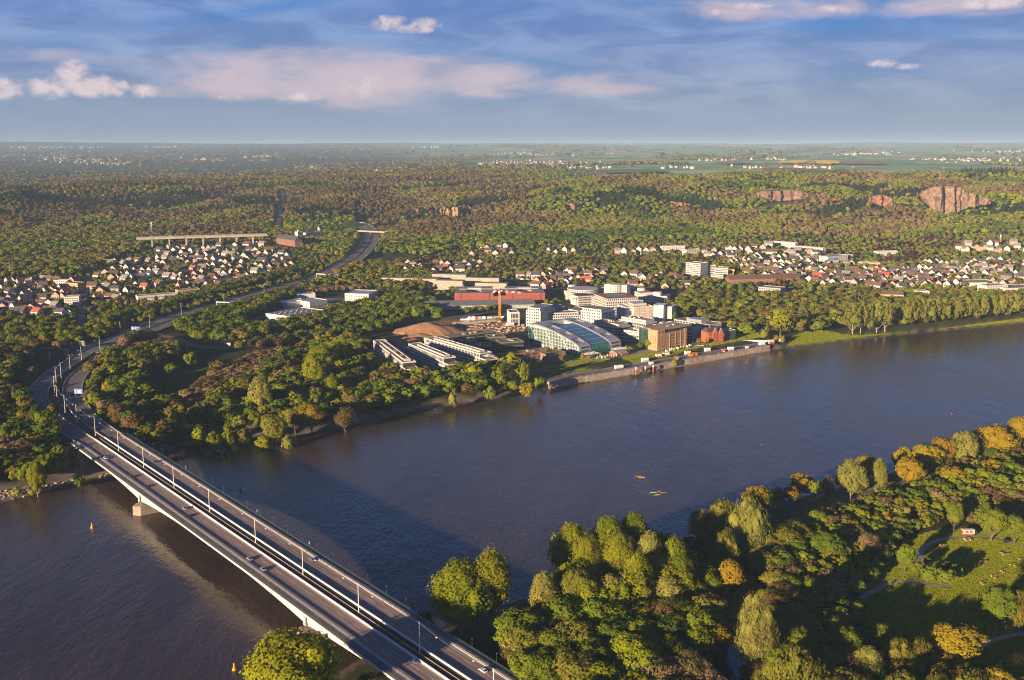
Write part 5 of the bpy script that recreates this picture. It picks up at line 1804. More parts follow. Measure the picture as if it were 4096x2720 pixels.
# ---- white apartment towers
for lab, a, b, zt, dp, h, r, c in (('stepped white apartment tower, left and tallest part', (2742, 1112), (2800, 1118), 10, 22, 27, 9, 9), ('white apartment slab right of the tall stepped tower', (2800, 1112), (2860, 1110), 10, 20, 22, 7, 10), ('lower white apartment wing at the right of the towers', (2858, 1112), (2910, 1114), 10, 18, 18, 6, 8),
                                   ('low white apartment block in front of the towers', (2842, 1126), (2892, 1128), 10, 16, 12, 4, 8)):
    block('apartment_block', lab, 'apartment building', a, b, zt, dp, h, W_WHITE, R_GREY, r, c, 9, 2.6, 1.3, 3, 'white apartment towers', M_GLASSD)
SIMPLE = [('white apartment slab at the hill foot, left one of the pair', (2648, 1010), (2740, 1008), 14, 12, 12, 4, 12, W_WHITE, R_GREY), ('white apartment slab at the hill foot, right one of the pair', (2745, 1024), (2800, 1020), 14, 12, 12, 4, 8, W_WHITE, R_GREY),
          ('white terraced flats with a blue balcony band', (3310, 1060), (3390, 1052), 12, 20, 15, 4, 8, W_WHITE, R_GREY), ('white flats right of the blue balcony block', (3385, 1042), (3412, 1040), 12, 14, 10, 3, 4, W_WHITE, R_GREY),
          ('low beige school range in the right town', (3420, 1066), (3520, 1070), 12, 14, 8, 2, 10, W_BEIGE, R_GREY), ('white villa with dark flat roof at the hill foot', (3510, 1025), (3590, 1022), 13, 14, 9, 2, 7, W_WHITE, R_GREY),
          ('long white row at the left end of the right town', (3080, 982), (3180, 990), 16, 12, 9, 3, 10, W_WHITE, R_DBROWN), ('white flats above the town centre', (3180, 1002), (3290, 1012), 14, 12, 9, 3, 10, W_WHITE, R_DBROWN),
          ('white supermarket hall with red fascia right of the town', (3850, 1152), (3990, 1150), 10, 34, 8, 1, 0, W_WHITE, R_GREY), ('low white commercial hall at the right edge', (4020, 1178), (4150, 1172), 10, 36, 9, 1, 0, W_WARM, R_GREY),
          ('white flats with balconies behind the right poplars', (3945, 1178), (4030, 1172), 10, 18, 13, 4, 8, W_WHITE, R_GREY), ('grey-brown flats with white balconies by the railway', (3032, 1182), (3120, 1190), 10, 22, 13, 4, 9, W_GREY, R_GREY),
          ('white flats near the poplar row', (3668, 1198), (3716, 1198), 10, 14, 12, 4, 4, W_WHITE, R_GREY), ('ochre three-storey house left of the village street', (260, 1162), (312, 1165), 10, 16, 12, 3, 6, mat('ochre_render', (0.52, 0.33, 0.16), .85, .08, .1, coord='World'), R_DBROWN),
          ('white four-storey flats beside the village street', (215, 1152), (272, 1152), 10, 14, 12, 4, 6, W_WHITE, R_GREY), ('pale green flats in the left village', (385, 1158), (420, 1158), 10, 12, 10, 3, 4, mat('pale_green_render', (0.42, 0.47, 0.33), .85, .08, .1, coord='World'), R_GREY),
          ('long white terrace with dark dormer roof by the motorway', (552, 1210), (712, 1198), 10, 14, 9, 2, 16, W_WHITE, R_SLATE), ('ochre terrace left of the motorway trees', (712, 1183), (800, 1176), 10, 13, 8, 2, 10, W_BEIGE, R_DBROWN),
          ('white balcony block at the front of the left village', (258, 1228), (318, 1226), 10, 16, 14, 4, 6, W_WHITE, R_DBROWN), ('dark long hall in the left village', (860, 1142), (955, 1130), 10, 14, 8, 2, 10, W_WHITE, R_SLATE),
          ('white industrial hall of the car dealer with rooflights', (1064, 1285), (1160, 1298), 9, 62, 10, 1, 0, W_WHITE, R_GREY), ('white dealer showroom with wide flat roof', (1380, 1213), (1475, 1216), 9, 40, 14, 3, 9, W_WHITE, R_SILVER),
          ('middle dealer building with silver roof', (1240, 1232), (1310, 1222), 9, 30, 8, 1, 5, W_WHITE, R_SILVER), ('low dealer workshop behind the white hall', (1150, 1232), (1235, 1222), 9, 26, 7, 1, 5, W_WHITE, R_SILVER),
          ('white dealer pavilion at the back of the car park', (1190, 1200), (1262, 1196), 9, 20, 8, 1, 6, W_WHITE, R_SILVER), ('small orange-roofed hut at the left edge', (-10, 1320), (36, 1318), 9, 14, 6, 1, 3, W_MILL, R_SILVER)]
for lab, a, b, zt, dp, h, r, c, wm_, rm in SIMPLE:
    z0 = float(zf(np.array([P(*a, zt)[0]]), np.array([P(*a, zt)[1]]))[0])
    BB = block('building', lab, 'building', a, b, z0, dp, h, wm_, rm, r, c, z0 - .3, 1.8, 1.4, 2)
    if 'rooflights' in lab:
        for i in range(4):
            for j in range(5):
                BB.box('rooflight', G_PALE, BB.W * (.15 + .2 * i), BB.W * (.15 + .2 * i) + 2.2, 8 + j * 10, 12 + j * 10, h + .1, h + .8)
    if 'blue balcony' in lab:
        BB.box('blue_band', mat('blue_awning', (.03, .12, .5), .7, .1, .3), -.2, BB.W * .45, -1.2, -.05, 9, 11.5)
# station building with a pitched roof, cream
def pitched(name, label, cat, a, b, zt, depth, h, rh, wall, roof, cols, rows, group=None, z0=None):
    z0 = zt if z0 is None else z0
    B = Bld(name, label, cat, a, b, zt, z0, None, group)
    W = B.W
    B.foot(0, W, 0, depth, 3)
    B.box('wall', wall, 0, W, 0, depth, -1, h)
    MB().add([(-.5, -.6, h + .01), (W + .5, -.6, h + .01), (W + .5, depth + .6, h + .01), (-.5, depth + .6, h + .01), (-.5, depth / 2, h + rh), (W + .5, depth / 2, h + rh)], [(0, 1, 5, 4), (2, 3, 4, 5), (1, 2, 5), (3, 0, 4), (3, 2, 1, 0)]).build('roof', roof, B.o)
    MB().add([(0, 0.02, h), (0, depth - .02, h), (0, depth / 2, h + rh - .3), (.3, .02, h), (.3, depth - .02, h), (.3, depth / 2, h + rh - .3)], [(0, 2, 1), (3, 4, 5), (0, 3, 5, 2), (1, 2, 5, 4), (0, 1, 4, 3)]).build('gable', wall, B.o)
    fh = h / rows
    B.win('f', 0, spread(0, W, cols, .8), [fh * i + .9 for i in range(rows)], 1.2, 1.6, G_WIN)
    return B
pitched('station_building', 'cream railway station building with brown pitched roof', 'station', (3528, 1208), (3612, 1210), 9, 15, 11, 5, mat('cream_render', (0.56, 0.43, 0.24), .85, .08, .1, coord='World'), R_DBROWN, 8, 2)
pitched('brick_school', 'red brick building with brown roof below the castle', 'school', (1106, 970), (1180, 982), 26, 16, 12, 8, mat('pink_brick', (.23, .125, .09), .9, .2, .4, coord='World'), R_SLATE, 12, 3, z0=24)
pitched('beer_garden_hall', 'low timber beer garden hall with grey roof beside the hotel', 'hall', (2470, 1428), (2512, 1422), 8, 14, 3.2, 3, W_RBRICK, R_GREY, 6, 1)
pitched('long_roof_hall', 'long brown-roofed hall left in the right town', 'hall', (2920, 1138), (3200, 1132), 11, 22, 8, 6, W_BRICK, R_DBROWN, 20, 1)
# the castle on the hill
c0 = hit(1195, 958)
B = Bld('castle', 'white castle with slender turrets above the left village', 'castle', P(1188, 962, c0[2])[:2], P(1300, 950, c0[2])[:2], 0, c0[2] + 4, None, None, True)
W = B.W
B.foot(-4, W + 4, -26, 24, 3)
B.box('main_range', W_WHITE, W * .35, W * .8, 0, 12, -8, 11)
B.box('gatehouse', W_WHITE, 0, 8, -3, 6, -8, 16)
B.box('side_range', W_WHITE, 8.1, W * .34, 1, 8, -8, 6)
for u, hgt, r in ((8.5, 26, 2.2), (W * .4, 15, 1.4), (W * .48, 16, 1.2), (W * .56, 17, 1.4), (W * .64, 15, 1.2), (W * .72, 18, 1.6), (W * .84, 28, 3.2), (W * .97, 22, 1.8)):
    t = MB().lathe([(r, -8), (r, hgt * .72)], 10).build('turret', W_WHITE, B.o, (u, 4, 0))
    MB().lathe([(r * 1.15, hgt * .72 + .01), (.08, hgt)], 10).build('spire', R_SLATE, t)
B.win('f', 0, spread(W * .36, W * .79, 9), [1, 5], 1.1, 2, G_WIN)

# ---- houses of the villages
def house_meshes():
    out = []
    for (w, d, h, rh, side) in ((10, 11, 6.0, 4.6, False), (12, 10, 6.4, 4.2, True), (9, 12, 7.2, 4.4, False), (15, 10, 6.6, 4.2, True)):
        wl = MB().box(-w / 2, w / 2, -d / 2, d / 2, -2, h)
        if side:
            wl.add([(-w / 2, -d / 2, h), (-w / 2, d / 2, h), (-w / 2, 0, h + rh), (w / 2, -d / 2, h), (w / 2, d / 2, h), (w / 2, 0, h + rh)], [(0, 2, 1), (3, 4, 5)])
            o = .5
            rf = MB().add([(-w / 2 - o, -d / 2 - o, h - .3), (w / 2 + o, -d / 2 - o, h - .3), (w / 2 + o, 0, h + rh + .25), (-w / 2 - o, 0, h + rh + .25), (w / 2 + o, d / 2 + o, h - .3), (-w / 2 - o, d / 2 + o, h - .3),
                           (-w / 2 - o, -d / 2 - o, h - .02), (w / 2 + o, -d / 2 - o, h - .02), (w / 2 + o, d / 2 + o, h - .02), (-w / 2 - o, d / 2 + o, h - .02)],
                          [(6, 7, 2, 3), (8, 9, 3, 2), (0, 1, 7, 6), (4, 5, 9, 8)])
        else:
            wl.add([(-w / 2, -d / 2, h), (w / 2, -d / 2, h), (0, -d / 2, h + rh), (-w / 2, d / 2, h), (w / 2, d / 2, h), (0, d / 2, h + rh)], [(0, 1, 2), (4, 3, 5)])
            o = .5
            rf = MB().add([(-w / 2 - o, -d / 2 - o, h - .1), (-w / 2 - o, d / 2 + o, h - .1), (0, d / 2 + o, h + rh + .25), (0, -d / 2 - o, h + rh + .25), (w / 2 + o, -d / 2 - o, h - .1), (w / 2 + o, d / 2 + o, h - .1)],
                          [(0, 3, 2, 1), (4, 5, 2, 3)])
        wn = MB()
        for z in (1.0, 3.7):
            for u in np.linspace(-w / 2 + 1.8, w / 2 - 1.8, 3):
                wn.box(u - .55, u + .55, -d / 2 - .06, -d / 2 + .02, z, z + 1.35)
                wn.box(u - .55, u + .55, d / 2 - .02, d / 2 + .06, z, z + 1.35)
            for u in np.linspace(-d / 2 + 1.8, d / 2 - 1.8, 3):
                wn.box(-w / 2 - .06, -w / 2 + .02, u - .55, u + .55, z, z + 1.35)
                wn.box(w / 2 - .02, w / 2 + .06, u - .55, u + .55, z, z + 1.35)
        ch = MB().box(w * .2, w * .2 + .8, -.4 if side else d * .15, .4 if side else d * .15 + .8, h + rh * .4, h + rh + 1.0)
        out.append((wl, rf, wn, ch))
    return out
HM = house_meshes()
HW = [('white', W_WHITE), ('white', W_WHITE), ('white', W_WHITE), ('cream', W_WARM), ('beige', W_BEIGE), ('pink', mat('pink_render', (.50, .33, .28), .85, .08, .1, coord='World'))]
HR = [('brown', R_DBROWN), ('brown', R_DBROWN), ('dark', R_SLATE), ('dark', R_SLATE), ('red', R_RED), ('grey', R_GREY)]
HMESH = {}
def house_mesh(t, w, r):
    k = (t, w, r)
    if k not in HMESH:
        wl, rf, wn, ch = HM[t]
        HMESH[k] = (HMESH.get(('w', t, w)) or wl.mesh('wall', HW[w][1]), HMESH.get(('r', t, r)) or rf.mesh('roof', HR[r][1]), HMESH.get(('n', t)) or wn.mesh('window', G_WIN), HMESH.get(('c', t)) or ch.mesh('chimney', W_RBRICK))
        HMESH[('w', t, w)], HMESH[('r', t, r)], HMESH[('n', t)], HMESH[('c', t)] = HMESH[k]
    return HMESH[k]
ROWS = [  # y at left end, y at right end, x from, x to, spacing (photograph px), where
    (1268, 1262, -20, 300, 34, 'left village'), (1240, 1236, -10, 250, 33, 'left village'), (1212, 1205, 10, 530, 33, 'left village'), (1186, 1176, 40, 540, 32, 'left village'), (1162, 1150, -10, 880, 34, 'left village'), (1138, 1122, 40, 1040, 33, 'left village'),
    (1112, 1098, 390, 1120, 33, 'left village'), (1088, 1072, 460, 1180, 33, 'left village'), (1062, 1046, 440, 1150, 33, 'left village'), (1040, 1026, 640, 1180, 31, 'left village'), (1020, 1004, 640, 1110, 31, 'left village'), (1000, 990, 680, 1060, 32, 'left village'),
    (1090, 1082, 1560, 1960, 31, 'middle village'), (1070, 1062, 1600, 1930, 32, 'middle village'), (1024, 1018, 1890, 2050, 34, 'middle village'), (1000, 998, 1920, 2040, 40, 'middle village'), (1158, 1150, 2030, 2220, 33, 'middle village'), (1140, 1132, 2040, 2380, 32, 'middle village'),
    (1120, 1112, 2080, 2440, 31, 'middle village'), (1104, 1098, 2150, 2420, 33, 'middle village'), (1018, 1012, 2200, 2330, 38, 'middle village'), (1014, 1010, 2470, 2640, 32, 'middle village'), (1160, 1152, 2530, 2760, 36, 'middle village'), (1120, 1116, 2500, 2740, 36, 'middle village'),
    (1010, 996, 2820, 3090, 30, 'right town'), (1026, 1016, 2830, 3300, 30, 'right town'), (1044, 1036, 2920, 3330, 29, 'right town'), (1060, 1052, 2920, 3300, 29, 'right town'), (1078, 1068, 2960, 3420, 29, 'right town'), (1094, 1078, 2990, 4130, 30, 'right town'), (1110, 1096, 3060, 4130, 30, 'right town'),
    (1124, 1112, 3080, 4130, 30, 'right town'), (1140, 1130, 3260, 3880, 30, 'right town'), (1156, 1150, 3480, 3850, 33, 'right town'), (992, 984, 3840, 4130, 33, 'right town'), (1008, 1000, 3860, 4130, 34, 'right town'), (1062, 1052, 3700, 4130, 30, 'right town'), (1140, 1130, 3960, 4130, 34, 'right town')]
hs = []
for (ya, yb_, xa, xb, st, where) in ROWS:
    x = xa
    while x < xb:
        t = (x - xa) / max(1, xb - xa)
        y = ya + (yb_ - ya) * t + rnd.uniform(-8, 8)
        q = P(x, y, 11)
        z = float(zf(np.array([q[0]]), np.array([q[1]]))[0])
        q = P(x, y, z)
        ok = not any(inside(f, np.array([q[0]]), np.array([q[1]]))[0] for f in FOOT)
        dm, _ = dist_line(MW[::3], np.array([q[0]]), np.array([q[1]]))
        for nm in ('village_street',):
            dr, _ = dist_line(ROADS[nm][0], np.array([q[0]]), np.array([q[1]]))
            ok &= dr[0] > 11
        if ok and dm[0] > 38 and rnd.random() < .93:
            hs.append((q[0], q[1], z, x, y, where))
        x += st * rnd.uniform(.66, 1.15)
hs.sort(key=lambda h: h[0] ** 2 + h[1] ** 2)
HLM = [(330, 1200, 'the village street'), (60, 1230, 'the ochre corner'), (630, 1200, 'the dark dormer terrace'), (900, 1140, 'the dark long hall'), (700, 1080, 'the left village heart'), (1000, 1020, 'the red brick school'), (480, 1110, 'the pale green flats'), (1100, 1080, 'the motorway curve'),
       (1750, 1080, 'the beige complex'), (1960, 1010, 'the hillside wood'), (2100, 1140, 'the red office'), (2300, 1120, 'the white complex'), (2540, 1012, 'the white hill-foot slabs'), (2620, 1140, 'the white apartment towers'), (2950, 1020, 'the hill-foot flats'), (3080, 1090, 'the long brown-roofed hall'),
       (3350, 1080, 'the blue balcony flats'), (3560, 1110, 'the beige school range'), (3560, 1160, 'the railway station'), (3760, 1100, 'the town centre trees'), (3900, 1130, 'the supermarket hall'), (4060, 1090, 'the right edge of town'), (4000, 1000, 'the sports ground')]
hent = []
far_h = []
for i, (x, y, z, xp, yp, where) in enumerate(hs):
    HOUSE_XY.append((x, y))
    t, w, r = rnd.randrange(4), rnd.randrange(6), rnd.randrange(6)
    if r == 4 and rnd.random() < .6:
        r = 0
    rz = (rnd.choice([-.6, -.35, .1]) + (math.pi / 2 if t in (1, 3) else 0) + (math.pi / 2 if rnd.random() < .42 else 0)) + rnd.uniform(-.1, .1)
    s = rnd.uniform(.95, 1.22)
    if i < 300:
        o = empty('house', (x, y, z), rz, None, 'house', 'houses of the ' + where)
        o.scale = (s, s, s)
        a, b_, c_, d_ = house_mesh(t, w, r)
        link('wall', a, o); link('roof', b_, o)
        wo = link('window', c_, o); wo['kind'] = 'stuff'
        link('chimney', d_, o)
        best = min(HLM, key=lambda m: (m[0] - xp) ** 2 + 4 * (m[1] - yp) ** 2)
        dx, dy = xp - best[0], yp - best[1]
        rel = ('right of ' if dx > 0 else 'left of ') if abs(dx) > 2 * abs(dy) else ('in front of ' if dy > 0 else 'behind ')
        hent.append((f'{HW[w][0]} house with {HR[r][0]} roof {rel}{best[2]}', xp, o, where))
    else:
        far_h.append((x, y, z, rz, s, t, w, r))

# what is past the three hundred nearest, and the villages beyond the hills: one mass each
def mass(name, items, wmat, rmat):
    wb_, rb_ = MB(), MB()
    for (x, y, z, rz, s, t) in items:
        c, sn = math.cos(rz) * s, math.sin(rz) * s
        for mb, src in ((wb_, HM[t][0]), (rb_, HM[t][1])):
            mb.add([(x + a * c - b * sn, y + a * sn + b * c, z + h * s) for a, b, h in src.v], src.f)
    o = wb_.build(name, wmat, kind='stuff')
    rb_.build('roof', rmat, o, kind='stuff')
for w in range(6):
    it = [(h[0], h[1], h[2], h[3], h[4], h[5]) for h in far_h if h[6] == w]
    if it:
        mass('further_house', it, HW[w][1], HR[(w * 2 + 1) % 6][1])
VIL = [(330, 632, 220, 14, 90), (430, 655, 150, 7, 40), (840, 640, 60, 4, 30), (1060, 628, 60, 4, 20), (1560, 690, 90, 7, 26), (1260, 672, 60, 5, 16), (2130, 655, 240, 9, 90), (2240, 616, 180, 7, 50), (2330, 672, 120, 6, 30), (3000, 672, 60, 5, 10), (3250, 672, 90, 5, 22),
       (3440, 614, 160, 7, 45), (3900, 640, 190, 8, 60), (4010, 605, 150, 5, 40), (3120, 640, 60, 5, 10), (200, 590, 200, 5, 40), (1700, 582, 60, 4, 14), (650, 585, 120, 5, 20), (2700, 672, 80, 5, 10), (2880, 640, 80, 5, 16), (3720, 640, 80, 5, 12)]
for (xc, yc, hw_, hh_, n) in VIL:
    it = []
    for i in range(n):
        xp, yp = xc + rnd.gauss(0, .5) * hw_, yc + rnd.gauss(0, .5) * hh_
        q = hit(xp, max(yp, 590))
        if q[1] > 20000:
            continue
        HOUSE_XY.append((q[0], q[1])) if q[1] < 5000 else None
        it.append((q[0], q[1], q[2] + 1, rnd.uniform(0, 3.1), rnd.uniform(.8, 1.5) * (1 + max(0, q[1] - 6000) / 14000), rnd.randrange(4)))
    if it:
        mass('distant_village', it, mat('far_wall', (.42, .38, .33), .9, .2, .02, coord='World'), rnd.choice([R_DBROWN, R_RED, R_SLATE]))

# ---- rock faces of the old quarries
def cliff(label, outline, thick=26, seed=0, col=(0.36, 0.235, 0.155)):
    """a rough rock face inside an outline given in photograph pixels, standing on the hillside"""
    xs_ = [p[0] for p in outline]; ys_ = [p[1] for p in outline]
    xm = sum(xs_) / len(xs_)
    base = hit(xm, max(ys_))
    Y = base[1] - 14
    pts = [PY(x, y, Y) for x, y in outline]
    nx, nz = 64, 30
    X0_, X1_ = min(p[0] for p in pts), max(p[0] for p in pts)
    Z0_, Z1_ = min(p[2] for p in pts), max(p[2] for p in pts)
    poly = [(p[0], p[2]) for p in pts]
    X, Z = np.meshgrid(np.linspace(X0_ - 2, X1_ + 2, nx), np.linspace(Z0_ - 2, Z1_ + 2, nz))
    lean = (Z - Z0_) * .22
    but = (vnoise(X / 9, Z * 0 + seed, seed) - .5) * 24 + (fbm(X / 3.5, Z / 14, seed + 3, 3) - .5) * 13 + (vnoise(X / 40, Z / 7, seed + 8) - .5) * 7 + np.abs((X - (X0_ + X1_) / 2) / (X1_ - X0_)) * -10
    Yf = Y + lean + but
    m = inside(poly, X.ravel(), Z.ravel()).reshape(X.shape)
    # round off: outside the outline the sheet runs back into the hill
    from_edge = np.zeros(X.shape)
    d, _ = dist_line([(*p, 0) for p in poly + [poly[0]]], X.ravel(), Z.ravel())
    d = d.reshape(X.shape)
    Yf = np.where(m, Yf, Yf + 8 + d * 5)
    V = np.stack([X, Yf, Z], -1).reshape(-1, 3)
    idx = np.arange(nx * nz).reshape(nz, nx)
    F = np.stack([idx[:-1, :-1], idx[:-1, 1:], idx[1:, 1:], idx[1:, :-1]], -1).reshape(-1, 4)
    n = len(V)
    F = F[m.ravel()[F].any(1)]
    V = np.where(m.ravel()[:, None], V, np.stack([X, Y + lean + but + 3, Z], -1).reshape(-1, 3))
    ed = {}
    for f in F:
        for u, w in zip(f, np.roll(f, -1)):
            ed[(min(u, w), max(u, w))] = None if (min(u, w), max(u, w)) in ed else (u, w)
    S = np.array([(w, u, u + n, w + n) for q_ in ed.values() if q_ is not None for u, w in [q_]])
    V2 = V + np.array([0, thick, 0])
    col = tuple(c * .54 for c in col)
    mt = mat('quarry_rock_%d' % seed, col, .95, .45, .13, coord='World', col2=tuple(min(1, c * 1.6) for c in col), bump=.9, detail=9)
    o = link('rock_face', np_mesh('rock_face', np.vstack([V, V2]), np.vstack([F, F[:, ::-1] + n, S]), mt))
    tag(o, label, 'rock face', 'old quarry faces on the wooded hill')
    # no trees in front of the rock
    w_ = (X1_ - X0_) * .10
    BLOCKED.append([(X0_ + w_, Y - 34), (X1_ - w_, Y - 34), (X1_ - w_, Y + 12), (X0_ + w_, Y + 12)])
BLOCKED = []
cliff('tall brown and orange quarry cliff at the right end of the hill', [(3700, 780), (3735, 752), (3775, 744), (3850, 752), (3880, 770), (3960, 800), (3966, 812), (3920, 822), (3880, 832), (3830, 850), (3780, 868), (3740, 862), (3715, 845), (3735, 830), (3705, 800)], seed=1)
cliff('long reddish quarry face high on the right hill', [(3030, 775), (3060, 763), (3140, 765), (3180, 759), (3250, 776), (3240, 792), (3190, 798), (3130, 806), (3080, 798), (3040, 785)], seed=2, col=(0.34, 0.21, 0.15))
cliff('small orange quarry face between the two larger ones', [(3478, 788), (3530, 780), (3560, 792), (3576, 818), (3560, 830), (3520, 822), (3485, 806)], seed=3, col=(0.44, 0.22, 0.12))
cliff('pale yellow quarry face above the motorway', [(1762, 836), (1780, 828), (1800, 840), (1815, 828), (1845, 830), (1848, 858), (1810, 870), (1790, 860), (1768, 856)], seed=4, col=(0.52, 0.34, 0.17))
cliff('narrow pale rock right of the yellow quarry face', [(1858, 832), (1872, 824), (1884, 832), (1878, 846), (1864, 848)], seed=5, col=(0.46, 0.30, 0.17))
cliff('little orange outcrop at the middle of the hill', [(2655, 818), (2690, 806), (2745, 812), (2765, 818), (2740, 824), (2700, 824)], seed=6, col=(0.48, 0.22, 0.10))
cliff('slanting pink scree in the hill gully', [(2255, 818), (2275, 812), (2310, 822), (2300, 838), (2280, 836), (2262, 830)], seed=7, col=(0.44, 0.25, 0.16))
cliff('small pale scrape left of the yellow quarry face', [(1650, 842), (1670, 837), (1676, 846), (1655, 850)], seed=8, col=(0.46, 0.29, 0.18))
# ------------------------------------------------------------------ trees: where they stand
TREES = []        # x, y, z, height, width factor, kind, zone
def add_tree(x, y, h, kind, zone, wf=1.0, z=None):
    TREES.append([x, y, z, h, kind, zone, wf])

def feature(xc, ytop, ybase, w, kind, zone, z=6.3):
    """a tree seen at these photograph pixels: trunk foot at ybase, top at ytop, crown w wide"""
    q = hit(xc, ybase) if zone in ('poplar_row', 'far_bank') else P(xc, ybase, z)
    z = q[2]
    depth = q[1] * math.cos(PITCH) + (CAMZ - z) * math.sin(PITCH)
    h = (ybase - ytop) * depth / 4096 / math.cos(PITCH + 0.3)
    R = SPEC[kind][3]
    wf = (1.22 * w * depth / 4096) / (2 * R * h / 10 * 1.02)
    add_tree(q[0], q[1], h, kind, zone, min(2.0, max(0.6, wf)), z)

NBZ = 'near'
for t in [(1850, 2250, 2520, 255, 'lime_poplar'), (1962, 2212, 2500, 165, 'lime_poplar'), (1700, 2402, 2505, 78, 'olive_willow'), (1180, 2530, 2890, 340, 'lime_round'), (1476, 2690, 2790, 80, 'olive_round'),
          (2286, 2085, 2330, 175, 'lime_poplar'), (2428, 2062, 2300, 150, 'lime_poplar'), (2528, 2048, 2275, 140, 'green_poplar'), (2171, 2305, 2520, 115, 'pale_poplar'), (2350, 2170, 2400, 130, 'lime_poplar'),
          (2470, 2150, 2400, 140, 'lime_poplar'), (2590, 2150, 2380, 130, 'pale_poplar'), (2690, 2170, 2390, 120, 'lime_poplar'), (2300, 2280, 2500, 130, 'olive_round'), (2550, 2230, 2460, 120, 'lime_poplar'),
          (2660, 2140, 2320, 95, 'green_round'), (2720, 2230, 2430, 100, 'green_poplar'),
          (3014, 2395, 2700, 165, 'pale_willow'), (2786, 2640, 2830, 180, 'pale_willow'), (2886, 1995, 2155, 125, 'olive_willow'), (2800, 2022, 2150, 95, 'olive_willow'), (2985, 2005, 2240, 160, 'pale_willow'), (3028, 1932, 2065, 105, 'gold_round'),
          (2900, 2128, 2300, 100, 'olive_willow'), (2921, 2243, 2410, 115, 'gold_round'), (3207, 1873, 1968, 98, 'gold_round'), (3307, 1905, 2015, 50, 'brown_round'), (3107, 1925, 2012, 65, 'olive_willow'), (3160, 1930, 2010, 60, 'gold_round'),
          (3400, 1855, 2003, 120, 'pale_poplar'), (3510, 1848, 1988, 70, 'pale_poplar'), (3470, 1816, 1925, 105, 'gold_round'), (3628, 1833, 1968, 105, 'gold_round'), (3607, 1788, 1905, 85, 'gold_round'), (3700, 1783, 1905, 125, 'gold_round'),
          (3771, 1753, 1882, 105, 'gold_round'), (3843, 1743, 1882, 115, 'pale_poplar'), (3971, 1708, 1852, 150, 'gold_round'), (4071, 1670, 1830, 95, 'gold_round'), (3260, 1908, 1985, 45, 'green_round'), (3900, 1740, 1860, 70, 'olive_round'),
          (3664, 2246, 2310, 58, 'green_round'), (3707, 2264, 2350, 76, 'green_round'), (3778, 2276, 2362, 76, 'green_round'), (3775, 2243, 2305, 42, 'green_round'), (3822, 2262, 2330, 48, 'green_round'), (3709, 2228, 2278, 30, 'green_round'),
          (3985, 2340, 2530, 135, 'green_round'), (4075, 2370, 2530, 95, 'olive_willow'), (3814, 2010, 2130, 65, 'green_round'), (3964, 2033, 2165, 120, 'green_round'), (4057, 2068, 2175, 90, 'green_round'),
          (3386, 2508, 2670, 105, 'green_round'), (3507, 2490, 2600, 75, 'green_round'), (3171, 2600, 2830, 230, 'olive_willow'), (3821, 2505, 2660, 195, 'gold_round'), (3471, 2600, 2750, 130, 'pale_poplar'), (3585, 2562, 2710, 125, 'olive_willow'),
          (3671, 2555, 2690, 105, 'olive_willow'), (3618, 2180, 2288, 70, 'green_round'), (3300, 2145, 2260, 150, 'green_poplar'), (3470, 2140, 2240, 90, 'pink_round'), (3370, 2110, 2190, 60, 'pink_round'), (3560, 2330, 2345, 8, 'green_round'),
          (3900, 2690, 2830, 150, 'gold_round'), (4060, 2670, 2810, 120, 'gold_round')]:
    feature(*t, NBZ)
for t in [(795, 1666, 1752, 62, 'lime_poplar'), (854, 1680, 1762, 55, 'lime_poplar'), (913, 1655, 1752, 60, 'lime_poplar'), (975, 1655, 1742, 70, 'olive_round'), (682, 1618, 1722, 90, 'pale_poplar'), (1044, 1515, 1655, 100, 'pale_poplar'),
          (1097, 1608, 1742, 100, 'olive_round'), (1245, 1575, 1700, 110, 'gold_round'), (1290, 1385, 1500, 110, 'lime_round'), (1340, 1370, 1480, 90, 'lime_round'), (1265, 1430, 1560, 110, 'lime_poplar'), (1330, 1500, 1600, 60, 'lime_round'),
          (1150, 1690, 1748, 62, 'pale_willow'), (1060, 1690, 1752, 70, 'lime_round'), (1180, 1600, 1700, 70, 'olive_round'), (1380, 1580, 1690, 90, 'brown_round'), (690, 1455, 1510, 50, 'green_round'), (765, 1412, 1480, 48, 'green_round'),
          (590, 1480, 1520, 28, 'green_round'), (505, 1500, 1545, 35, 'lime_round'), (385, 1605, 1660, 34, 'lime_round'), (562, 1535, 1590, 40, 'green_round'), (1475, 1525, 1580, 62, 'lime_round')]:
    feature(*t, 'left_bank', 8)
for t in [(148, 1800, 1942, 70, 'lime_poplar'), (305, 1795, 1862, 34, 'gold_round'), (318, 1848, 1908, 42, 'green_round'), (245, 1760, 1850, 62, 'olive_round'), (95, 1830, 1920, 60, 'green_round'), (60, 1905, 1945, 55, 'pale_willow'), (120, 1905, 1940, 40, 'pale_willow'),
          (30, 1700, 1800, 90, 'green_round'), (200, 1690, 1790, 90, 'green_round'), (215, 1650, 1720, 50, 'olive_round'), (20, 1470, 1540, 60, 'pink_round'), (135, 1468, 1530, 40, 'pink_round'), (240, 1360, 1420, 45, 'pink_round')]:
    feature(*t, 'left_of_bridge', 8)
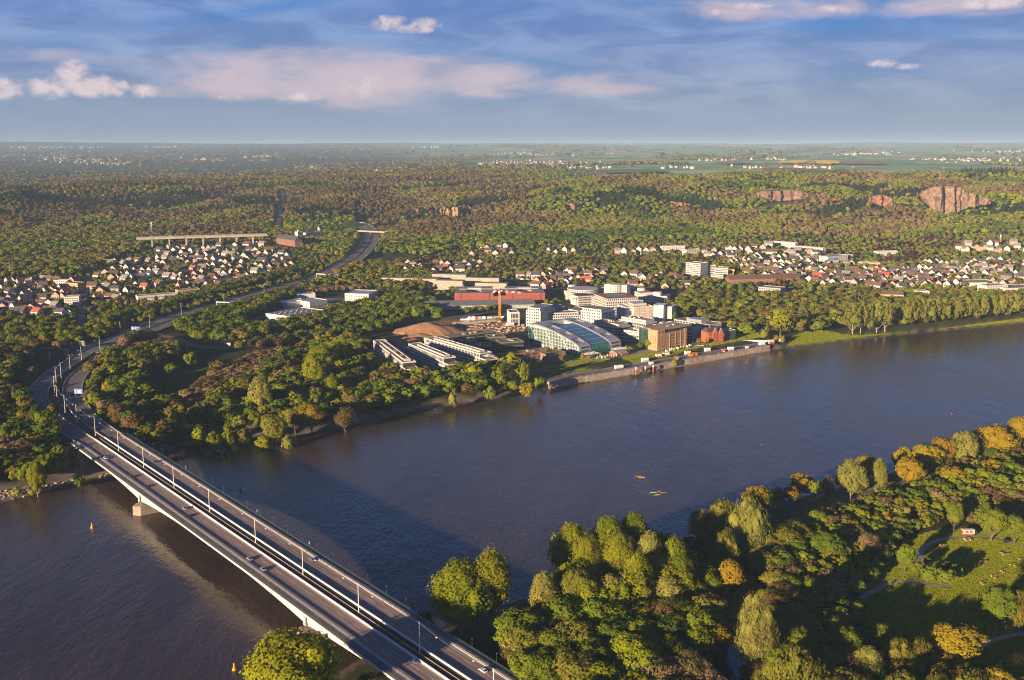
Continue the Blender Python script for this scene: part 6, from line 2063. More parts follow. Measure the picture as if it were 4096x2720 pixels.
for x, yt, yb, w, kd in [(3410, 1232, 1336, 52, 'tall_poplar'), (3442, 1228, 1334, 42, 'tall_poplar'), (3470, 1232, 1333, 40, 'tall_poplar'), (3506, 1222, 1330, 50, 'tall_poplar'), (3540, 1215, 1328, 48, 'tall_poplar'), (3562, 1240, 1312, 35, 'pale_poplar'),
                         (3628, 1215, 1311, 42, 'tall_poplar'), (3656, 1210, 1309, 40, 'tall_poplar'), (3688, 1212, 1309, 40, 'tall_poplar'), (3716, 1208, 1308, 38, 'tall_poplar'), (3745, 1205, 1305, 38, 'tall_poplar'), (3773, 1206, 1302, 36, 'tall_poplar'),
                         (3828, 1208, 1294, 52, 'tall_poplar'), (3868, 1200, 1290, 34, 'tall_poplar'), (3892, 1198, 1287, 40, 'tall_poplar'), (3924, 1198, 1286, 40, 'tall_poplar'), (3972, 1192, 1274, 40, 'tall_poplar'), (3996, 1190, 1275, 38, 'tall_poplar'), (4022, 1190, 1273, 34, 'tall_poplar'),
                         (4060, 1186, 1272, 38, 'tall_poplar'), (4090, 1184, 1270, 36, 'tall_poplar'), (3611, 1272, 1308, 28, 'lime_round'), (3265, 1278, 1338, 62, 'green_round'), (3195, 1272, 1345, 48, 'olive_round'), (3120, 1245, 1350, 70, 'lime_round')]:
    feature(x, yt, yb, w * 1.38, kd, 'poplar_row' if 'poplar' in kd else 'far_bank', 7)
for t in [(1798, 1482, 1532, 52, 'copper_round'), (2035, 1440, 1500, 42, 'copper_round'), (1890, 1455, 1540, 82, 'lime_round'), (2045, 1418, 1495, 66, 'lime_round'), (2095, 1438, 1530, 50, 'lime_poplar'), (2110, 1488, 1565, 62, 'gold_round'), (1813, 1518, 1600, 32, 'pale_poplar'),
          (2000, 1460, 1540, 60, 'lime_round'), (2045, 1490, 1550, 60, 'lime_round'), (1960, 1510, 1575, 40, 'lime_round'), (2158, 1470, 1540, 40, 'green_round'), (2300, 1378, 1408, 18, 'green_round'), (2246, 1422, 1450, 22, 'olive_round'), (2330, 1418, 1442, 18, 'gold_round'),
          (2274, 1406, 1428, 12, 'lime_round'), (2190, 1390, 1412, 28, 'green_round'), (2130, 1357, 1378, 30, 'green_round'), (2590, 1362, 1398, 34, 'lime_round'), (2505, 1382, 1400, 15, 'lime_round'), (2522, 1388, 1410, 26, 'olive_round'), (2560, 1372, 1398, 22, 'green_round'),
          (2895, 1270, 1320, 42, 'copper_round'), (2800, 1230, 1270, 36, 'copper_round'), (2830, 1355, 1378, 14, 'gold_round'), (2700, 1395, 1440, 20, 'gold_round'), (2795, 1355, 1385, 20, 'olive_round'), (1990, 1270, 1290, 26, 'olive_round'), (1750, 1235, 1300, 60, 'green_round'), (1672, 1235, 1290, 50, 'green_round'),
          (2690, 1250, 1300, 34, 'green_round'), (2725, 1240, 1290, 40, 'olive_round'), (2990, 1295, 1355, 75, 'green_round'), (3055, 1310, 1360, 34, 'olive_round'), (3105, 1325, 1362, 22, 'olive_round'), (3130, 1322, 1362, 18, 'olive_round')]:
    feature(*t, 'campus', 8)


def fill(poly_px, step, kinds, zone, hrange, z=8.0, poly=None, jitter=0.42, keep=1.0, zone_noise=None):
    poly = np.array(pxpoly(poly_px, z)) if poly is None else np.array(poly)
    x0, y0 = poly.min(0); x1, y1 = poly.max(0)
    gx, gy = np.meshgrid(np.arange(x0, x1, step), np.arange(y0, y1, step * 0.9))
    gx = gx + (np.arange(gx.shape[0]) % 2)[:, None] * step * .5
    gx = gx.ravel() + rng.uniform(-jitter, jitter, gx.size) * step
    gy = gy.ravel() + rng.uniform(-jitter, jitter, gy.size) * step
    ok = inside(poly, gx, gy) & (rng.random(gx.size) < keep)
    gx, gy = gx[ok], gy[ok]
    ok = free(gx, gy)
    gx, gy = gx[ok], gy[ok]
    names = list(kinds); w = np.array([kinds[k] for k in names], float); cw = np.cumsum(w / w.sum())
    # patches of one kind: the choice follows a slow noise with some scatter
    f = np.clip(fbm(gx / 38, gy / 38, 11, 3) * 1.7 - 0.35 + rng.uniform(-.30, .30, gx.size), 0, .999)
    pick = np.searchsorted(cw, f)
    dp, _ = dist_line(list(PARK) + [PARK[0]], gx, gy)
    for i in range(len(gx)):
        h = rng.uniform(*hrange) * (1.18 if zone in ('near', 'left_bank', 'left_of_bridge') else 1.05)
        if zone == 'near' and dp[i] < 45:
            h = min(h, 8.5 + dp[i] * .18)
        add_tree(gx[i], gy[i], h, names[min(pick[i], len(names) - 1)], zone, rng.uniform(1.12, 1.5))

def free(x, y):
    ok = np.ones(len(x), bool)
    d, _ = dist_line(MW[::2], x, y)
    ok &= d > 22.5
    for L, hw in ROADS.values():
        d, _ = dist_line(L, x, y)
        ok &= d > hw + 3.5
    for p in LAWNS + MEADOW + PARK_GRASS + [SITE] + BLOCKED:
        ok &= ~inside(p, x, y)
    sd, _ = signed_river(x, y)
    ok &= sd > 7
    for q in FOOT:
        ok &= ~inside(q, x, y)
    if len(HOUSE_XY):
        H = np.array(HOUSE_XY)
        for i in range(0, len(x)):
            if ok[i] and (np.abs(H[:, 0] - x[i]) + np.abs(H[:, 1] - y[i])).min() < 9:
                ok[i] = False
    return ok

MIX = {'brown_round': .13, 'olive_round': .20, 'green_round': .34, 'dark_round': .09, 'gold_round': .05, 'lime_round': .15, 'pink_round': .04}
# near bank
fill([(2040, 2760), (2090, 2560), (2190, 2470), (2300, 2400), (2480, 2330), (2640, 2330), (2780, 2360), (2860, 2450), (2870, 2600), (2860, 2980), (2000, 2980)], 10.0, MIX, 'near', (12, 19), 6.3)
fill([(2995, 2950), (3010, 2560), (3070, 2420), (3020, 2280), (3120, 2200), (3300, 2110), (3500, 2040), (3700, 1985), (3900, 1940), (4400, 1900), (4400, 2080), (4096, 2110), (3800, 2110), (3640, 2150), (3590, 2210), (3500, 2320), (3430, 2430), (3480, 2560), (3440, 2700), (3460, 2950)], 9.3,
     {'brown_round': .16, 'olive_round': .22, 'green_round': .32, 'dark_round': .09, 'gold_round': .05, 'lime_round': .12, 'pink_round': .04}, 'near', (10, 16), 6.3)
fill([(3460, 2690), (3560, 2660), (3760, 2670), (3900, 2700), (4200, 2790), (4200, 3050), (3400, 3050)], 13, {'olive_willow': .3, 'gold_round': .3, 'green_round': .2, 'pale_poplar': .2}, 'near', (12, 17), 6.3)
fill([(3700, 1880), (3900, 1830), (4400, 1760), (4400, 1880), (3950, 1930), (3760, 1950)], 12, {'green_round': .35, 'dark_round': .2, 'brown_round': .2, 'olive_round': .25}, 'near', (10, 14), 6.3)
fill([(2700, 2250), (2840, 2200), (2960, 2170), (2960, 2330), (2860, 2400)], 12, {'dark_round': .4, 'olive_round': .3, 'green_round': .3}, 'near', (9, 14), 6.3)
fill([(4150, 2200), (4400, 2200), (4400, 2700), (4180, 2640)], 14, {'green_round': .5, 'olive_willow': .5}, 'near', (12, 18), 6.3)
fill([(2250, 2500), (2290, 2370), (2540, 2300), (2740, 2320), (2740, 2450), (2420, 2560)], 11.5, {'lime_poplar': .5, 'pale_poplar': .15, 'green_poplar': .35}, 'near', (15, 22), 6.3)
# round the far end of the bridge
fill([(392, 1450), (400, 1418), (500, 1368), (560, 1345), (600, 1350), (540, 1395), (440, 1440)], 8.5, {'pink_round': .45, 'brown_round': .3, 'green_round': .25}, 'left_bank', (13, 17))
fill([(-150, 1420), (150, 1415), (85, 1490), (60, 1570), (105, 1660), (190, 1745), (250, 1805), (320, 1880), (240, 1898), (60, 1925), (-150, 1955)], 11,
     {'brown_round': .25, 'dark_round': .18, 'olive_round': .22, 'green_round': .27, 'pink_round': .08}, 'left_of_bridge', (10, 16))
fill([(-400, 1400), (-400, 1270), (100, 1290), (300, 1312), (470, 1330), (380, 1385), (300, 1385), (200, 1385)], 11, {'green_round': .45, 'olive_round': .25, 'gold_round': .1, 'dark_round': .1, 'lime_round': .1}, 'left_plain', (8, 13))
SHRUBS = [pxpoly([(720, 1640), (760, 1570), (900, 1510), (1030, 1440), (1110, 1440), (1040, 1520), (900, 1580), (820, 1640)], 8), pxpoly([(440, 1420), (560, 1385), (730, 1395), (700, 1420), (560, 1430), (470, 1470)], 8)]
BLOCKED += SHRUBS
fill([(345, 1500), (380, 1450), (430, 1400), (520, 1385), (620, 1370), (700, 1395), (780, 1420), (700, 1450), (600, 1500), (560, 1590), (640, 1620), (760, 1580), (880, 1500), (960, 1480), (1100, 1440), (1200, 1420), (1330, 1380), (1480, 1400), (1480, 1480), (1600, 1530), (1750, 1530), (1830, 1500), (1980, 1480),
      (2080, 1500), (2150, 1540), (1900, 1590), (1600, 1645), (1400, 1685), (1000, 1738), (720, 1770), (600, 1800), (470, 1790), (400, 1700), (345, 1600)], 11.5,
     {'brown_round': .15, 'olive_round': .2, 'dark_round': .10, 'green_round': .34, 'lime_round': .14, 'gold_round': .04, 'pink_round': .03}, 'left_bank', (10, 16))
del BLOCKED[-2:]
fill([(720, 1640), (760, 1570), (900, 1510), (1030, 1440), (1110, 1440), (1040, 1520), (900, 1580), (820, 1640)], 7.5, {'pink_round': .75, 'brown_round': .25}, 'left_bank', (10, 12))
fill([(440, 1420), (560, 1385), (730, 1395), (700, 1420), (560, 1430), (470, 1470)], 7.5, {'pink_round': .8, 'brown_round': .2}, 'left_bank', (9, 11))
fill([(740, 1375), (700, 1310), (880, 1255), (1150, 1180), (1190, 1190), (1000, 1290), (960, 1318), (1100, 1315), (1500, 1245), (1700, 1225), (1740, 1270), (1400, 1300), (1100, 1345), (960, 1375)], 10.5, {'green_round': .45, 'dark_round': .3, 'lime_round': .15, 'olive_round': .1}, 'junction', (11, 15))
fill([(430, 1310), (560, 1270), (700, 1235), (880, 1188), (1060, 1140), (1250, 1085), (1230, 1075), (1000, 1130), (800, 1185), (600, 1240), (400, 1285)], 10.5, {'green_round': .5, 'dark_round': .3, 'olive_round': .2}, 'junction', (10, 13))
fill([(1100, 1300), (1300, 1250), (1480, 1215), (1500, 1180), (1560, 1170), (1700, 1200), (1760, 1230), (1740, 1285), (1640, 1300), (1500, 1340), (1300, 1370), (1100, 1400), (900, 1420), (1000, 1390), (1400, 1320)], 11, {'green_round': .4, 'dark_round': .25, 'olive_round': .2, 'brown_round': .15}, 'junction', (9, 13))
fill([(1140, 1185), (1480, 1170), (1480, 1160), (1150, 1172)], 7, {'brown_round': .4, 'pink_round': .6}, 'junction', (9, 11))
fill([(1200, 1165), (1320, 1115), (1420, 1075), (1520, 1060), (1700, 1100), (1760, 1130), (1760, 1165), (1600, 1175), (1400, 1150)], 11, {'green_round': .4, 'dark_round': .2, 'olive_round': .3, 'gold_round': .1}, 'town', (9, 14))
fill([(2640, 1240), (2760, 1185), (3100, 1195), (3600, 1185), (4200, 1190), (5200, 1180), (5200, 1200), (4096, 1255), (3700, 1292), (3420, 1318), (3250, 1318), (3160, 1340), (2940, 1345), (2860, 1325), (2780, 1265)], 11.5,
     {'olive_round': .32, 'green_round': .26, 'brown_round': .22, 'dark_round': .12, 'lime_round': .08}, 'far_plain', (9, 14))
fill([(1800, 1170), (2120, 1180), (2220, 1210), (2260, 1240), (2140, 1215), (1850, 1215), (1780, 1215), (1740, 1180)], 13, {'olive_round': .5, 'green_round': .5}, 'campus', (7, 10), keep=.6)
fill([(1950, 1257), (2020, 1250), (2020, 1240), (1860, 1252), (1850, 1262)], 7, {'olive_round': .6, 'green_round': .4}, 'campus', (7, 9))
# gardens between the houses
fill(None, 13.0, {'olive_round': .28, 'green_round': .25, 'brown_round': .2, 'dark_round': .15, 'fir': .12}, 'town', (6, 10), poly=TOWN)
fill(None, 13.5, {'olive_round': .28, 'green_round': .25, 'brown_round': .2, 'dark_round': .15, 'fir': .08, 'copper_round': .04}, 'town', (6, 11), poly=TOWN2)
print('trees on the plain', len(TREES))

# the hill forest and the woods beyond: points over a fan in front of the camera
def forest_points():
    out = []
    for (r0, r1, step, amin) in ((1850, 2700, 11.5, .60), (2700, 3400, 12.5, .58), (3400, 4800, 18, .56), (4800, 9000, 38, .54), (9000, 17000, 95, .54)):
        rows = int((r1 - r0) / step)
        for i in range(rows):
            r = r0 + (i + .5) * step
            n = int(2 * amin * r / step)
            a = np.linspace(-amin, amin, n) + rng.uniform(-.5, .5, n) * 2 * amin / n
            rr = r + rng.uniform(-.5, .5, n) * step
            out.append(np.stack([rr * np.sin(a), rr * np.cos(a)], 1))
    return np.vstack(out)

FP = forest_points()
fx, fy = FP[:, 0], FP[:, 1]
fz = zf(fx, fy)
ux, uy = px(fx, fy, fz)
keep = np.ones(len(fx), bool)
keep &= ~inside(TOWN, fx, fy) & ~inside(TOWN2, fx, fy)
keep &= (fz > 12.5) | (ux < 1450)
d, _ = dist_line(MW[::2], fx, fy); keep &= d > 27
for nm, (L, hw) in ROADS.items():
    d, _ = dist_line(L, fx, fy); keep &= d > hw + (10 if nm == 'dark_forest_road' else 4)
for q in BLOCKED + FOOT:
    keep &= ~inside(q, fx, fy)
# farmland beyond the ridge keeps only hedges and copses
farm = np.clip((fy - 3400) / 200, 0, 1) * np.clip((ux - 1900) / 500 + np.clip((fy - 6500) / 3000, 0, 1), 0, 1)
wood = fbm(fx / 700, fy / 700, 21, 3)
keep &= rng.random(len(fx)) > farm * np.where(wood > 0.68, 0.12, 0.994)
low = np.clip((fy - 5000) / 1500, 0, 1) * np.where(wood > 0.60, 0.2, .96)
keep &= rng.random(len(fx)) > low
fx, fy, fz, ux = fx[keep], fy[keep], fz[keep], ux[keep]
n1 = fbm(fx / 160, fy / 160, 31, 4) + rng.normal(0, .035, len(fx))
n2 = fbm(fx / 260, fy / 120, 47, 3) + rng.normal(0, .02, len(fx))
# greener on the lower slopes and to the right, more leafless crowns inland
gb = n1 + np.clip((ux - 2000) / 6000, -.08, .08) + np.clip((2600 - fy) / 5000, -.05, .06)
kinds = np.where(n2 > .63, 6, np.where(gb < .40, 0, np.where(gb < .44, 1, np.where(gb < .52, 2, np.where(gb < .60, 3, np.where(gb < .68, 4, 5))))))
kinds = np.where((rng.random(len(fx)) < .03), 4, kinds)
kinds = np.where((kinds == 6) & (fy < 2600), 2, kinds)
FK = ['brown_round', 'pink_round', 'olive_round', 'green_round', 'lime_round', 'dark_round', 'fir']
FNAME = ['budding_forest', 'pinkish_forest', 'olive_forest', 'green_forest', 'fresh_forest', 'dark_forest', 'fir_forest']
hh = rng.uniform(11, 18, len(fx)) * np.where(fy > 4800, 1.35, 1) * np.where(fy > 9000, 1.6, 1)
lodsplit = fy < 2350
for k in range(7):
    for var in range(2):
        m = (kinds == k) & ((np.arange(len(fx)) % 2) == var)
        if not m.any():
            continue
        me, _ = protos(FK[k], 2, var)
        wide = np.where(fy[m] > 9000, 2.6, np.where(fy[m] > 4800, 1.7, 1.0))
        scatter(FNAME[k], me, np.stack([fx[m], fy[m], fz[m] - .6], 1), hh[m] / 10 * rng.uniform(1.05, 1.5, m.sum()) * wide, rng.uniform(0, 6.28, m.sum()), sclz=hh[m] / 10)
print('forest', len(fx))

# ------------------------------------------------------------------ the trees themselves
T = [t for t in TREES]
xs = np.array([t[0] for t in T]); ys = np.array([t[1] for t in T])
zs = zf(xs, ys) - 0.2
for i, t in enumerate(T):
    t[2] = float(zs[i])
X0, Y0 = px(xs, ys, zs)
Hh = np.array([t[3] for t in T])
_, Y1 = px(xs, ys, zs + Hh)
inview = (X0 > -60) & (X0 < 4156) & (Y1 < 2760)
size = np.where(inview, Hh / np.hypot(xs, ys), 0)
order = np.argsort(-size)
single = set(order[:300].tolist())

COLOUR = {'green': 'green', 'dark': 'dark green', 'lime': 'bright yellow-green', 'olive': 'olive', 'pale': 'pale silvery green', 'gold': 'golden', 'brown': 'brownish half-bare', 'pink': 'pinkish bare', 'fir': 'dark', 'copper': 'dark red', 'sage': 'sage green'}
MARKS = [(1846, 2500, 'the big waterside poplar'), (3707, 2300, 'the little copse on the park lawn'), (3880, 2150, 'the food truck'), (2950, 2640, 'the small pond'), (3700, 2480, 'the lower park lawn'), (3400, 1990, 'the pale bank poplars'),
         (2100, 2640, 'the blue sign by the bridge'), (1250, 2520, 'the near bridge pier'), (3000, 2100, 'the riverside path'), (2500, 2350, 'the near-bank poplars'), (3350, 2350, 'the wood west of the park lawn'), (3930, 1880, 'the golden bank trees'),
         (330, 1570, 'the motorway bend'), (750, 1530, 'the meadow'), (120, 1900, 'the stony beach'), (560, 1800, 'the far end of the bridge'), (900, 1740, 'the shore below the meadow'), (1300, 1600, 'the far-bank shore wood'), (1600, 1480, 'the three white office slabs'),
         (2150, 1520, 'the end of the quay wall'), (3500, 1320, 'the far-bank lawn'), (2400, 1400, 'the curved glass hotel'), (900, 1390, 'the slip road'), (1250, 1250, 'the car dealer'), (2830, 1380, 'the red gabled villa'), (4000, 2500, 'the right edge of the park lawn')]
def side_of(x, y):
    best = min(MARKS, key=lambda m: (m[0] - x) ** 2 + 2.0 * (m[1] - y) ** 2)
    dx, dy = x - best[0], y - best[1]
    d = math.hypot(dx, dy)
    if d < 40:
        return 'beside ' + best[2]
    if abs(dx) > abs(dy) * 1.3:
        return ('right of ' if dx > 0 else 'left of ') + best[2]
    return ('in front of ' if dy > 0 else 'behind ') + best[2]
SHAPE = {'round': 'tree', 'poplar': 'poplar', 'willow': 'willow-like tree', 'conifer': 'fir tree'}
ORD = ['leftmost', 'second from left', 'third from left', 'fourth from left', 'fifth from left', 'sixth from left', 'seventh from left', 'eighth from left', 'ninth from left', 'tenth from left', 'eleventh from left', 'twelfth from left']
def dedupe(entries):
    """entries: (label, photograph x, object, group); gives labels that repeat an order from the left"""
    by = {}
    for e in entries:
        by.setdefault(e[0], []).append(e)
    for lab, es in by.items():
        if len(es) == 1:
            es[0][2]['label'] = lab
            continue
        es.sort(key=lambda e: e[1])
        n = len(es)
        for i, e in enumerate(es):
            w = ORD[i] if i < min(12, (n + 1) // 2) else (ORD[n - 1 - i].replace('left', 'right') if n - 1 - i < 12 else 'in the middle')
            e[2]['label'] = lab + ', ' + w
ent = []
GROUPS = {'near': 'trees of the near-bank park wood', 'left_bank': 'trees of the far-bank wood', 'left_of_bridge': 'trees by the stony beach', 'poplar_row': 'poplars in the row on the far-bank lawn', 'far_bank': 'trees on the far-bank lawn',
          'campus': 'trees round the office campus', 'junction': 'trees round the motorway junction', 'left_plain': 'trees left of the motorway', 'far_plain': 'trees behind the far-bank lawn', 'town': 'trees among the houses'}
for i in sorted(single):
    x, y, z, h, kind, zone, wf = T[i]
    leaf, shape = SPEC[kind][0], SPEC[kind][1]
    var = i % 3
    lod = (-1 if h > 27 and math.hypot(x, y) < 640 else 0) if math.hypot(x, y) < 1150 else 1
    me, tr = protos(kind, lod, var)
    o = empty({'round': 'broadleaf_tree', 'poplar': 'poplar_tree', 'willow': 'willow_tree', 'conifer': 'fir_tree'}[shape], (x, y, z), (i * 2.399) % 6.283, None, 'tree', GROUPS[zone])
    o.scale = (h / 10 * wf, h / 10 * wf, h / 10)
    link('trunk', tr, o)
    link('crown', me, o)
    size_word = 'tall' if h > 17 else ('small' if h < 9.5 else '')
    ent.append((' '.join((size_word + ' ' + COLOUR[leaf] + ' ' + SHAPE[shape] + ' ' + side_of(X0[i], Y0[i])).split()), X0[i], o, zone))
dedupe(ent)
dedupe(hent)
rest = [i for i in range(len(T)) if i not in single]
by = {}
for i in rest:
    x, y, z, h, kind, zone, wf = T[i]
    lod = 1 if math.hypot(x, y) < 1500 or (zone in ('junction', 'campus', 'far_plain')) else 2
    by.setdefault((kind, lod, i % 2), []).append(i)
for (kind, lod, var), ids in by.items():
    me, tr = protos(kind, lod, var)
    pts = np.array([T[i][:3] for i in ids]); hs = np.array([T[i][3] for i in ids]); ws = np.array([T[i][6] for i in ids])
    scatter('woodland', me, pts, hs / 10 * ws, rng.uniform(0, 6.28, len(ids)), sclz=hs / 10)
    if tr is not None and lod == 1:
        pass
# ------------------------------------------------------------------ quay wall, promenade, paths, water in the park
def gz(x, y):
    return float(zf(np.array([x]), np.array([y]))[0])

def quay():
    L = spline([(q[0], q[1], 0.0) for q in QUAY], 7.0)
    root = empty('quay_wall', tuple(L[0]), 0, 'long pale stone quay wall along the far bank', 'wall')
    def part(mb, name, m, par=root):
        mb.v = [(x - L[0][0], y - L[0][1], z) for x, y, z in mb.v]
        return mb.build(name, m, par)
    # wall in lengths with joints, footing, coping; -N is inland or not depending on the sense of travel
    N = normals2(L)
    inland = -1 if (N[len(N) // 2] @ np.array([0, 1])) < 0 else 1
    def off(a, b):
        return (a, b) if inland > 0 else (-b, -a)
    for i in range(0, len(L) - 1, 3):
        S = L[i:min(i + 4, len(L))]
        g = rnd.uniform(-.12, .12)
        part(solid_strip(MB(), S, *off(.6 + g, 4.2), -2.0, 5.75 + rnd.uniform(-.1, .1)), 'wall_length', M_STONE if rnd.random() < .6 else M_CONC)
    part(solid_strip(MB(), L, *off(.2, 1.6), 5.9, 6.35), 'coping', M_CONC)
    part(solid_strip(MB(), L, *off(-1.0, .55), -2.0, .7), 'footing', M_STONE)
    R = L.copy(); R[:, 2] = 6.05
    V, F = strip_mesh(R, *off(1.65, 13.5), 0.0)
    o = link('promenade', np_mesh('promenade', V, F if inland > 0 else F, mat('promenade_asphalt', (0.20, 0.165, 0.155), .9, .22, .1, coord='World')))
    o['kind'] = 'structure'
    V, F = strip_mesh(R, *off(13.55, 18.5), 0.02)
    o = link('path', np_mesh('path', V, F, M_PATH)); o['kind'] = 'structure'
    me = MB().lathe([(.28, 0), (.22, .5), (.34, .62), (.30, .9), (.1, 1.0)], 8).mesh('bollard', M_CONC)
    for k, i in enumerate(range(1, len(L) - 1, 2)):
        q = L[i, :2] + N[i] * inland * 1.0
        b = tag(link('bollard', me, None, (q[0], q[1], 6.36)), None, 'bollard', 'bollards along the quay edge')
        xx, yy = px(q[0], q[1], 7)
        BOL.append(('grey stone bollard on the quay edge ' + ('near the landing stage' if abs(xx - 2600) < 90 else ('in front of the mill' if abs(xx - 2720) < 110 else ('in front of the hotel lawn' if xx < 2520 else 'in front of the villa lawn'))), xx, b, 0))
BOL = []
quay()
dedupe(BOL)

def path_px(pts, hw, m, z=6.3, dz=.18, name='path'):
    L = spline([(*P(x, y, z)[:2], z) for x, y in pts], 4.0)
    return ground_ribbon(name, L, hw, m, dz)
path_px([(3690, 2262), (3686, 2246), (3679, 2226), (3682, 2208), (3704, 2185), (3745, 2166), (3793, 2153), (3857, 2148), (3946, 2149), (3985, 2157), (4018, 2163), (4080, 2185)], 1.6, M_PATH)
path_px([(3440, 2395), (3500, 2364), (3538, 2343), (3589, 2330), (3653, 2326), (3684, 2330), (3717, 2339), (3760, 2347), (3800, 2345)], 1.6, M_PATH)
path_px([(3980, 2062), (4025, 2049), (4096, 2034), (4200, 2020)], 1.6, M_PATH)
path_px([(3880, 2600), (3921, 2586), (4014, 2550), (4100, 2535)], 1.6, M_PATH)
path_px([(2960, 2200), (3080, 2120), (3240, 2060), (3420, 1985), (3600, 1930), (3760, 1890)], 1.3, mat('bank_track', (0.17, .14, .10), .95, .25, .2, coord='World'))
path_px([(2085, 1496), (2169, 1479), (2310, 1455), (2418, 1440), (2473, 1430), (2550, 1420), (2640, 1412)], 2.0, M_PATH, 7)
path_px([(2230, 1425), (2262, 1440), (2294, 1452), (2312, 1456)], 1.4, M_PATH, 7)
path_px([(2090, 1512), (2200, 1487), (2330, 1484), (2429, 1479), (2480, 1470)], 2.0, M_ASPH2, 7)
path_px([(2860, 1380), (2900, 1372), (2960, 1352), (2990, 1350), (2985, 1358)], 1.2, M_PATH, 7)
path_px([(900, 1641), (940, 1634), (980, 1632), (1010, 1636)], 1.5, M_PATH, 8)
path_px([(1690, 1512), (1730, 1520), (1760, 1532)], 1.2, M_PATH, 8)
path_px([(605, 1540), (700, 1520), (840, 1500), (890, 1490)], 1.0, mat('trodden_grass', (0.12, .11, .04), .95, .3, .2, coord='World'), 8)
M_POND = mat('pond_water', (0.035, 0.040, 0.038), 0.06, 0.3, 0.1, spec=.6, coord='World')
for pl in ([(2918, 2582), (2992, 2576), (2990, 2640), (2984, 2760), (2880, 2760), (2900, 2650)], [(3985, 2660), (4060, 2615), (4200, 2590), (4200, 2760), (3960, 2740)]):
    ground_patch('pond', pl, M_POND, .22, z=6.3)
M_RAPE = mat('rapeseed', (0.85, 0.58, 0.02), .95, .15, .02, coord='World')
for pl in ([(3105, 652), (3160, 646), (3235, 645), (3240, 650), (3215, 657), (3120, 660)], [(3222, 660), (3260, 646), (3350, 648), (3358, 658), (3320, 664)], [(2950, 606), (3010, 604), (3015, 609), (2960, 611)]):
    pts = hits(pl)
    o = ground_patch('rapeseed_field', None, M_RAPE, 9.0, step=60.0, poly=[q[:2] for q in pts])
for col, pl in (((0.075, 0.16, 0.04), [(2390, 690), (2480, 684), (2640, 686), (2680, 694), (2560, 700), (2420, 700)]), ((0.075, 0.15, 0.035), [(3060, 690), (3380, 680), (3390, 690), (3250, 703), (3100, 700)]), ((0.24, 0.10, 0.06), [(3040, 682), (3200, 678), (3300, 682), (3230, 688), (3080, 689)]),
                ((0.24, 0.11, 0.07), [(2860, 654), (2960, 650), (3010, 656), (2900, 664)]), ((0.24, 0.12, 0.09), [(3360, 655), (3520, 650), (3540, 658), (3380, 664)])):
    ground_patch('field', None, mat('crop_%d' % (int(col[0] * 1000) + pl[0][0]), col, .95, .12, .01, coord='World'), 8.0, step=60.0, poly=[q[:2] for q in hits(pl)])
# railway behind the far-bank lawn
RL = spline([(*P(x, y, 9)[:2], 9) for x, y in [(2700, 1232), (2900, 1236), (3150, 1238), (3400, 1236), (3600, 1228), (4200, 1205)]], 10)
ground_ribbon('railway_bed', RL, 7, mat('rusty_ballast', (0.17, 0.10, 0.075), .95, .3, .3, coord='World'), .3)
ground_patch('car_park', [(1190, 1290), (1150, 1255), (1210, 1215), (1300, 1195), (1480, 1192), (1475, 1222), (1330, 1240)], M_ASPH, .25, z=8.5)
ground_patch('car_park', [(1585, 1402), (1600, 1385), (1690, 1388), (1690, 1402)], M_ASPH, .25, z=8)
ground_patch('terrace', [(2330, 1445), (2440, 1424), (2600, 1402), (2640, 1410), (2560, 1418), (2430, 1438), (2370, 1448)], M_PAVE, .2, z=7.3)
ground_patch('forecourt', [(2740, 1392), (2770, 1372), (2832, 1378), (2850, 1388), (2790, 1398)], M_ASPH2, .2, z=7.6)

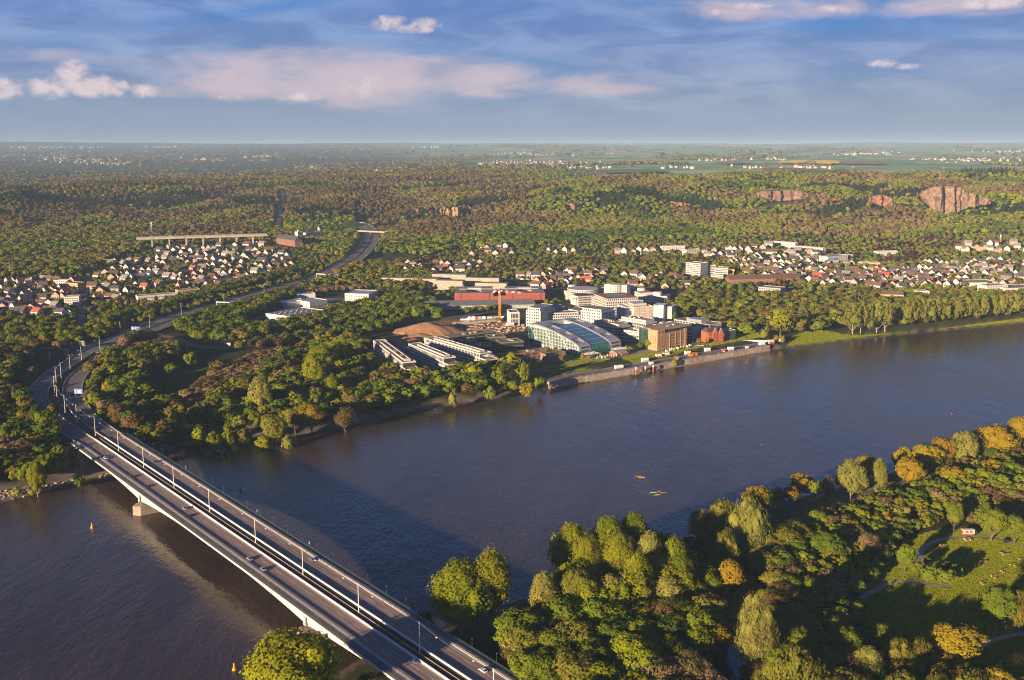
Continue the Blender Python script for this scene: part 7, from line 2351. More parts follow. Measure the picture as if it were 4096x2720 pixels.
# grass on the lawns: short upright tufts that catch the low sun
def grass():
    g = np.random.default_rng(3)
    n = 46
    c = g.uniform(-1.0, 1.0, (n, 2)); a = g.uniform(0, 6.283, n); h = g.uniform(.16, .34, n); w = g.uniform(.10, .24, n)
    d = np.stack([np.cos(a), np.sin(a)], 1) * w[:, None]
    z0 = np.full(n, -.05)
    V = np.stack([np.column_stack([c - d, z0]), np.column_stack([c + d, z0]), np.column_stack([c + d * .6 + g.normal(0, .05, (n, 2)), h]), np.column_stack([c - d * .6 + g.normal(0, .05, (n, 2)), h])], 1).reshape(-1, 3)
    i = np.arange(n) * 4
    me = np_mesh('tuft', V, np.stack([i, i + 1, i + 2, i + 3], 1), leaf_mat('grass_blade', (0.205, 0.260, 0.012), (0.265, 0.300, 0.018), .3, .12))
    me2 = np_mesh('tuft', V, np.stack([i, i + 1, i + 2, i + 3], 1), leaf_mat('meadow_blade', (0.075, 0.160, 0.022), (0.105, 0.200, 0.030), .3, .12))
    pts, kind = [], []
    for p in LAWNS + [PARK] + PARK_GRASS[2:] + MEADOW:
        q = np.array(p); x0, y0 = q.min(0); x1, y1 = q.max(0)
        st = 1.75
        X, Y = np.meshgrid(np.arange(x0, x1, st), np.arange(y0, y1, st))
        X = X.ravel() + g.uniform(-.6, .6, X.size); Y = Y.ravel() + g.uniform(-.6, .6, Y.size)
        ok = inside(p, X, Y)
        X, Y = X[ok], Y[ok]
        xx, yy = px(X, Y, 7.0)
        ok = (xx > -100) & (xx < 4200) & (yy < 2800)
        X, Y = X[ok], Y[ok]
        Z = zf(X, Y)
        ok = np.ones(len(X), bool)
        for f in FOOT:
            ok &= ~inside(f, X, Y)
        s, _ = signed_river(X, Y)
        dq, _ = dist_line(QUAY, X, Y)
        ok &= (s > 4.5) & (dq > 20)
        for L in PATHS:
            dd, _ = dist_line(L, X, Y)
            ok &= dd > 2.1
        pts.append(np.stack([X[ok], Y[ok], Z[ok]], 1)); kind.append(np.full(ok.sum(), any(p is m_ for m_ in MEADOW)))
    pts = np.vstack(pts); kind = np.concatenate(kind)
    for m_, mesh in ((~kind, me), (kind, me2)):
        k = int(m_.sum())
        o = scatter('grass', mesh, pts[m_], g.uniform(.9, 1.2, k), g.uniform(0, 6.28, k), sclz=g.uniform(.7, 1.3, k))
        o['label'] = 'short mown grass of the lawns'
    print('tufts', len(pts))
PATHS = []
for o in list(bpy.data.objects):
    if o.name.split('.')[0] == 'path' and o.type == 'MESH':
        co = np.empty(len(o.data.vertices) * 3, np.float32); o.data.vertices.foreach_get('co', co)
        co = co.reshape(-1, 3); n = len(co) // 4
        if len(co) % 4 == 0 and n > 3 and n < 400:
            PATHS.append(((co[:n] + co[3 * n:4 * n]) / 2)[::2])
grass()

# ------------------------------------------------------------------ masts, lamps, railing posts on the bridge
MAST = None
def mast_proto():
    o = empty('catenary_mast', (0, 0, 0), 0, 'pale steel catenary mast in the tram median', 'mast', 'catenary masts along the tram line')
    MB().tube((0, 0, -1), (0, 0, 15), .24, .16, 8).build('pole', M_WSTEEL, o)
    MB().lathe([(.5, 0), (.5, .35), (.3, .4)], 8).build('foot', M_CONC, o)
    MB().tube((0, -3.4, 6.4), (0, 3.4, 6.4), .07, n=5).build('bracket', M_GALV, o)
    for s in (-1, 1):
        MB().tube((0, s * 3.3, 6.4), (0, 0, 7.8), .04, n=4).build('stay', M_GALV, o)
    return o
MAST = mast_proto()
mpx = [(400, 1398, 12), (327, 1443, 12.5), (281, 1477, 13), (245, 1510, 13.5), (225, 1530, 13.8), (219, 1572, 14), (230, 1610, 14.5), (261, 1650, 15), (309, 1692, 15.5), (379, 1744, 16), (470, 1807, 16), (574, 1874, 16), (698, 1955, 16), (839, 2051, 16), (1022, 2175, 16), (1214, 2302, 16), (1437, 2452, 16), (1680, 2616, 16), (1975, 2815, 16)]
mp = []
ml = []
for i, (x, y, z) in enumerate(mpx):
    q = P(x, y, z)
    if z == 16:
        s = np.array(q[:2]) @ BD
        q = BP(s, 225.3)
    o = MAST if i == 0 else copy_tree(MAST)
    o.location = q
    o.rotation_euler = (0, 0, math.atan2(BD[1], BD[0]))
    mp.append(q)
    where = 'in the motorway bend' if i < 9 else ('on the bridge over the far pier' if i in (11, 12, 13) else ('on the near half of the bridge' if i > 14 else ('at the far end of the bridge' if i < 11 else 'at mid-river')))
    ml.append(('pale steel mast in the median ' + where, x, o, 0))
dedupe(ml)
lw = MB()
lampm = MB().lathe([(.05, .35), (.38, .2), (.42, 0), (.25, -.22), (.05, -.3)], 10)
lm = lampm.mesh('lamp_shade', mat('lamp_white', (.8, .78, .74), .4, .05, .5))
ll = []
for a, b in zip(mp[:-1], mp[1:]):
    A_, B_ = Vector(a) + Vector((0, 0, 14.6)), Vector(b) + Vector((0, 0, 14.6))
    n = 8
    pts = [A_.lerp(B_, i / n) - Vector((0, 0, 2.0 * (1 - (2 * i / n - 1) ** 2))) for i in range(n + 1)]
    for u, v in zip(pts[:-1], pts[1:]):
        lw.tube(u, v, .035, n=3)
    for t in (.25, .75):
        i = int(t * n)
        q = pts[i] + Vector((0, 0, -.4))
        o = empty('hanging_lamp', q, 0, None, 'lamp', 'lamps hung between the masts')
        link('lamp_shade', lm, o)
        MB().tube((0, 0, .3), (0, 0, .42), .03, n=4).build('hanger', M_GALV, o)
        xx, yy = px(*q)
        ll.append(('round white lamp hanging over the tracks ' + ('of the near bridge half' if xx > 1000 else ('of the far bridge half' if xx > 400 else 'in the motorway bend')), xx + yy * .001, o, 0))
dedupe(ll)
o = lw.build('span_wire', M_GALV)
tag(o, 'thin wire strung from mast to mast above the tram line', 'wire')
# slim posts on both railings
pe = empty('railing_post', (0, 0, 0), 0, None, 'lamp post', 'slim posts on the bridge railings')
MB().tube((0, 0, 0), (0, 0, 4.6), .06, .045, 6).build('pole', M_GREENSTEEL, pe)
MB().box(-.16, .16, -.16, .16, 4.6, 4.75).build('head', M_GALV, pe)
pl = []
first = True
for s in np.arange(-742, -250, 17.2):
    for n_ in (205.3, 245.6):
        o = pe if first else copy_tree(pe)
        first = False
        o.location = BP(s, n_, 16.1)
        xx, yy = px(*o.location)
        pl.append((('slim green post on the upstream railing' if n_ < 220 else 'slim green post on the downstream railing') + (' of the near half' if s > -450 else ' of the far half'), xx, o, 0))
dedupe(pl)
for s, lab in ((-648, 'near the far pier'), (-540, 'at mid-river'), (-476, 'on the near half')):
    q = BP(s, 245.6, 17.3)
    o = empty('navigation_board', q, math.atan2(BD[1], BD[0]), 'small blue and white board on the downstream railing ' + lab, 'sign', 'navigation boards on the railing')
    MB().box(-.55, .55, .1, .16, .4, 2.0).build('panel', M_BLUE, o)
    MB().box(-.4, .4, .161, .18, .9, 1.3).build('white_mark', M_WHITE, o)
    MB().box(-.4, .4, .07, .098, .9, 1.3).build('white_mark', M_WHITE, o)
    MB().tube((0, .05, -1.2), (0, .05, 1.9), .05, n=5).build('post', M_GALV, o)
# tall lighting masts along the motorway
tl = []
for x, y, yt, lab in ((600, 1316, 1265, 'by the large blue road sign'), (726, 1262, 1215, 'second from the bend'), (897, 1217, 1180, 'beside the first sign gantry'), (1057, 1173, 1138, 'nearest the dark village hall'), (482, 1328, 1296, 'at the left road edge')):
    q = hit(x, y)
    h = (y - yt) * math.hypot(q[0], q[1]) / 4096
    o = empty('lighting_mast', q, 0, 'tall pale lighting mast on the motorway ' + lab, 'mast', 'lighting masts on the motorway')
    MB().tube((0, 0, -1), (0, 0, max(12, h)), .22, .12, 7).build('pole', M_WSTEEL, o)
    MB().box(-.8, .8, -.25, .25, max(12, h), max(12, h) + .25).build('head', M_GALV, o)
# street lamps of the junction
lp = empty('street_lamp', (0, 0, 0), 0, None, 'street lamp', 'street lamps along the slip road')
MB().tube((0, 0, -.5), (0, 0, 9), .11, .07, 6).build('pole', M_GREENSTEEL, lp)
MB().tube((0, 0, 8.9), (1.5, 0, 9.4), .06, n=5).build('arm', M_GREENSTEEL, lp)
MB().box(1.2, 2.2, -.18, .18, 9.32, 9.55).build('head', M_WHITE, lp)
sl = []
for i, (x, y) in enumerate([(785, 1376), (860, 1376), (900, 1390), (977, 1376), (1008, 1372), (1067, 1359), (1102, 1350), (1205, 1326), (1305, 1302), (1392, 1284), (290, 1403), (240, 1422), (200, 1450), (965, 1396)]):
    q = hit(x, y)
    o = lp if i == 0 else copy_tree(lp)
    o.location = q
    o.rotation_euler = (0, 0, rnd.uniform(0, 6.28))
    sl.append(('slim street lamp ' + ('by the left ramp' if x < 400 else 'along the slip road'), x, o, 0))
dedupe(sl)

# ------------------------------------------------------------------ signs
def board(name, label, q, rz, w, h, zb, posts=True, back=False, gantry=None, cat='sign', grp=None):
    o = empty(name, q, rz, label, cat, grp)
    m = M_GALV if back else M_BLUE
    pn = MB().box(-w / 2, w / 2, -.08, .08, zb, zb + h).build('panel', m, o)
    if not back:
        MB().box(-w / 2, w / 2, -.1, -.081, zb, zb + .12).box(-w / 2, w / 2, -.1, -.081, zb + h - .12, zb + h).box(-w / 2, -w / 2 + .12, -.1, -.081, zb + .12, zb + h - .12).box(w / 2 - .12, w / 2, -.1, -.081, zb + .12, zb + h - .12).build('white_border', M_WHITE, pn)
        a = MB()
        a.add([(-w * .36, -.1, zb + h * .2), (-w * .30, -.1, zb + h * .2), (-w * .30, -.1, zb + h * .6), (-w * .36, -.1, zb + h * .6)], [(0, 1, 2, 3)])
        a.add([(-w * .42, -.1, zb + h * .6), (-w * .24, -.1, zb + h * .6), (-w * .33, -.1, zb + h * .85)], [(0, 1, 2)])
        a.build('arrow', M_WHITE, pn)
        for k in range(3):
            MB().box(-w * .12, w * (.36 - .08 * (k % 2)), -.1, -.081, zb + h * (.2 + .24 * k), zb + h * (.2 + .24 * k) + h * .10).build('text_line', M_WHITE, pn)
    if posts:
        for u in (-w * .35, w * .35):
            MB().tube((u, .2, -1), (u, .2, zb + h * .9), .13, n=6).build('post', M_GALV, o)
    return o
q = BP(-258, 247.5, 16)
board('road_sign', 'large blue road sign at the near end of the bridge, right edge', q, math.atan2(BD[1], BD[0]) + math.pi * .62, 6.0, 4.6, 1.5)
q = P(316, 1600, 14)
board('road_sign', 'blue overhead road sign in the motorway bend', q, -.15, 7.5, 4.2, 5.6)
q = P(545, 1345, 11)
board('road_sign', 'large blue motorway sign in front of the trees', q, -.25, 12, 5.2, 6.0)
q = P(330, 1405, 9)
board('road_sign', 'grey back of a road sign above the left ramp', q, .3, 5.2, 5.6, 6.0, back=True)
def gantry(label, a, b, za, hs, signs):
    A_, B_ = np.array(P(*a, za)), np.array(P(*b, za))
    v = B_ - A_; L = float(np.linalg.norm(v[:2]))
    o = empty('sign_gantry', tuple(A_), math.atan2(v[1], v[0]), label, 'sign gantry', 'sign gantries over the motorway')
    MB().box(0, L, -.3, .3, hs, hs + 1.2).build('beam', M_WSTEEL, o)
    for u in (0.3, L - .3):
        MB().box(u - .3, u + .3, -.3, .3, -2, hs).build('leg', M_WSTEEL, o)
    for u, w in signs:
        p_ = MB().box(L * u, L * u + w, -.5, -.31, hs - .8, hs + 2.6).build('panel', M_BLUE, o)
        MB().box(L * u + .8, L * u + w - .8, -.52, -.501, hs + .2, hs + .6).build('text_line', M_WHITE, p_)
        MB().box(L * u + .8, L * u + w - 1.6, -.52, -.501, hs + 1.2, hs + 1.6).build('text_line', M_WHITE, p_)
    return o
gantry('white sign gantry across the motorway near the dealer wood', (866, 1228), (940, 1232), 11, 6.5, [(.78, 6)])
gantry('white sign gantry with two blue panels further up the motorway', (1266, 1112), (1352, 1118), 13, 6.5, [(.60, 6.5), (.82, 6.5)])
o = board('notice_board', 'cream notice board on the verge of the slip road', hit(914, 1386), 0, 5, 3, 1.2, back=True)

# ------------------------------------------------------------------ vehicles
def car_proto(col, kind='hatch'):
    o = empty('car', (0, 0, 0))
    pm = mat('car_' + col, {'white': (.75, .74, .72), 'black': (.02, .02, .025), 'silver': (.42, .43, .45), 'red': (.38, .03, .03), 'blue': (.16, .24, .40), 'grey': (.16, .16, .17)}[col], .28, .05, .3, metal=.35 if col in ('silver', 'grey', 'blue') else 0, spec=.6)
    # side outline of the body, x forward; widths vary with height
    body = [(-2.1, .32), (-2.12, .75), (-1.95, 1.0), (-0.95, .98), (1.0, .95), (1.75, .82), (2.08, .66), (2.1, .32)]
    def loft(outline, w0, w1, z0, z1):
        n = len(outline)
        def wd(z): return w0 + (w1 - w0) * (z - z0) / (z1 - z0)
        vs = [(x, -wd(z), z) for x, z in outline] + [(x, wd(z), z) for x, z in outline]
        fs = [tuple(range(n)), tuple(range(2 * n - 1, n - 1, -1))] + [(i, n + i, n + (i + 1) % n, (i + 1) % n) for i in range(n)]
        return MB().add(vs, fs)
    loft(body, .90, .82, .32, 1.0).build('body', pm, o)
    cab = [(-1.98, .99), (-1.45, 1.46), (.05, 1.48), (.98, .97)]
    loft(cab, .80, .62, .97, 1.48).build('window', M_GLASSD, o)
    loft([(-1.42, 1.44), (-1.38, 1.52), (.02, 1.53), (.10, 1.44)], .66, .60, 1.44, 1.53).build('roof', pm, o)
    wheel = MB()
    n = 12
    vs = [(.33 * math.cos(6.283 * i / n), y, .33 * math.sin(6.283 * i / n)) for y in (-.11, .11) for i in range(n)]
    wheel.add(vs, [(i, (i + 1) % n, n + (i + 1) % n, n + i) for i in range(n)] + [tuple(range(n - 1, -1, -1)), tuple(range(n, 2 * n))])
    wm_ = wheel.mesh('wheel', M_BLACK)
    for x in (-1.32, 1.32):
        for y in (-.80, .80):
            link('wheel', wm_, o, (x, y, .33))
    hm = bx(-.03, .03, -.2, .2, -.09, .09).mesh('headlight', M_WHITE)
    tm = bx(-.03, .03, -.2, .2, -.09, .09).mesh('tail_light', R_RED)
    for y in (-.6, .6):
        link('headlight', hm, o, (2.085, y, .62))
        link('tail_light', tm, o, (-2.12, y, .75))
    return o
CARS = {}
def put_car(col, loc, rz, label, group):
    if col not in CARS:
        CARS[col] = car_proto(col)
        o = CARS[col]
    else:
        o = copy_tree(CARS[col])
    o.location = loc
    o.rotation_euler = (0, 0, rz)
    tag(o, label, 'car', group)
    return o
br = math.atan2(BD[1], BD[0])
G1 = 'cars driving over the bridge'
for x, y, col, side, lab in [(422, 1833, 'white', 0, 'white car on the bridge, first from the far end'), (617, 1847, 'grey', 1, 'grey car on the downstream carriageway at the far pier'), (527, 1906, 'black', 0, 'black car behind the white one on the bridge'), (583, 1946, 'black', 0, 'black car above the far pier'),
                             (739, 2034, 'silver', 0, 'silver car in the inner lane beside a black one'), (748, 2065, 'black', 0, 'black car in the outer lane beside a silver one'), (998, 2236, 'silver', 0, 'silver car at mid-river, further one of two'), (1053, 2278, 'silver', 0, 'silver car at mid-river, nearer one of two'),
                             (1248, 2238, 'blue', 1, 'blue-grey car on the downstream carriageway at mid-river'), (1660, 2646, 'blue', 0, 'blue-grey car at the near end in tree shade'), (1932, 2682, 'white', 1, 'small white car at the near end, downstream carriageway')]:
    q = P(x, y, 16.5)
    s, n_ = np.array(q[:2]) @ BD, np.array(q[:2]) @ BN
    n_ = min(max(n_, 211.3 if side == 0 else 230.6), 220.2 if side == 0 else 239.8)
    put_car(col, BP(s, n_, 16.04), br + (0 if side == 0 else math.pi), lab, G1)
def on_road(x, y, z, col, lab, flip=False):
    q = np.array(P(x, y, z + .4)[:2])
    i = int(np.argmin(np.linalg.norm(MW[:, :2] - q, axis=1)))
    t = MW[i + 1, :2] - MW[i - 1, :2]
    nn = np.array([t[1], -t[0]]) / np.linalg.norm(t)
    off = float((q - MW[i, :2]) @ nn)
    off = math.copysign(min(max(abs(off), MW[i, 3] + 2), MW[i, 4] - 2), off)
    q = MW[i, :2] + nn * off
    put_car(col, (q[0], q[1], MW[i, 2] + .06), math.atan2(t[1], t[0]) + (math.pi if off > 0 else 0) + math.pi, lab, 'cars on the motorway')
on_road(179, 1535, 14, 'white', 'white car in the left carriageway of the motorway bend')
on_road(316, 1418, 12.5, 'silver', 'silver car high up the left carriageway beside the ramp')
on_road(292, 1574, 14, 'red', 'red car in the right carriageway beside the blue sign')
on_road(327, 1641, 15, 'black', 'dark car in the right carriageway below the blue sign')
on_road(790, 1249, 11, 'blue', 'blue car on the motorway beyond the junction')
on_road(1473, 1019, 18, 'white', 'white car uphill on the motorway, topmost')
on_road(1429, 1054, 16, 'white', 'white car low in the upper motorway curve, left')
on_road(1451, 1050, 16, 'white', 'white car low in the upper motorway curve, right')
on_road(1419, 1034, 17, 'red', 'red vehicle in the upper motorway curve')
for x, y, c, lab in ((815, 1393, 'silver', 'silver car on the slip road under the trees'), (893, 1393, 'grey', 'grey car on the slip road by the notice board')):
    q = hit(x, y)
    put_car(c, (q[0], q[1], q[2] + .4), .2, lab, 'cars on the slip road')
# parked cars, small: body and glass only
SM = {}
for c in ('white', 'black', 'silver', 'grey', 'red', 'blue'):
    if c not in CARS:
        CARS[c] = car_proto(c); CARS[c].location = P(1640, 1396, 8.3); tag(CARS[c], c + ' car parked behind the white office slabs', 'car', 'cars parked on the campus')
    SM[c] = ([ch.data for ch in CARS[c].children if ch.name.startswith('body')][0], [ch.data for ch in CARS[c].children if ch.name.startswith('window')][0])
pk = []
cols = ['white', 'silver', 'grey', 'black', 'white', 'silver', 'blue', 'red']
def small_car(c, q, rz, lab, g, xp):
    o = link('car', SM[c][0], None, q, rz)
    tag(o, lab, 'car', g)
    link('window', SM[c][1], o)
    pk.append((lab, xp, o, 0))
for (xa, xb, y0, y1) in ((1215, 1375, 1238, 1222), (1225, 1385, 1230, 1214), (1300, 1380, 1212, 1204), (1170, 1235, 1262, 1240), (1080, 1140, 1262, 1248), (1430, 1475, 1240, 1236)):
    n = int((xb - xa) / 7)
    for i in range(n):
        x = xa + (xb - xa) * i / n; y = y0 + (y1 - y0) * i / n
        if rnd.random() < .8:
            q = P(x, y, 8.6)
            if any(inside(f, np.array([q[0]]), np.array([q[1]]))[0] for f in FOOT[-60:]):
                continue
            c = rnd.choice(cols)
            small_car(c, (q[0], q[1], gz(q[0], q[1]) + .27), 1.2 + rnd.uniform(-.1, .1), f'{c} car parked in the rows of the car dealer', 'cars parked at the dealer', x)
for x, y, c in ((1605, 1394, 'black'), (1618, 1395, 'white'), (1627, 1395, 'white'), (1636, 1392, 'silver'), (1650, 1394, 'blue'), (1665, 1393, 'grey'), (2760, 1384, 'white'), (2772, 1386, 'blue'), (2782, 1387, 'silver'), (2792, 1385, 'white'), (2808, 1386, 'white'), (2770, 1376, 'grey'), (2785, 1375, 'black')):
    q = P(x, y, 8)
    small_car(c, (q[0], q[1], gz(q[0], q[1]) + .24), rnd.choice([.3, 1.8]), f'{c} car parked ' + ('behind the white office slabs' if x < 2000 else 'between the mill and the villa'), 'cars parked on the campus', x)
for y in range(1140, 1300, 14):
    if rnd.random() < .7:
        x = 331 + (352 - 331) * max(0, min(1, (1250 - y) / 130)) + rnd.choice([-6, 6])
        c = rnd.choice(['white', 'silver', 'grey', 'blue'])
        q = P(x, y, 9.5)
        small_car(c, (q[0], q[1], gz(q[0], q[1]) + .4), 1.6, f'{c} car in the village street', 'cars in the village street', x + y * .01)
q = P(4025, 2168, 6.5)
put_car('black', (q[0], q[1], gz(q[0], q[1]) + .22), .1, 'black car under the trees at the park path', None)
dedupe(pk)

# ------------------------------------------------------------------ people
def figure(name, joints, edges, rad, m):
    me = bpy.data.meshes.new(name)
    me.from_pydata(joints, edges, [])
    o = link(name, me)
    me.materials.append(m)
    md = o.modifiers.new('skin', 'SKIN')
    for v, r in zip(me.skin_vertices[0].data, rad):
        v.radius = (r, r)
    me.skin_vertices[0].data[0].use_root = True
    sb = o.modifiers.new('sub', 'SUBSURF'); sb.levels = 1; sb.render_levels = 1
    md.use_smooth_shade = True
    return o
M_SKIN = mat('skin', (.45, .27, .19), .6, .05, .5)
def person(label, loc, rz, top, pose='walk', group=None):
    E = [(0, 1), (1, 2), (2, 3), (3, 4), (0, 5), (5, 6), (6, 7), (7, 8), (0, 9), (9, 10), (10, 11), (11, 12), (2, 13), (13, 14), (14, 15), (2, 16), (16, 17), (17, 18)]
    if pose == 'walk':
        J = [(0, 0, .95), (0, 0, 1.15), (0.02, 0, 1.42), (.03, 0, 1.52), (.05, 0, 1.66), (0, .09, .9), (.10, .10, .5), (.14, .10, .1), (.26, .10, .05), (0, -.09, .9), (-.06, -.10, .5), (-.24, -.10, .13), (-.14, -.10, .05), (0, .2, 1.4), (-.08, .24, 1.12), (.0, .25, .88), (0, -.2, 1.4), (.08, -.24, 1.12), (.2, -.25, .92)]
    elif pose == 'ride':
        J = [(-.25, 0, 1.0), (-.12, 0, 1.2), (.1, 0, 1.42), (.16, 0, 1.5), (.22, 0, 1.63), (-.22, .09, .96), (.2, .1, .72), (.02, .1, .34), (.16, .1, .3), (-.22, -.09, .96), (.14, -.1, .62), (0, -.1, .22), (.14, -.1, .18), (.1, .19, 1.38), (.3, .22, 1.15), (.5, .2, 1.02), (.1, -.19, 1.38), (.3, -.22, 1.15), (.5, -.2, 1.02)]
    else:                                             # sitting in a boat, paddling
        J = [(0, 0, .2), (0, 0, .42), (.02, 0, .7), (.03, 0, .78), (.05, 0, .92), (.1, .09, .2), (.5, .1, .3), (.85, .1, .14), (.95, .1, .2), (.1, -.09, .2), (.5, -.1, .3), (.85, -.1, .14), (.95, -.1, .2), (0, .2, .68), (.2, .3, .5), (.42, .28, .52), (0, -.2, .68), (.2, -.3, .5), (.42, -.28, .6)]
    R = [.15, .14, .15, .06, .11, .09, .075, .05, .045, .09, .075, .05, .045, .07, .05, .04, .07, .05, .04]
    o = figure('person', J, E, R, top)
    o.location = loc; o.rotation_euler = (0, 0, rz)
    tag(o, label, 'person', group)
    h = J[4]
    MB().lathe([(.02, -.14), (.08, -.1), (.105, 0), (.09, .1), (.02, .15)], 8, h[0], h[1]).mesh
    hd = MB().lathe([(.02, h[2] - .1), (.085, h[2] - .06), (.11, h[2] + .03), (.09, h[2] + .13), (.02, h[2] + .17)], 8, h[0], h[1]).build('hair', mat('dark_hair', (.05, .03, .02), .7, .1, .5), o)
    return o
TOPS = [mat('cloth_%d' % i, c, .8, .1, .5) for i, c in enumerate([(.05, .05, .06), (.5, .06, .05), (.08, .14, .35), (.6, .58, .55), (.35, .3, .08)])]
q = P(829, 2124, 16.2)
s = float(np.array(q[:2]) @ BD)
bk = empty('bicycle', BP(s, 210.9, 16.04), br, 'bicycle ridden along the outer edge of the upstream carriageway', 'bicycle')
for x in (-.52, .52):
    MB().add([(x + .33 * r_ * math.cos(6.283 * i / 14), y, .34 + .33 * r_ * math.sin(6.283 * i / 14)) for r_ in (1, .88) for y in (-.025, .025) for i in range(14)],
             [(a * 14 + i, a * 14 + (i + 1) % 14, b * 14 + (i + 1) % 14, b * 14 + i) for a, b in ((0, 1), (1, 3), (3, 2), (2, 0)) for i in range(14)]).build('wheel', M_BLACK, bk)
fr = MB()
for a, b in (((-.52, 0, .34), (0, 0, .3)), ((0, 0, .3), (-.2, 0, .88)), ((-.2, 0, .8), (.38, 0, .85)), ((0, 0, .3), (.38, 0, .78)), ((.36, 0, .95), (.52, 0, .34)), ((-.52, 0, .34), (-.18, 0, .78)), ((.36, -.25, .98), (.36, .25, .98))):
    fr.tube(a, b, .025, n=5)
fr.build('frame', TOPS[1], bk)
person('cyclist in dark clothes riding along the bridge edge', BP(s, 210.9, 16.02), br, TOPS[0], 'ride')
for x, y, n_, t, lab in ((1087, 2331, 207.6, 1, 'person in red walking on the upstream footway at mid-river'), (492, 1733, 243.3, 0, 'person in dark clothes walking on the downstream footway at the far bank'), (562, 1900, 207.5, 2, 'person in blue walking on the upstream footway near the far pier'), (1629, 2665, 208.0, 0, 'person in dark clothes on the upstream footway at the near end')):
    s = float(np.array(P(x, y, 16.2)[:2]) @ BD)
    person(lab, BP(s, n_, 16.1), br, TOPS[t])

# ------------------------------------------------------------------ on the river: buoys, kayaks
by_ = empty('buoy', (0, 0, 0), 0, None, 'buoy', 'yellow river buoys')
M_YEL = mat('buoy_yellow', (.75, .36, .01), .45, .08, .5)
MB().lathe([(.5, -.4), (1.0, -.1), (1.0, .45), (.75, .6)], 12).build('float', M_YEL, by_)
MB().lathe([(.72, .61), (.42, 1.6), (.38, 3.2), (.1, 3.4)], 10).build('tower', M_YEL, by_)
for i, (x, y, lab) in enumerate([(368, 2112, 'yellow buoy upstream of the bridge in the dark water'), (962, 1958, 'yellow buoy downstream of the bridge in the bridge shadow'), (937, 2680, 'yellow buoy at the bottom edge beside the big tree'), (1649, 2412, 'yellow buoy by the near bank under the bridge railing')]):
    o = by_ if i == 0 else copy_tree(by_)
    o.location = P(x, y, 0)
    o['label'] = lab
for x, y, c, lab in ((3807, 1656, R_RED, 'small red buoy off the golden bank trees'), (3046, 1780, M_BLUE, 'small blue buoy in the open river')):
    o = empty('buoy', P(x, y, 0), 0, lab, 'buoy')
    MB().lathe([(.3, -.3), (.7, 0), (.7, .3), (.3, .5), (.15, 1.2)], 10).build('float', c, o)
KC = {'orange': (.75, .22, .02), 'yellow': (.75, .5, .03), 'green': (.2, .55, .05), 'red': (.6, .04, .03)}
for i, (x, y, c, r, lab) in enumerate([(2553, 1905, 'orange', .3, 'orange kayak, left of the further pair'), (2566, 1909, 'yellow', -.1, 'yellow kayak, right of the further pair'), (2613, 1970, 'yellow', .1, 'yellow kayak at the left of the nearer four'), (2636, 1967, 'red', .4, 'red kayak at the back of the nearer four'),
                                      (2628, 1980, 'green', .2, 'green kayak at the front of the nearer four'), (2653, 1971, 'orange', .25, 'long orange kayak at the right of the nearer four')]):
    q = P(x, y, 0)
    o = empty('kayak', q, r, lab, 'kayak', 'kayaks out on the river')
    vs, fs = [], []
    st = [(-2.3, .03, .28), (-1.6, .22, .22), (-.6, .33, .2), (.6, .33, .2), (1.6, .22, .22), (2.3, .03, .3)]
    for (u, w, h) in st:
        vs += [(u, -w, h), (u, -w * .6, -.12), (u, w * .6, -.12), (u, w, h), (u, 0, h + .1)]
    for k in range(5):
        for j in range(5):
            a, b = k * 5 + j, k * 5 + (j + 1) % 5
            fs.append((a, a + 5, b + 5, b))
    MB().add(vs, fs).build('hull', mat('kayak_' + c, KC[c], .4, .05, .5), o)
    MB().tube((.45, -1.0, .75), (.45, 1.0, .45), .025, n=5).box(.42, .48, -1.35, -1.0, .66, .88).box(.42, .48, 1.0, 1.35, .3, .5).build('paddle', M_BLACK, o)
    person('paddler in ' + ['dark', 'red', 'blue', 'white', 'white', 'dark'][i] + ' top sitting in the ' + lab.split(',')[0].split(' at ')[0], q, r, TOPS[[0, 1, 2, 3, 3, 0][i]], 'sit', 'paddlers in the kayaks')

# ------------------------------------------------------------------ landing stage, stalls, parasols
q = P(2556, 1506, 0)
o = empty('landing_stage', q, .42, 'dark steel pontoon landing stage with a sloping gangway', 'landing stage')
bx(-10, 12, -3.5, 3.5, -.5, 1.0).build('pontoon', mat('dark_steel', (.05, .045, .045), .6, .2, .3), o)
mb = MB().add([(4, 2, 1.05), (8, 2, 1.05), (40, 30, 6.4), (36, 32, 6.4), (4, 2, 1.5), (8, 2, 1.5), (40, 30, 6.9), (36, 32, 6.9)], [(3, 2, 1, 0), (4, 5, 6, 7), (0, 1, 5, 4), (1, 2, 6, 5), (2, 3, 7, 6), (3, 0, 4, 7)])
mb.build('gangway', M_GREENSTEEL, o)
for (x, yb, yt) in ((2543, 1500, 1467), (2581, 1494, 1465), (2613, 1488, 1460)):
    q = P(x, yb, 0)
    h = (yb - yt) * math.hypot(q[0], q[1]) / 4096
    p_ = empty('mooring_pile', q, 0, 'orange mooring pile with a white cap, ' + {2543: 'left of the pontoon', 2581: 'right end of the pontoon', 2613: 'under the gangway'}[x], 'mooring pile', 'mooring piles at the landing stage')
    MB().tube((0, 0, -3), (0, 0, h * .72), .75, n=10).build('shaft', mat('pile_orange', (.42, .12, .05), .6, .2, .4), p_)
    MB().tube((0, 0, h * .721), (0, 0, h), .85, n=10).build('cap', M_WHITE, p_)
M_AWN = mat('red_awning', (.5, .03, .03), .7, .1, .3)
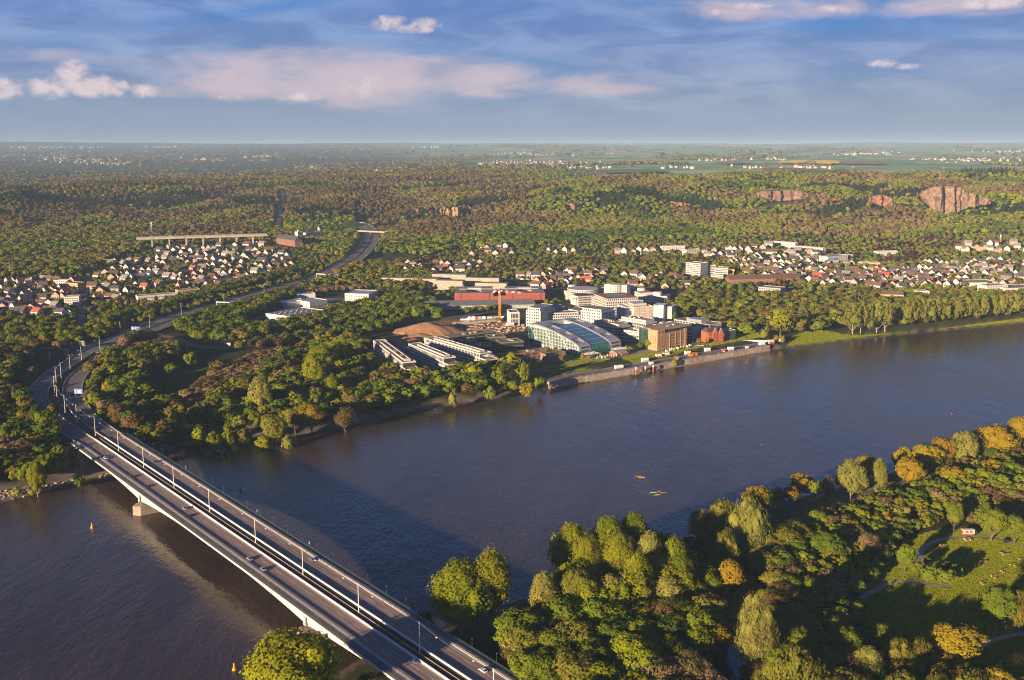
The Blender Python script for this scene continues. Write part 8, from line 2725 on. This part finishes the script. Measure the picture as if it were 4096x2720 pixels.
def stall(x, y, w, h, d, c1, c2, lab, rz=.42):
    q = P(x, y, 6.1)
    o = empty('market_trailer', (q[0], q[1], 6.07 if abs(y - 1420) < 90 else gz(*q[:2])), rz, lab, 'trailer', 'trailers and stalls on the quay')
    bx(-w / 2, w / 2, -d / 2, d / 2, .45, h).build('body', c1, o)
    bx(-w / 2 - .1, w / 2 + .1, -d / 2 - .1, d / 2 + .1, h + .01, h + .2).build('roof', M_WHITE, o)
    bx(-w * .4, w * .4, -d / 2 - .05, -d / 2 - .01, .5, h * .52).build('counter', c2, o)
    for u in (-w * .3, w * .3):
        MB().tube((u, -d / 2 + .1, .36), (u, d / 2 - .1, .36), .36, n=10).build('wheel', M_BLACK, o)
    MB().tube((w / 2, 0, .5), (w / 2 + 1.4, 0, .45), .07, n=5).build('drawbar', M_GALV, o)
for (x, y, w, h, d, c1, c2, lab) in [(2475, 1474, 9, 3.4, 3, M_WHITE, W_LGREY, 'long white trailer, leftmost on the quay'), (2579, 1447, 7.5, 4, 3, M_WHITE, W_LGREY, 'white trailer above the landing stage'), (2604, 1459, 4, 3, 3, M_WHITE, M_GLASSD, 'small white kiosk at the gangway head'), (2634, 1430, 6, 3.6, 3, M_WHITE, M_AWN, 'white trailer with red front behind the promenade'), (2664, 1424, 7, 3.6, 3, M_WHITE, M_AWN, 'white trailer with red end in front of the mill'),
                                    (2706, 1438, 4, 2.8, 2.4, M_AWN, M_WHITE, 'small red stall at the quay edge below the mill'), (2750, 1418, 6.5, 3.6, 3, M_WHITE, W_LGREY, 'white trailer beside the orange containers'), (2829, 1406, 6.5, 4, 3, M_WHITE, W_LGREY, 'white box trailer below the villa'), (2893, 1408, 3.6, 2.6, 2.4, M_AWN, M_WHITE, 'small red stall below the villa lawn'), (2922, 1402, 7, 4, 3, M_WHITE, W_LGREY, 'white box trailer right of the small red stall'),
                                    (2988, 1394, 3.4, 2.4, 2.2, M_WHITE, M_AWN, 'tiny white and red stall on the promenade'), (3047, 1381, 7, 4, 3, M_WHITE, W_LGREY, 'white box trailer near the quay end'), (3083, 1375, 7.5, 4.4, 3, W_WARM, M_AWN, 'cream trailer with red front near the quay end'), (3120, 1367, 5.5, 3.8, 3, M_WHITE, W_LGREY, 'white trailer, rightmost on the quay'),
                                    (2040, 1312, 10, 4, 3.4, M_WHITE, W_LGREY, 'white container on the building site before the hotel')]:
    stall(x, y, w, h, d, c1, c2, lab)
def skip_box(x, y, w, h, d, m, lab, grp, rz=.42, z=6.1, name='container'):
    q = P(x, y, z)
    o = empty(name, (q[0], q[1], gz(*q[:2]) + .05), rz, lab, 'container', grp)
    bx(-w / 2, w / 2, -d / 2, d / 2, 0.1, h).build('body', m, o)
    for u in np.linspace(-w / 2 + .3, w / 2 - .3, max(3, int(w))):
        bx(u - .08, u + .08, -d / 2 - .06, -d / 2 - .01, .2, h - .1).build('rib', m, o)
    bx(w / 2 + .01, w / 2 + .06, -d / 2 + .2, d / 2 - .2, .3, h - .3).build('door', W_LGREY, o)
M_ORA = mat('orange_steel', (.62, .20, .03), .6, .1, .3)
skip_box(2763, 1424, 5, 3.2, 3, M_ORA, 'orange container on the quay, left one', 'orange containers on the quay')
skip_box(2780, 1421, 4.5, 3.2, 3, M_ORA, 'orange container on the quay, right one', 'orange containers on the quay')
GC = 'containers on the building site'
for x, w, m, lab in ((1864, 15, M_WHITE, 'long white site container, leftmost'), (1892, 7, M_WHITE, 'white site container left of the red one'), (1906, 4, M_AWN, 'small red site container between white ones'), (1919, 5, mat('teal_cont', (.25, .33, .30), .7, .1, .3), 'grey-green site container right of the red one'), (1936, 4, M_WHITE, 'narrow white site container before the grey ones'), (1962, 9, W_LGREY, 'grey site container, left of two'), (1982, 8, W_LGREY, 'grey site container, right of two'), (2008, 5, M_WHITE, 'white site container at the crane foot')):
    skip_box(x, 1283, w, 5, 3, m, lab, GC, .0, 8)
pr = empty('parasol', (0, 0, 0), 0, None, 'parasol', 'parasols on the riverside terraces')
MB().tube((0, 0, 0), (0, 0, 2.4), .05, n=5).build('pole', M_WHITE, pr)
MB().lathe([(.12, 1.0), (.42, 1.3), (.30, 2.6), (.06, 3.2)], 8).build('canopy', M_WHITE, pr)
pl = []
for i in range(40):
    if i < 18:
        t = i / 17; x, y = 2660 + 95 * t + rnd.uniform(-2, 2), 1412 - 20 * t + rnd.uniform(0, 5); w = 'in front of the mill'
    else:
        t = (i - 18) / 21; x, y = 2385 + 130 * t + rnd.uniform(-4, 4), 1443 - 21 * t + rnd.uniform(-4, 4); w = 'on the hotel terrace'
    q = P(x, y, 7.4)
    o = pr if i == 0 else copy_tree(pr)
    o.location = (q[0], q[1], gz(*q[:2]) + .1)
    s = rnd.uniform(.9, 1.35)
    o.scale = (s, s, s)
    pl.append(('white folded parasol ' + w, x, o, 0))
dedupe(pl)
q = P(2455, 1452, 7)
o = empty('steps', (q[0], q[1], 5.9), .30, 'broad flight of pale steps down the lawn below the hotel', 'steps')
for i in range(10):
    bx(-11, 11, i * 1.6, i * 1.6 + 1.58, -1, .16 * i + .2).build('step', M_PAVE, o)
# white bent sculpture and curved white wall by the end of the promenade
q = P(3030, 1364, 7)
o = empty('curved_bench', (q[0], q[1], gz(*q[:2])), .2, 'long curved white wall-bench on the lawn near the quay end', 'bench')
for i in range(10):
    a, b = -18 + i * 2.6, -18 + (i + 1) * 2.6
    f = lambda u: .012 * (u + 18) ** 2 * -1
    MB().add([(a, f(a), 0), (b, f(b), 0), (b, f(b) + 1, 0), (a, f(a) + 1, 0), (a, f(a), 1.7), (b, f(b), 1.7), (b, f(b) + 1, 1.7), (a, f(a) + 1, 1.7)], [(4, 5, 6, 7), (0, 1, 5, 4), (2, 3, 7, 6), (1, 2, 6, 5), (3, 0, 4, 7)]).build('segment', M_WHITE, o)

# ------------------------------------------------------------------ building site: spoil heaps, foundation, cranes
def heap(x, y, rx, ry, h, seed, lab):
    q = P(x, y, 8)
    n, m = 22, 10
    vs = [(0, 0, h)]
    for j in range(1, m + 1):
        for i in range(n):
            a = 6.283 * i / n
            r = j / m
            k = 1 + .3 * (float(vnoise(math.cos(a) * 2 + seed, math.sin(a) * 2, seed)) - .5)
            z = h * (1 - r) ** .8 * (1 + .5 * (float(vnoise(math.cos(a) * 3 * r + seed, math.sin(a) * 3 * r, seed + 3)) - .5))
            vs.append((rx * r * k * math.cos(a), ry * r * k * math.sin(a), z if j < m else -.6))
    fs = [(0, 1 + i, 1 + (i + 1) % n) for i in range(n)]
    for j in range(m - 1):
        for i in range(n):
            fs.append((1 + j * n + i, 1 + (j + 1) * n + i, 1 + (j + 1) * n + (i + 1) % n, 1 + j * n + (i + 1) % n))
    o = MB().add(vs, fs).build('spoil_heap', mat('spoil', (.38, .20, .105), .95, .2, .12, coord='World', bump=.5), None, (q[0], q[1], gz(*q[:2])))
    tag(o, lab, 'spoil heap', 'spoil heaps on the building site')
heap(1712, 1328, 46, 26, 11, 1, 'largest reddish spoil heap left on the building site')
heap(1755, 1322, 26, 18, 8, 2, 'spoil heap joined to the right of the largest')
heap(1668, 1345, 20, 12, 3.5, 3, 'low spread of spoil in front of the largest heap')
heap(1625, 1362, 17, 11, 4, 4, 'small pale heap behind the first office slab')
heap(1900, 1318, 14, 8, 2, 6, 'little heap beside the concrete foundation')
B = Bld('foundation', 'long raw concrete foundation walls on the building site', 'foundation', (1825, 1304), (2002, 1286), 8, 8)
for y0 in (0, 9):
    for u in spread(0, B.W, 9):
        B.box('wall_panel', M_CONC, u - B.W / 18 + .06, u + B.W / 18 - .06, y0, y0 + .6, -1, 3.4)
B.box('slab', M_CONC, B.W * .3, B.W, .7, 8.9, 3.0, 3.5)
g = random.Random(5)
db = MB()
for i in range(260):
    x, y = g.uniform(1820, 2100), g.uniform(1296, 1340)
    q = P(x, y, 8)
    if any(inside(f, np.array([q[0]]), np.array([q[1]]))[0] for f in FOOT[:25]):
        continue
    s = g.uniform(.3, 1.5); z = gz(*q[:2])
    db.box(q[0] - s, q[0] + s * g.uniform(.5, 2), q[1] - s * .6, q[1] + s * .6, z - .1, z + s * g.uniform(.4, 1.1))
db.build('rubble', mat('site_rubble', (.40, .30, .22), .9, .35, .15, coord='World'), kind='stuff')
def crane(label, base, ztop, jib_a, jib_b, m, jm, jm2, rz, w=1.0):
    o = empty('tower_crane', base, rz, label, 'crane')
    H = ztop
    t = MB()
    for sx in (-1, 1):
        for sy in (-1, 1):
            t.box(sx * w - .14, sx * w + .14, sy * w - .14, sy * w + .14, 0, H)
    k = int(H / (2.2 * w))
    for i in range(k):
        z0, z1 = H * i / k, H * (i + 1) / k
        s = 1 if i % 2 else -1
        for sy in (-w, w):
            t.tube((-w * s, sy, z0), (w * s, sy, z1), .09, n=4)
            t.tube((sy, -w * s, z0), (sy, w * s, z1), .09, n=4)
    t.build('tower', m, o)
    bx(-w * 2.4, w * 2.4, -w * 2.4, w * 2.4, -.5, 1.4).build('ballast_base', M_CONC, o)
    n = 10
    for i in range(n):
        a, b = jib_a + (jib_b - jib_a) * i / n, jib_a + (jib_b - jib_a) * (i + 1) / n
        j = MB().box(a, b, -.8, -.6, H + .6, H + .85).box(a, b, .6, .8, H + .6, H + .85).box(a, b, -.12, .12, H + 2.0, H + 2.25)
        j.tube((a, -.7, H + .7), ((a + b) / 2, 0, H + 2.1), .09, n=4).tube(((a + b) / 2, 0, H + 2.1), (b, -.7, H + .7), .09, n=4).tube((a, .7, H + .7), (b, -.7, H + .7), .09, n=4)
        j.build('jib_section', jm if i % 2 else jm2, o)
    bx(-1.4, 1.4, -1.1, 1.1, H + .01, H + .59).build('slewing_ring', m, o)
    bx(-.6, 1.2, -2.4, -1.15, H - .6, H + 1.8).build('cab', M_WHITE, o)
    bx(jib_a - .5, jib_a + 2.5, -.9, .9, H - 1.2, H + .55).build('counterweight', M_CONC, o)
    return o
q = P(1999, 1290, 8)
crane('tall orange tower crane with a red and white jib', (q[0], q[1], gz(*q[:2])), (1290 - 1168) * math.hypot(*q[:2]) / 4096, -9, 34, mat('crane_orange', (.72, .28, .02), .55, .08, .3), M_AWN, M_WHITE, -.45, .95)
q = hit(1612, 992)
crane('small orange crane beside the upper motorway', q, 12, -3, 30, M_ORA, M_ORA, M_ORA, 2.9, .9)
q = P(2931, 1128, 10)
crane('thin yellow crane right of the white apartment towers', (q[0], q[1], gz(*q[:2])), 19, -2, 17, M_YEL, M_YEL, M_YEL, 2.9, .6)

# ------------------------------------------------------------------ viaduct, overbridge, masts
A_, B_ = np.array(PY(545, 953, 2110)), np.array(PY(1068, 941, 2200))
v = B_ - A_; L = float(np.linalg.norm(v[:2]))
o = empty('viaduct', tuple(A_), math.atan2(v[1], v[0]), 'long pale motorway viaduct at the foot of the wooded hill', 'viaduct')
bx(0, L, -9, 9, -2.6, 0).build('deck', M_CONC, o)
bx(0, L, -8.4, 8.4, .01, .06).build('roadway', M_ASPH2, o)
for y in (-9.05, 8.75):
    bx(0, L, y, y + .3, .0, 1.0).build('parapet', M_CONC, o)
for i, u in enumerate(np.linspace(30, L - 30, 7)):
    bx(u - 1.2, u + 1.2, -6, 6, -30, -2.61).build('pier', M_CONC, o)
for y in (-8.8, 8.6):
    bx(0, L, y + .03, y + .1, 1.31, 2.0).build('railing', M_GALV, o)
A_ = np.array(P(1440, 925, 31)); B_ = np.array(P(1535, 930, 31))
v = B_ - A_; L = float(np.linalg.norm(v[:2]))
o = empty('overbridge', (A_[0], A_[1], 31.5), math.atan2(v[1], v[0]), 'grey overbridge across the upper motorway in the trees', 'bridge')
bx(-6, L + 6, -5, 5, -1.4, 0).build('deck', M_CONCD, o)
for y in (-5.1, 4.8):
    bx(-6, L + 6, y, y + .3, .01, 1.2).build('parapet', M_CONC, o)
bx(L * .5 - .6, L * .5 + .6, -4, 4, -9, -1.41).build('pier', M_CONCD, o)
def lattice(x, yb, yt, w, lab, m=M_WSTEEL, m2=None):
    q = hit(x, yb)
    h = (yb - yt) * math.hypot(q[0], q[1]) / 4096
    o = empty('radio_mast', q, .3, lab, 'mast')
    mb = MB()
    for sx in (-1, 1):
        for sy in (-1, 1):
            mb.tube((sx * w, sy * w, -1), (sx * w * .4, sy * w * .4, h), .16, n=4)
    k = max(4, int(h / 4))
    for i in range(k):
        z0, z1 = h * i / k, h * (i + 1) / k
        a, b = w * (1 - .6 * i / k), w * (1 - .6 * (i + 1) / k)
        for s in (-1, 1):
            mb.tube((-a, s * a, z0), (b, s * b, z1), .11, n=4).tube((s * a, a, z0), (s * b, -b, z1), .11, n=4)
    mb.build('lattice', m, o)
    for z in (.8, .9, .97):
        MB().box(-w * .9, w * .9, -w * .9, w * .9, h * z, h * z + 1.2).build('antenna_box', M_WHITE, o)
lattice(608, 950, 893, 1.6, 'red and white lattice radio mast above the viaduct', M_WHITE)
lattice(4000, 985, 944, 1.2, 'grey lattice mast at the sports ground, right edge')
for x, yb, yt, lab in ((3433, 1222, 1160, 'tall pale floodlight pole left of the railway station'), (3457, 1210, 1175, 'short lattice signal pole beside the floodlight pole'), (2804, 1226, 1204, 'railway catenary pole, leftmost'), (2964, 1226, 1203, 'railway catenary pole, second'), (3152, 1232, 1196, 'railway catenary pole, third'), (3307, 1230, 1194, 'railway catenary pole, nearest the floodlight'), (1975, 1195, 1142, 'thin aerial pole in front of the red office'), (1853, 1190, 1140, 'thin aerial pole before the beige complex')):
    q = hit(x, yb)
    h = (yb - yt) * math.hypot(q[0], q[1]) / 4096
    o = empty('pole', q, 0, lab, 'pole')
    MB().tube((0, 0, -1), (0, 0, h), .22, .14, 6).build('shaft', M_GALV, o)
    MB().box(-.9, .9, -.2, .2, h + .01, h + .4).build('cross_head', M_GALV, o)

# ------------------------------------------------------------------ in the park: food truck, log seats
q = P(3876, 2144, 6.4)
o = empty('food_truck', (q[0], q[1] + 1.5, gz(*q[:2]) + .15), .04, 'white-roofed food truck with a red printed side on the park path', 'food truck')
o.scale = (.86, .86, .86)
bx(-4.4, 4.0, -1.25, 1.25, .7, 3.6).build('body', W_BEIGE, o)
bx(-4.45, 4.05, -1.3, 1.3, 3.61, 3.85).build('roof', M_WHITE, o)
bx(4.01, 6.2, -1.15, 1.15, .6, 2.6).build('cab', M_BLACK, o)
bx(4.6, 6.25, -1.17, 1.17, 1.7, 2.4).build('window', M_GLASSD, o)
sd_ = bx(-2.2, 2.2, -1.31, -1.26, 1.9, 3.3).build('printed_panel', M_AWN, o)
bx(-1.5, 1.7, -1.36, -1.32, 1.55, 1.88).build('white_banner', M_WHITE, sd_)
MB().add([(.55 * math.cos(6.283 * i / 12) - .1, -1.33, 2.75 + .3 * math.sin(6.283 * i / 12)) for i in range(12)], [tuple(range(11, -1, -1))]).build('emblem', M_WHITE, sd_)
bx(-4.46, -4.41, -1.2, 1.2, .8, 3.4).build('rear_panel', M_AWN, o)
for u in (-2.6, -1.6, 4.9):
    for y in (-1.05, 1.05):
        MB().tube((u, y - .15, .45), (u, y + .15, .45), .45, n=10).build('wheel', M_BLACK, o)
M_LOG = mat('log_bark', (.26, .15, .085), .9, .3, .8)
M_CUT = mat('cut_wood', (.62, .38, .12), .8, .15, .8)
lg = []
C7 = lambda x, y: (3500 + x * .2551, 2050 + y * .2551)
def log(x, y, ln, rz, r, lab):
    X, Y = C7(x, y)
    q = P(X, Y, 6.5)
    o = empty('log_seat', (q[0], q[1], gz(*q[:2]) + r + .05), rz, None, 'log', 'logs lying on the park lawn')
    MB().tube((-ln / 2, 0, 0), (ln / 2, 0, 0), r, r * .95, 10).build('trunk', M_LOG, o)
    for s in (-1, 1):
        MB().tube((s * (ln / 2 + .005), 0, 0), (s * (ln / 2 + .05), 0, 0), r * .92, n=10).build('cut_end', M_CUT, o)
    lg.append((lab, X, o, 0))
for x, y, ln, rz, r, lab in [(825, 590, 2.6, .55, .5, 'dark log beside the path bend'), (870, 610, 2.8, .55, .55, 'pale log beside the path bend'), (965, 497, 1.4, .2, .5, 'short log left in the upper-left cluster'), (1010, 510, 1.6, 1.3, .6, 'stubby bright log in the upper-left cluster'), (1045, 525, 2.2, .6, .5, 'pale log in the upper-left cluster'), (1078, 515, 1.3, .5, .5, 'short log right in the upper-left cluster'),
                             (1415, 425, 2.0, .6, .6, 'log left in the cluster before the food truck'), (1460, 415, 2.2, .3, .5, 'log at the back of the cluster before the food truck'), (1450, 450, 2.2, .3, .5, 'log at the front of the cluster before the food truck'), (1495, 440, 1.3, .8, .6, 'stubby log right in the cluster before the food truck'), (1975, 643, 1.6, -.2, .45, 'short log of the far right pair'), (2052, 665, 4.6, .42, .5, 'long pale log of the far right pair'),
                             (1652, 775, 1.6, -.1, .45, 'short log of the middle pair'), (1707, 785, 4.6, .55, .55, 'long pale log of the middle pair'), (1440, 932, 4.6, .45, .45, 'long log in the shadow of the copse'), (1392, 922, 1.4, .2, .4, 'short log in the shadow of the copse'), (2150, 815, 4.2, .6, .4, 'dark log bench, first from the right in the diagonal row'), (2200, 842, 1.4, .5, .4, 'short pale log beside the first dark bench'),
                             (2008, 905, 5.0, .6, .4, 'dark log bench, second from the right in the diagonal row'), (2010, 943, 1.5, .5, .4, 'short pale log beside the second dark bench'), (1865, 993, 4.8, .6, .4, 'dark log bench, third from the right in the diagonal row'), (1895, 1038, 1.6, .5, .4, 'short pale log beside the third dark bench'), (1698, 1098, 4.6, .6, .4, 'dark log bench, last in the diagonal row'), (1703, 1133, 1.5, .5, .4, 'short pale log beside the last dark bench'), (2300, 735, 3.6, .4, .4, 'log bench at the right edge of the lawn')]:
    log(x, y, ln, rz, r, lab)
for e in lg:
    e[2]['label'] = e[0]
# bushes and stones of the beach
st = MB()
for i in range(420):
    t = rnd.random()
    x = -60 + 520 * t; y = 2005 - 190 * t * .52 - rnd.uniform(-6, 26) * (1 - .3 * t)
    q = hit(x, min(y, 2010)) if i % 3 == 0 else P(x, y, 1.5)
    if signed_river(np.array([q[0]]), np.array([q[1]]))[0][0] < 0.5:
        continue
    r = rnd.uniform(.3, 1.0); z = gz(*q[:2])
    cv, cf = ICO1
    if i % 2:
        st.add([(q[0] + v[0] * r * 1.3, q[1] + v[1] * r, z + v[2] * r * .6) for v in ((1, 0, 0), (0, 1, 0), (-1, 0, 0), (0, -1, 0), (.2, .1, 1))], [(0, 1, 4), (1, 2, 4), (2, 3, 4), (3, 0, 4)])
    else:
        st.box(q[0] - r, q[0] + r * .8, q[1] - r * .7, q[1] + r * .6, z - .3, z + r * .7)
st.build('beach_stones', M_STONE, kind='stuff')
# ------------------------------------------------------------------ the air
def make_haze():
    m = bpy.data.materials.new('haze')
    m.use_nodes = True
    nt = m.node_tree
    nt.nodes.clear()
    k = NT(nt)
    v = k.n('ShaderNodeVolumePrincipled')
    v.inputs['Color'].default_value = (0.40, 0.57, 0.80, 1)
    v.inputs['Density'].default_value = 4.8e-5
    v.inputs['Anisotropy'].default_value = -0.14
    out = k.n('ShaderNodeOutputMaterial')
    k.l(v.outputs[0], out.inputs['Volume'])
    bx(-42000, 42000, -2500, 43000, -6, 345).build('haze', m, kind='stuff')
make_haze()
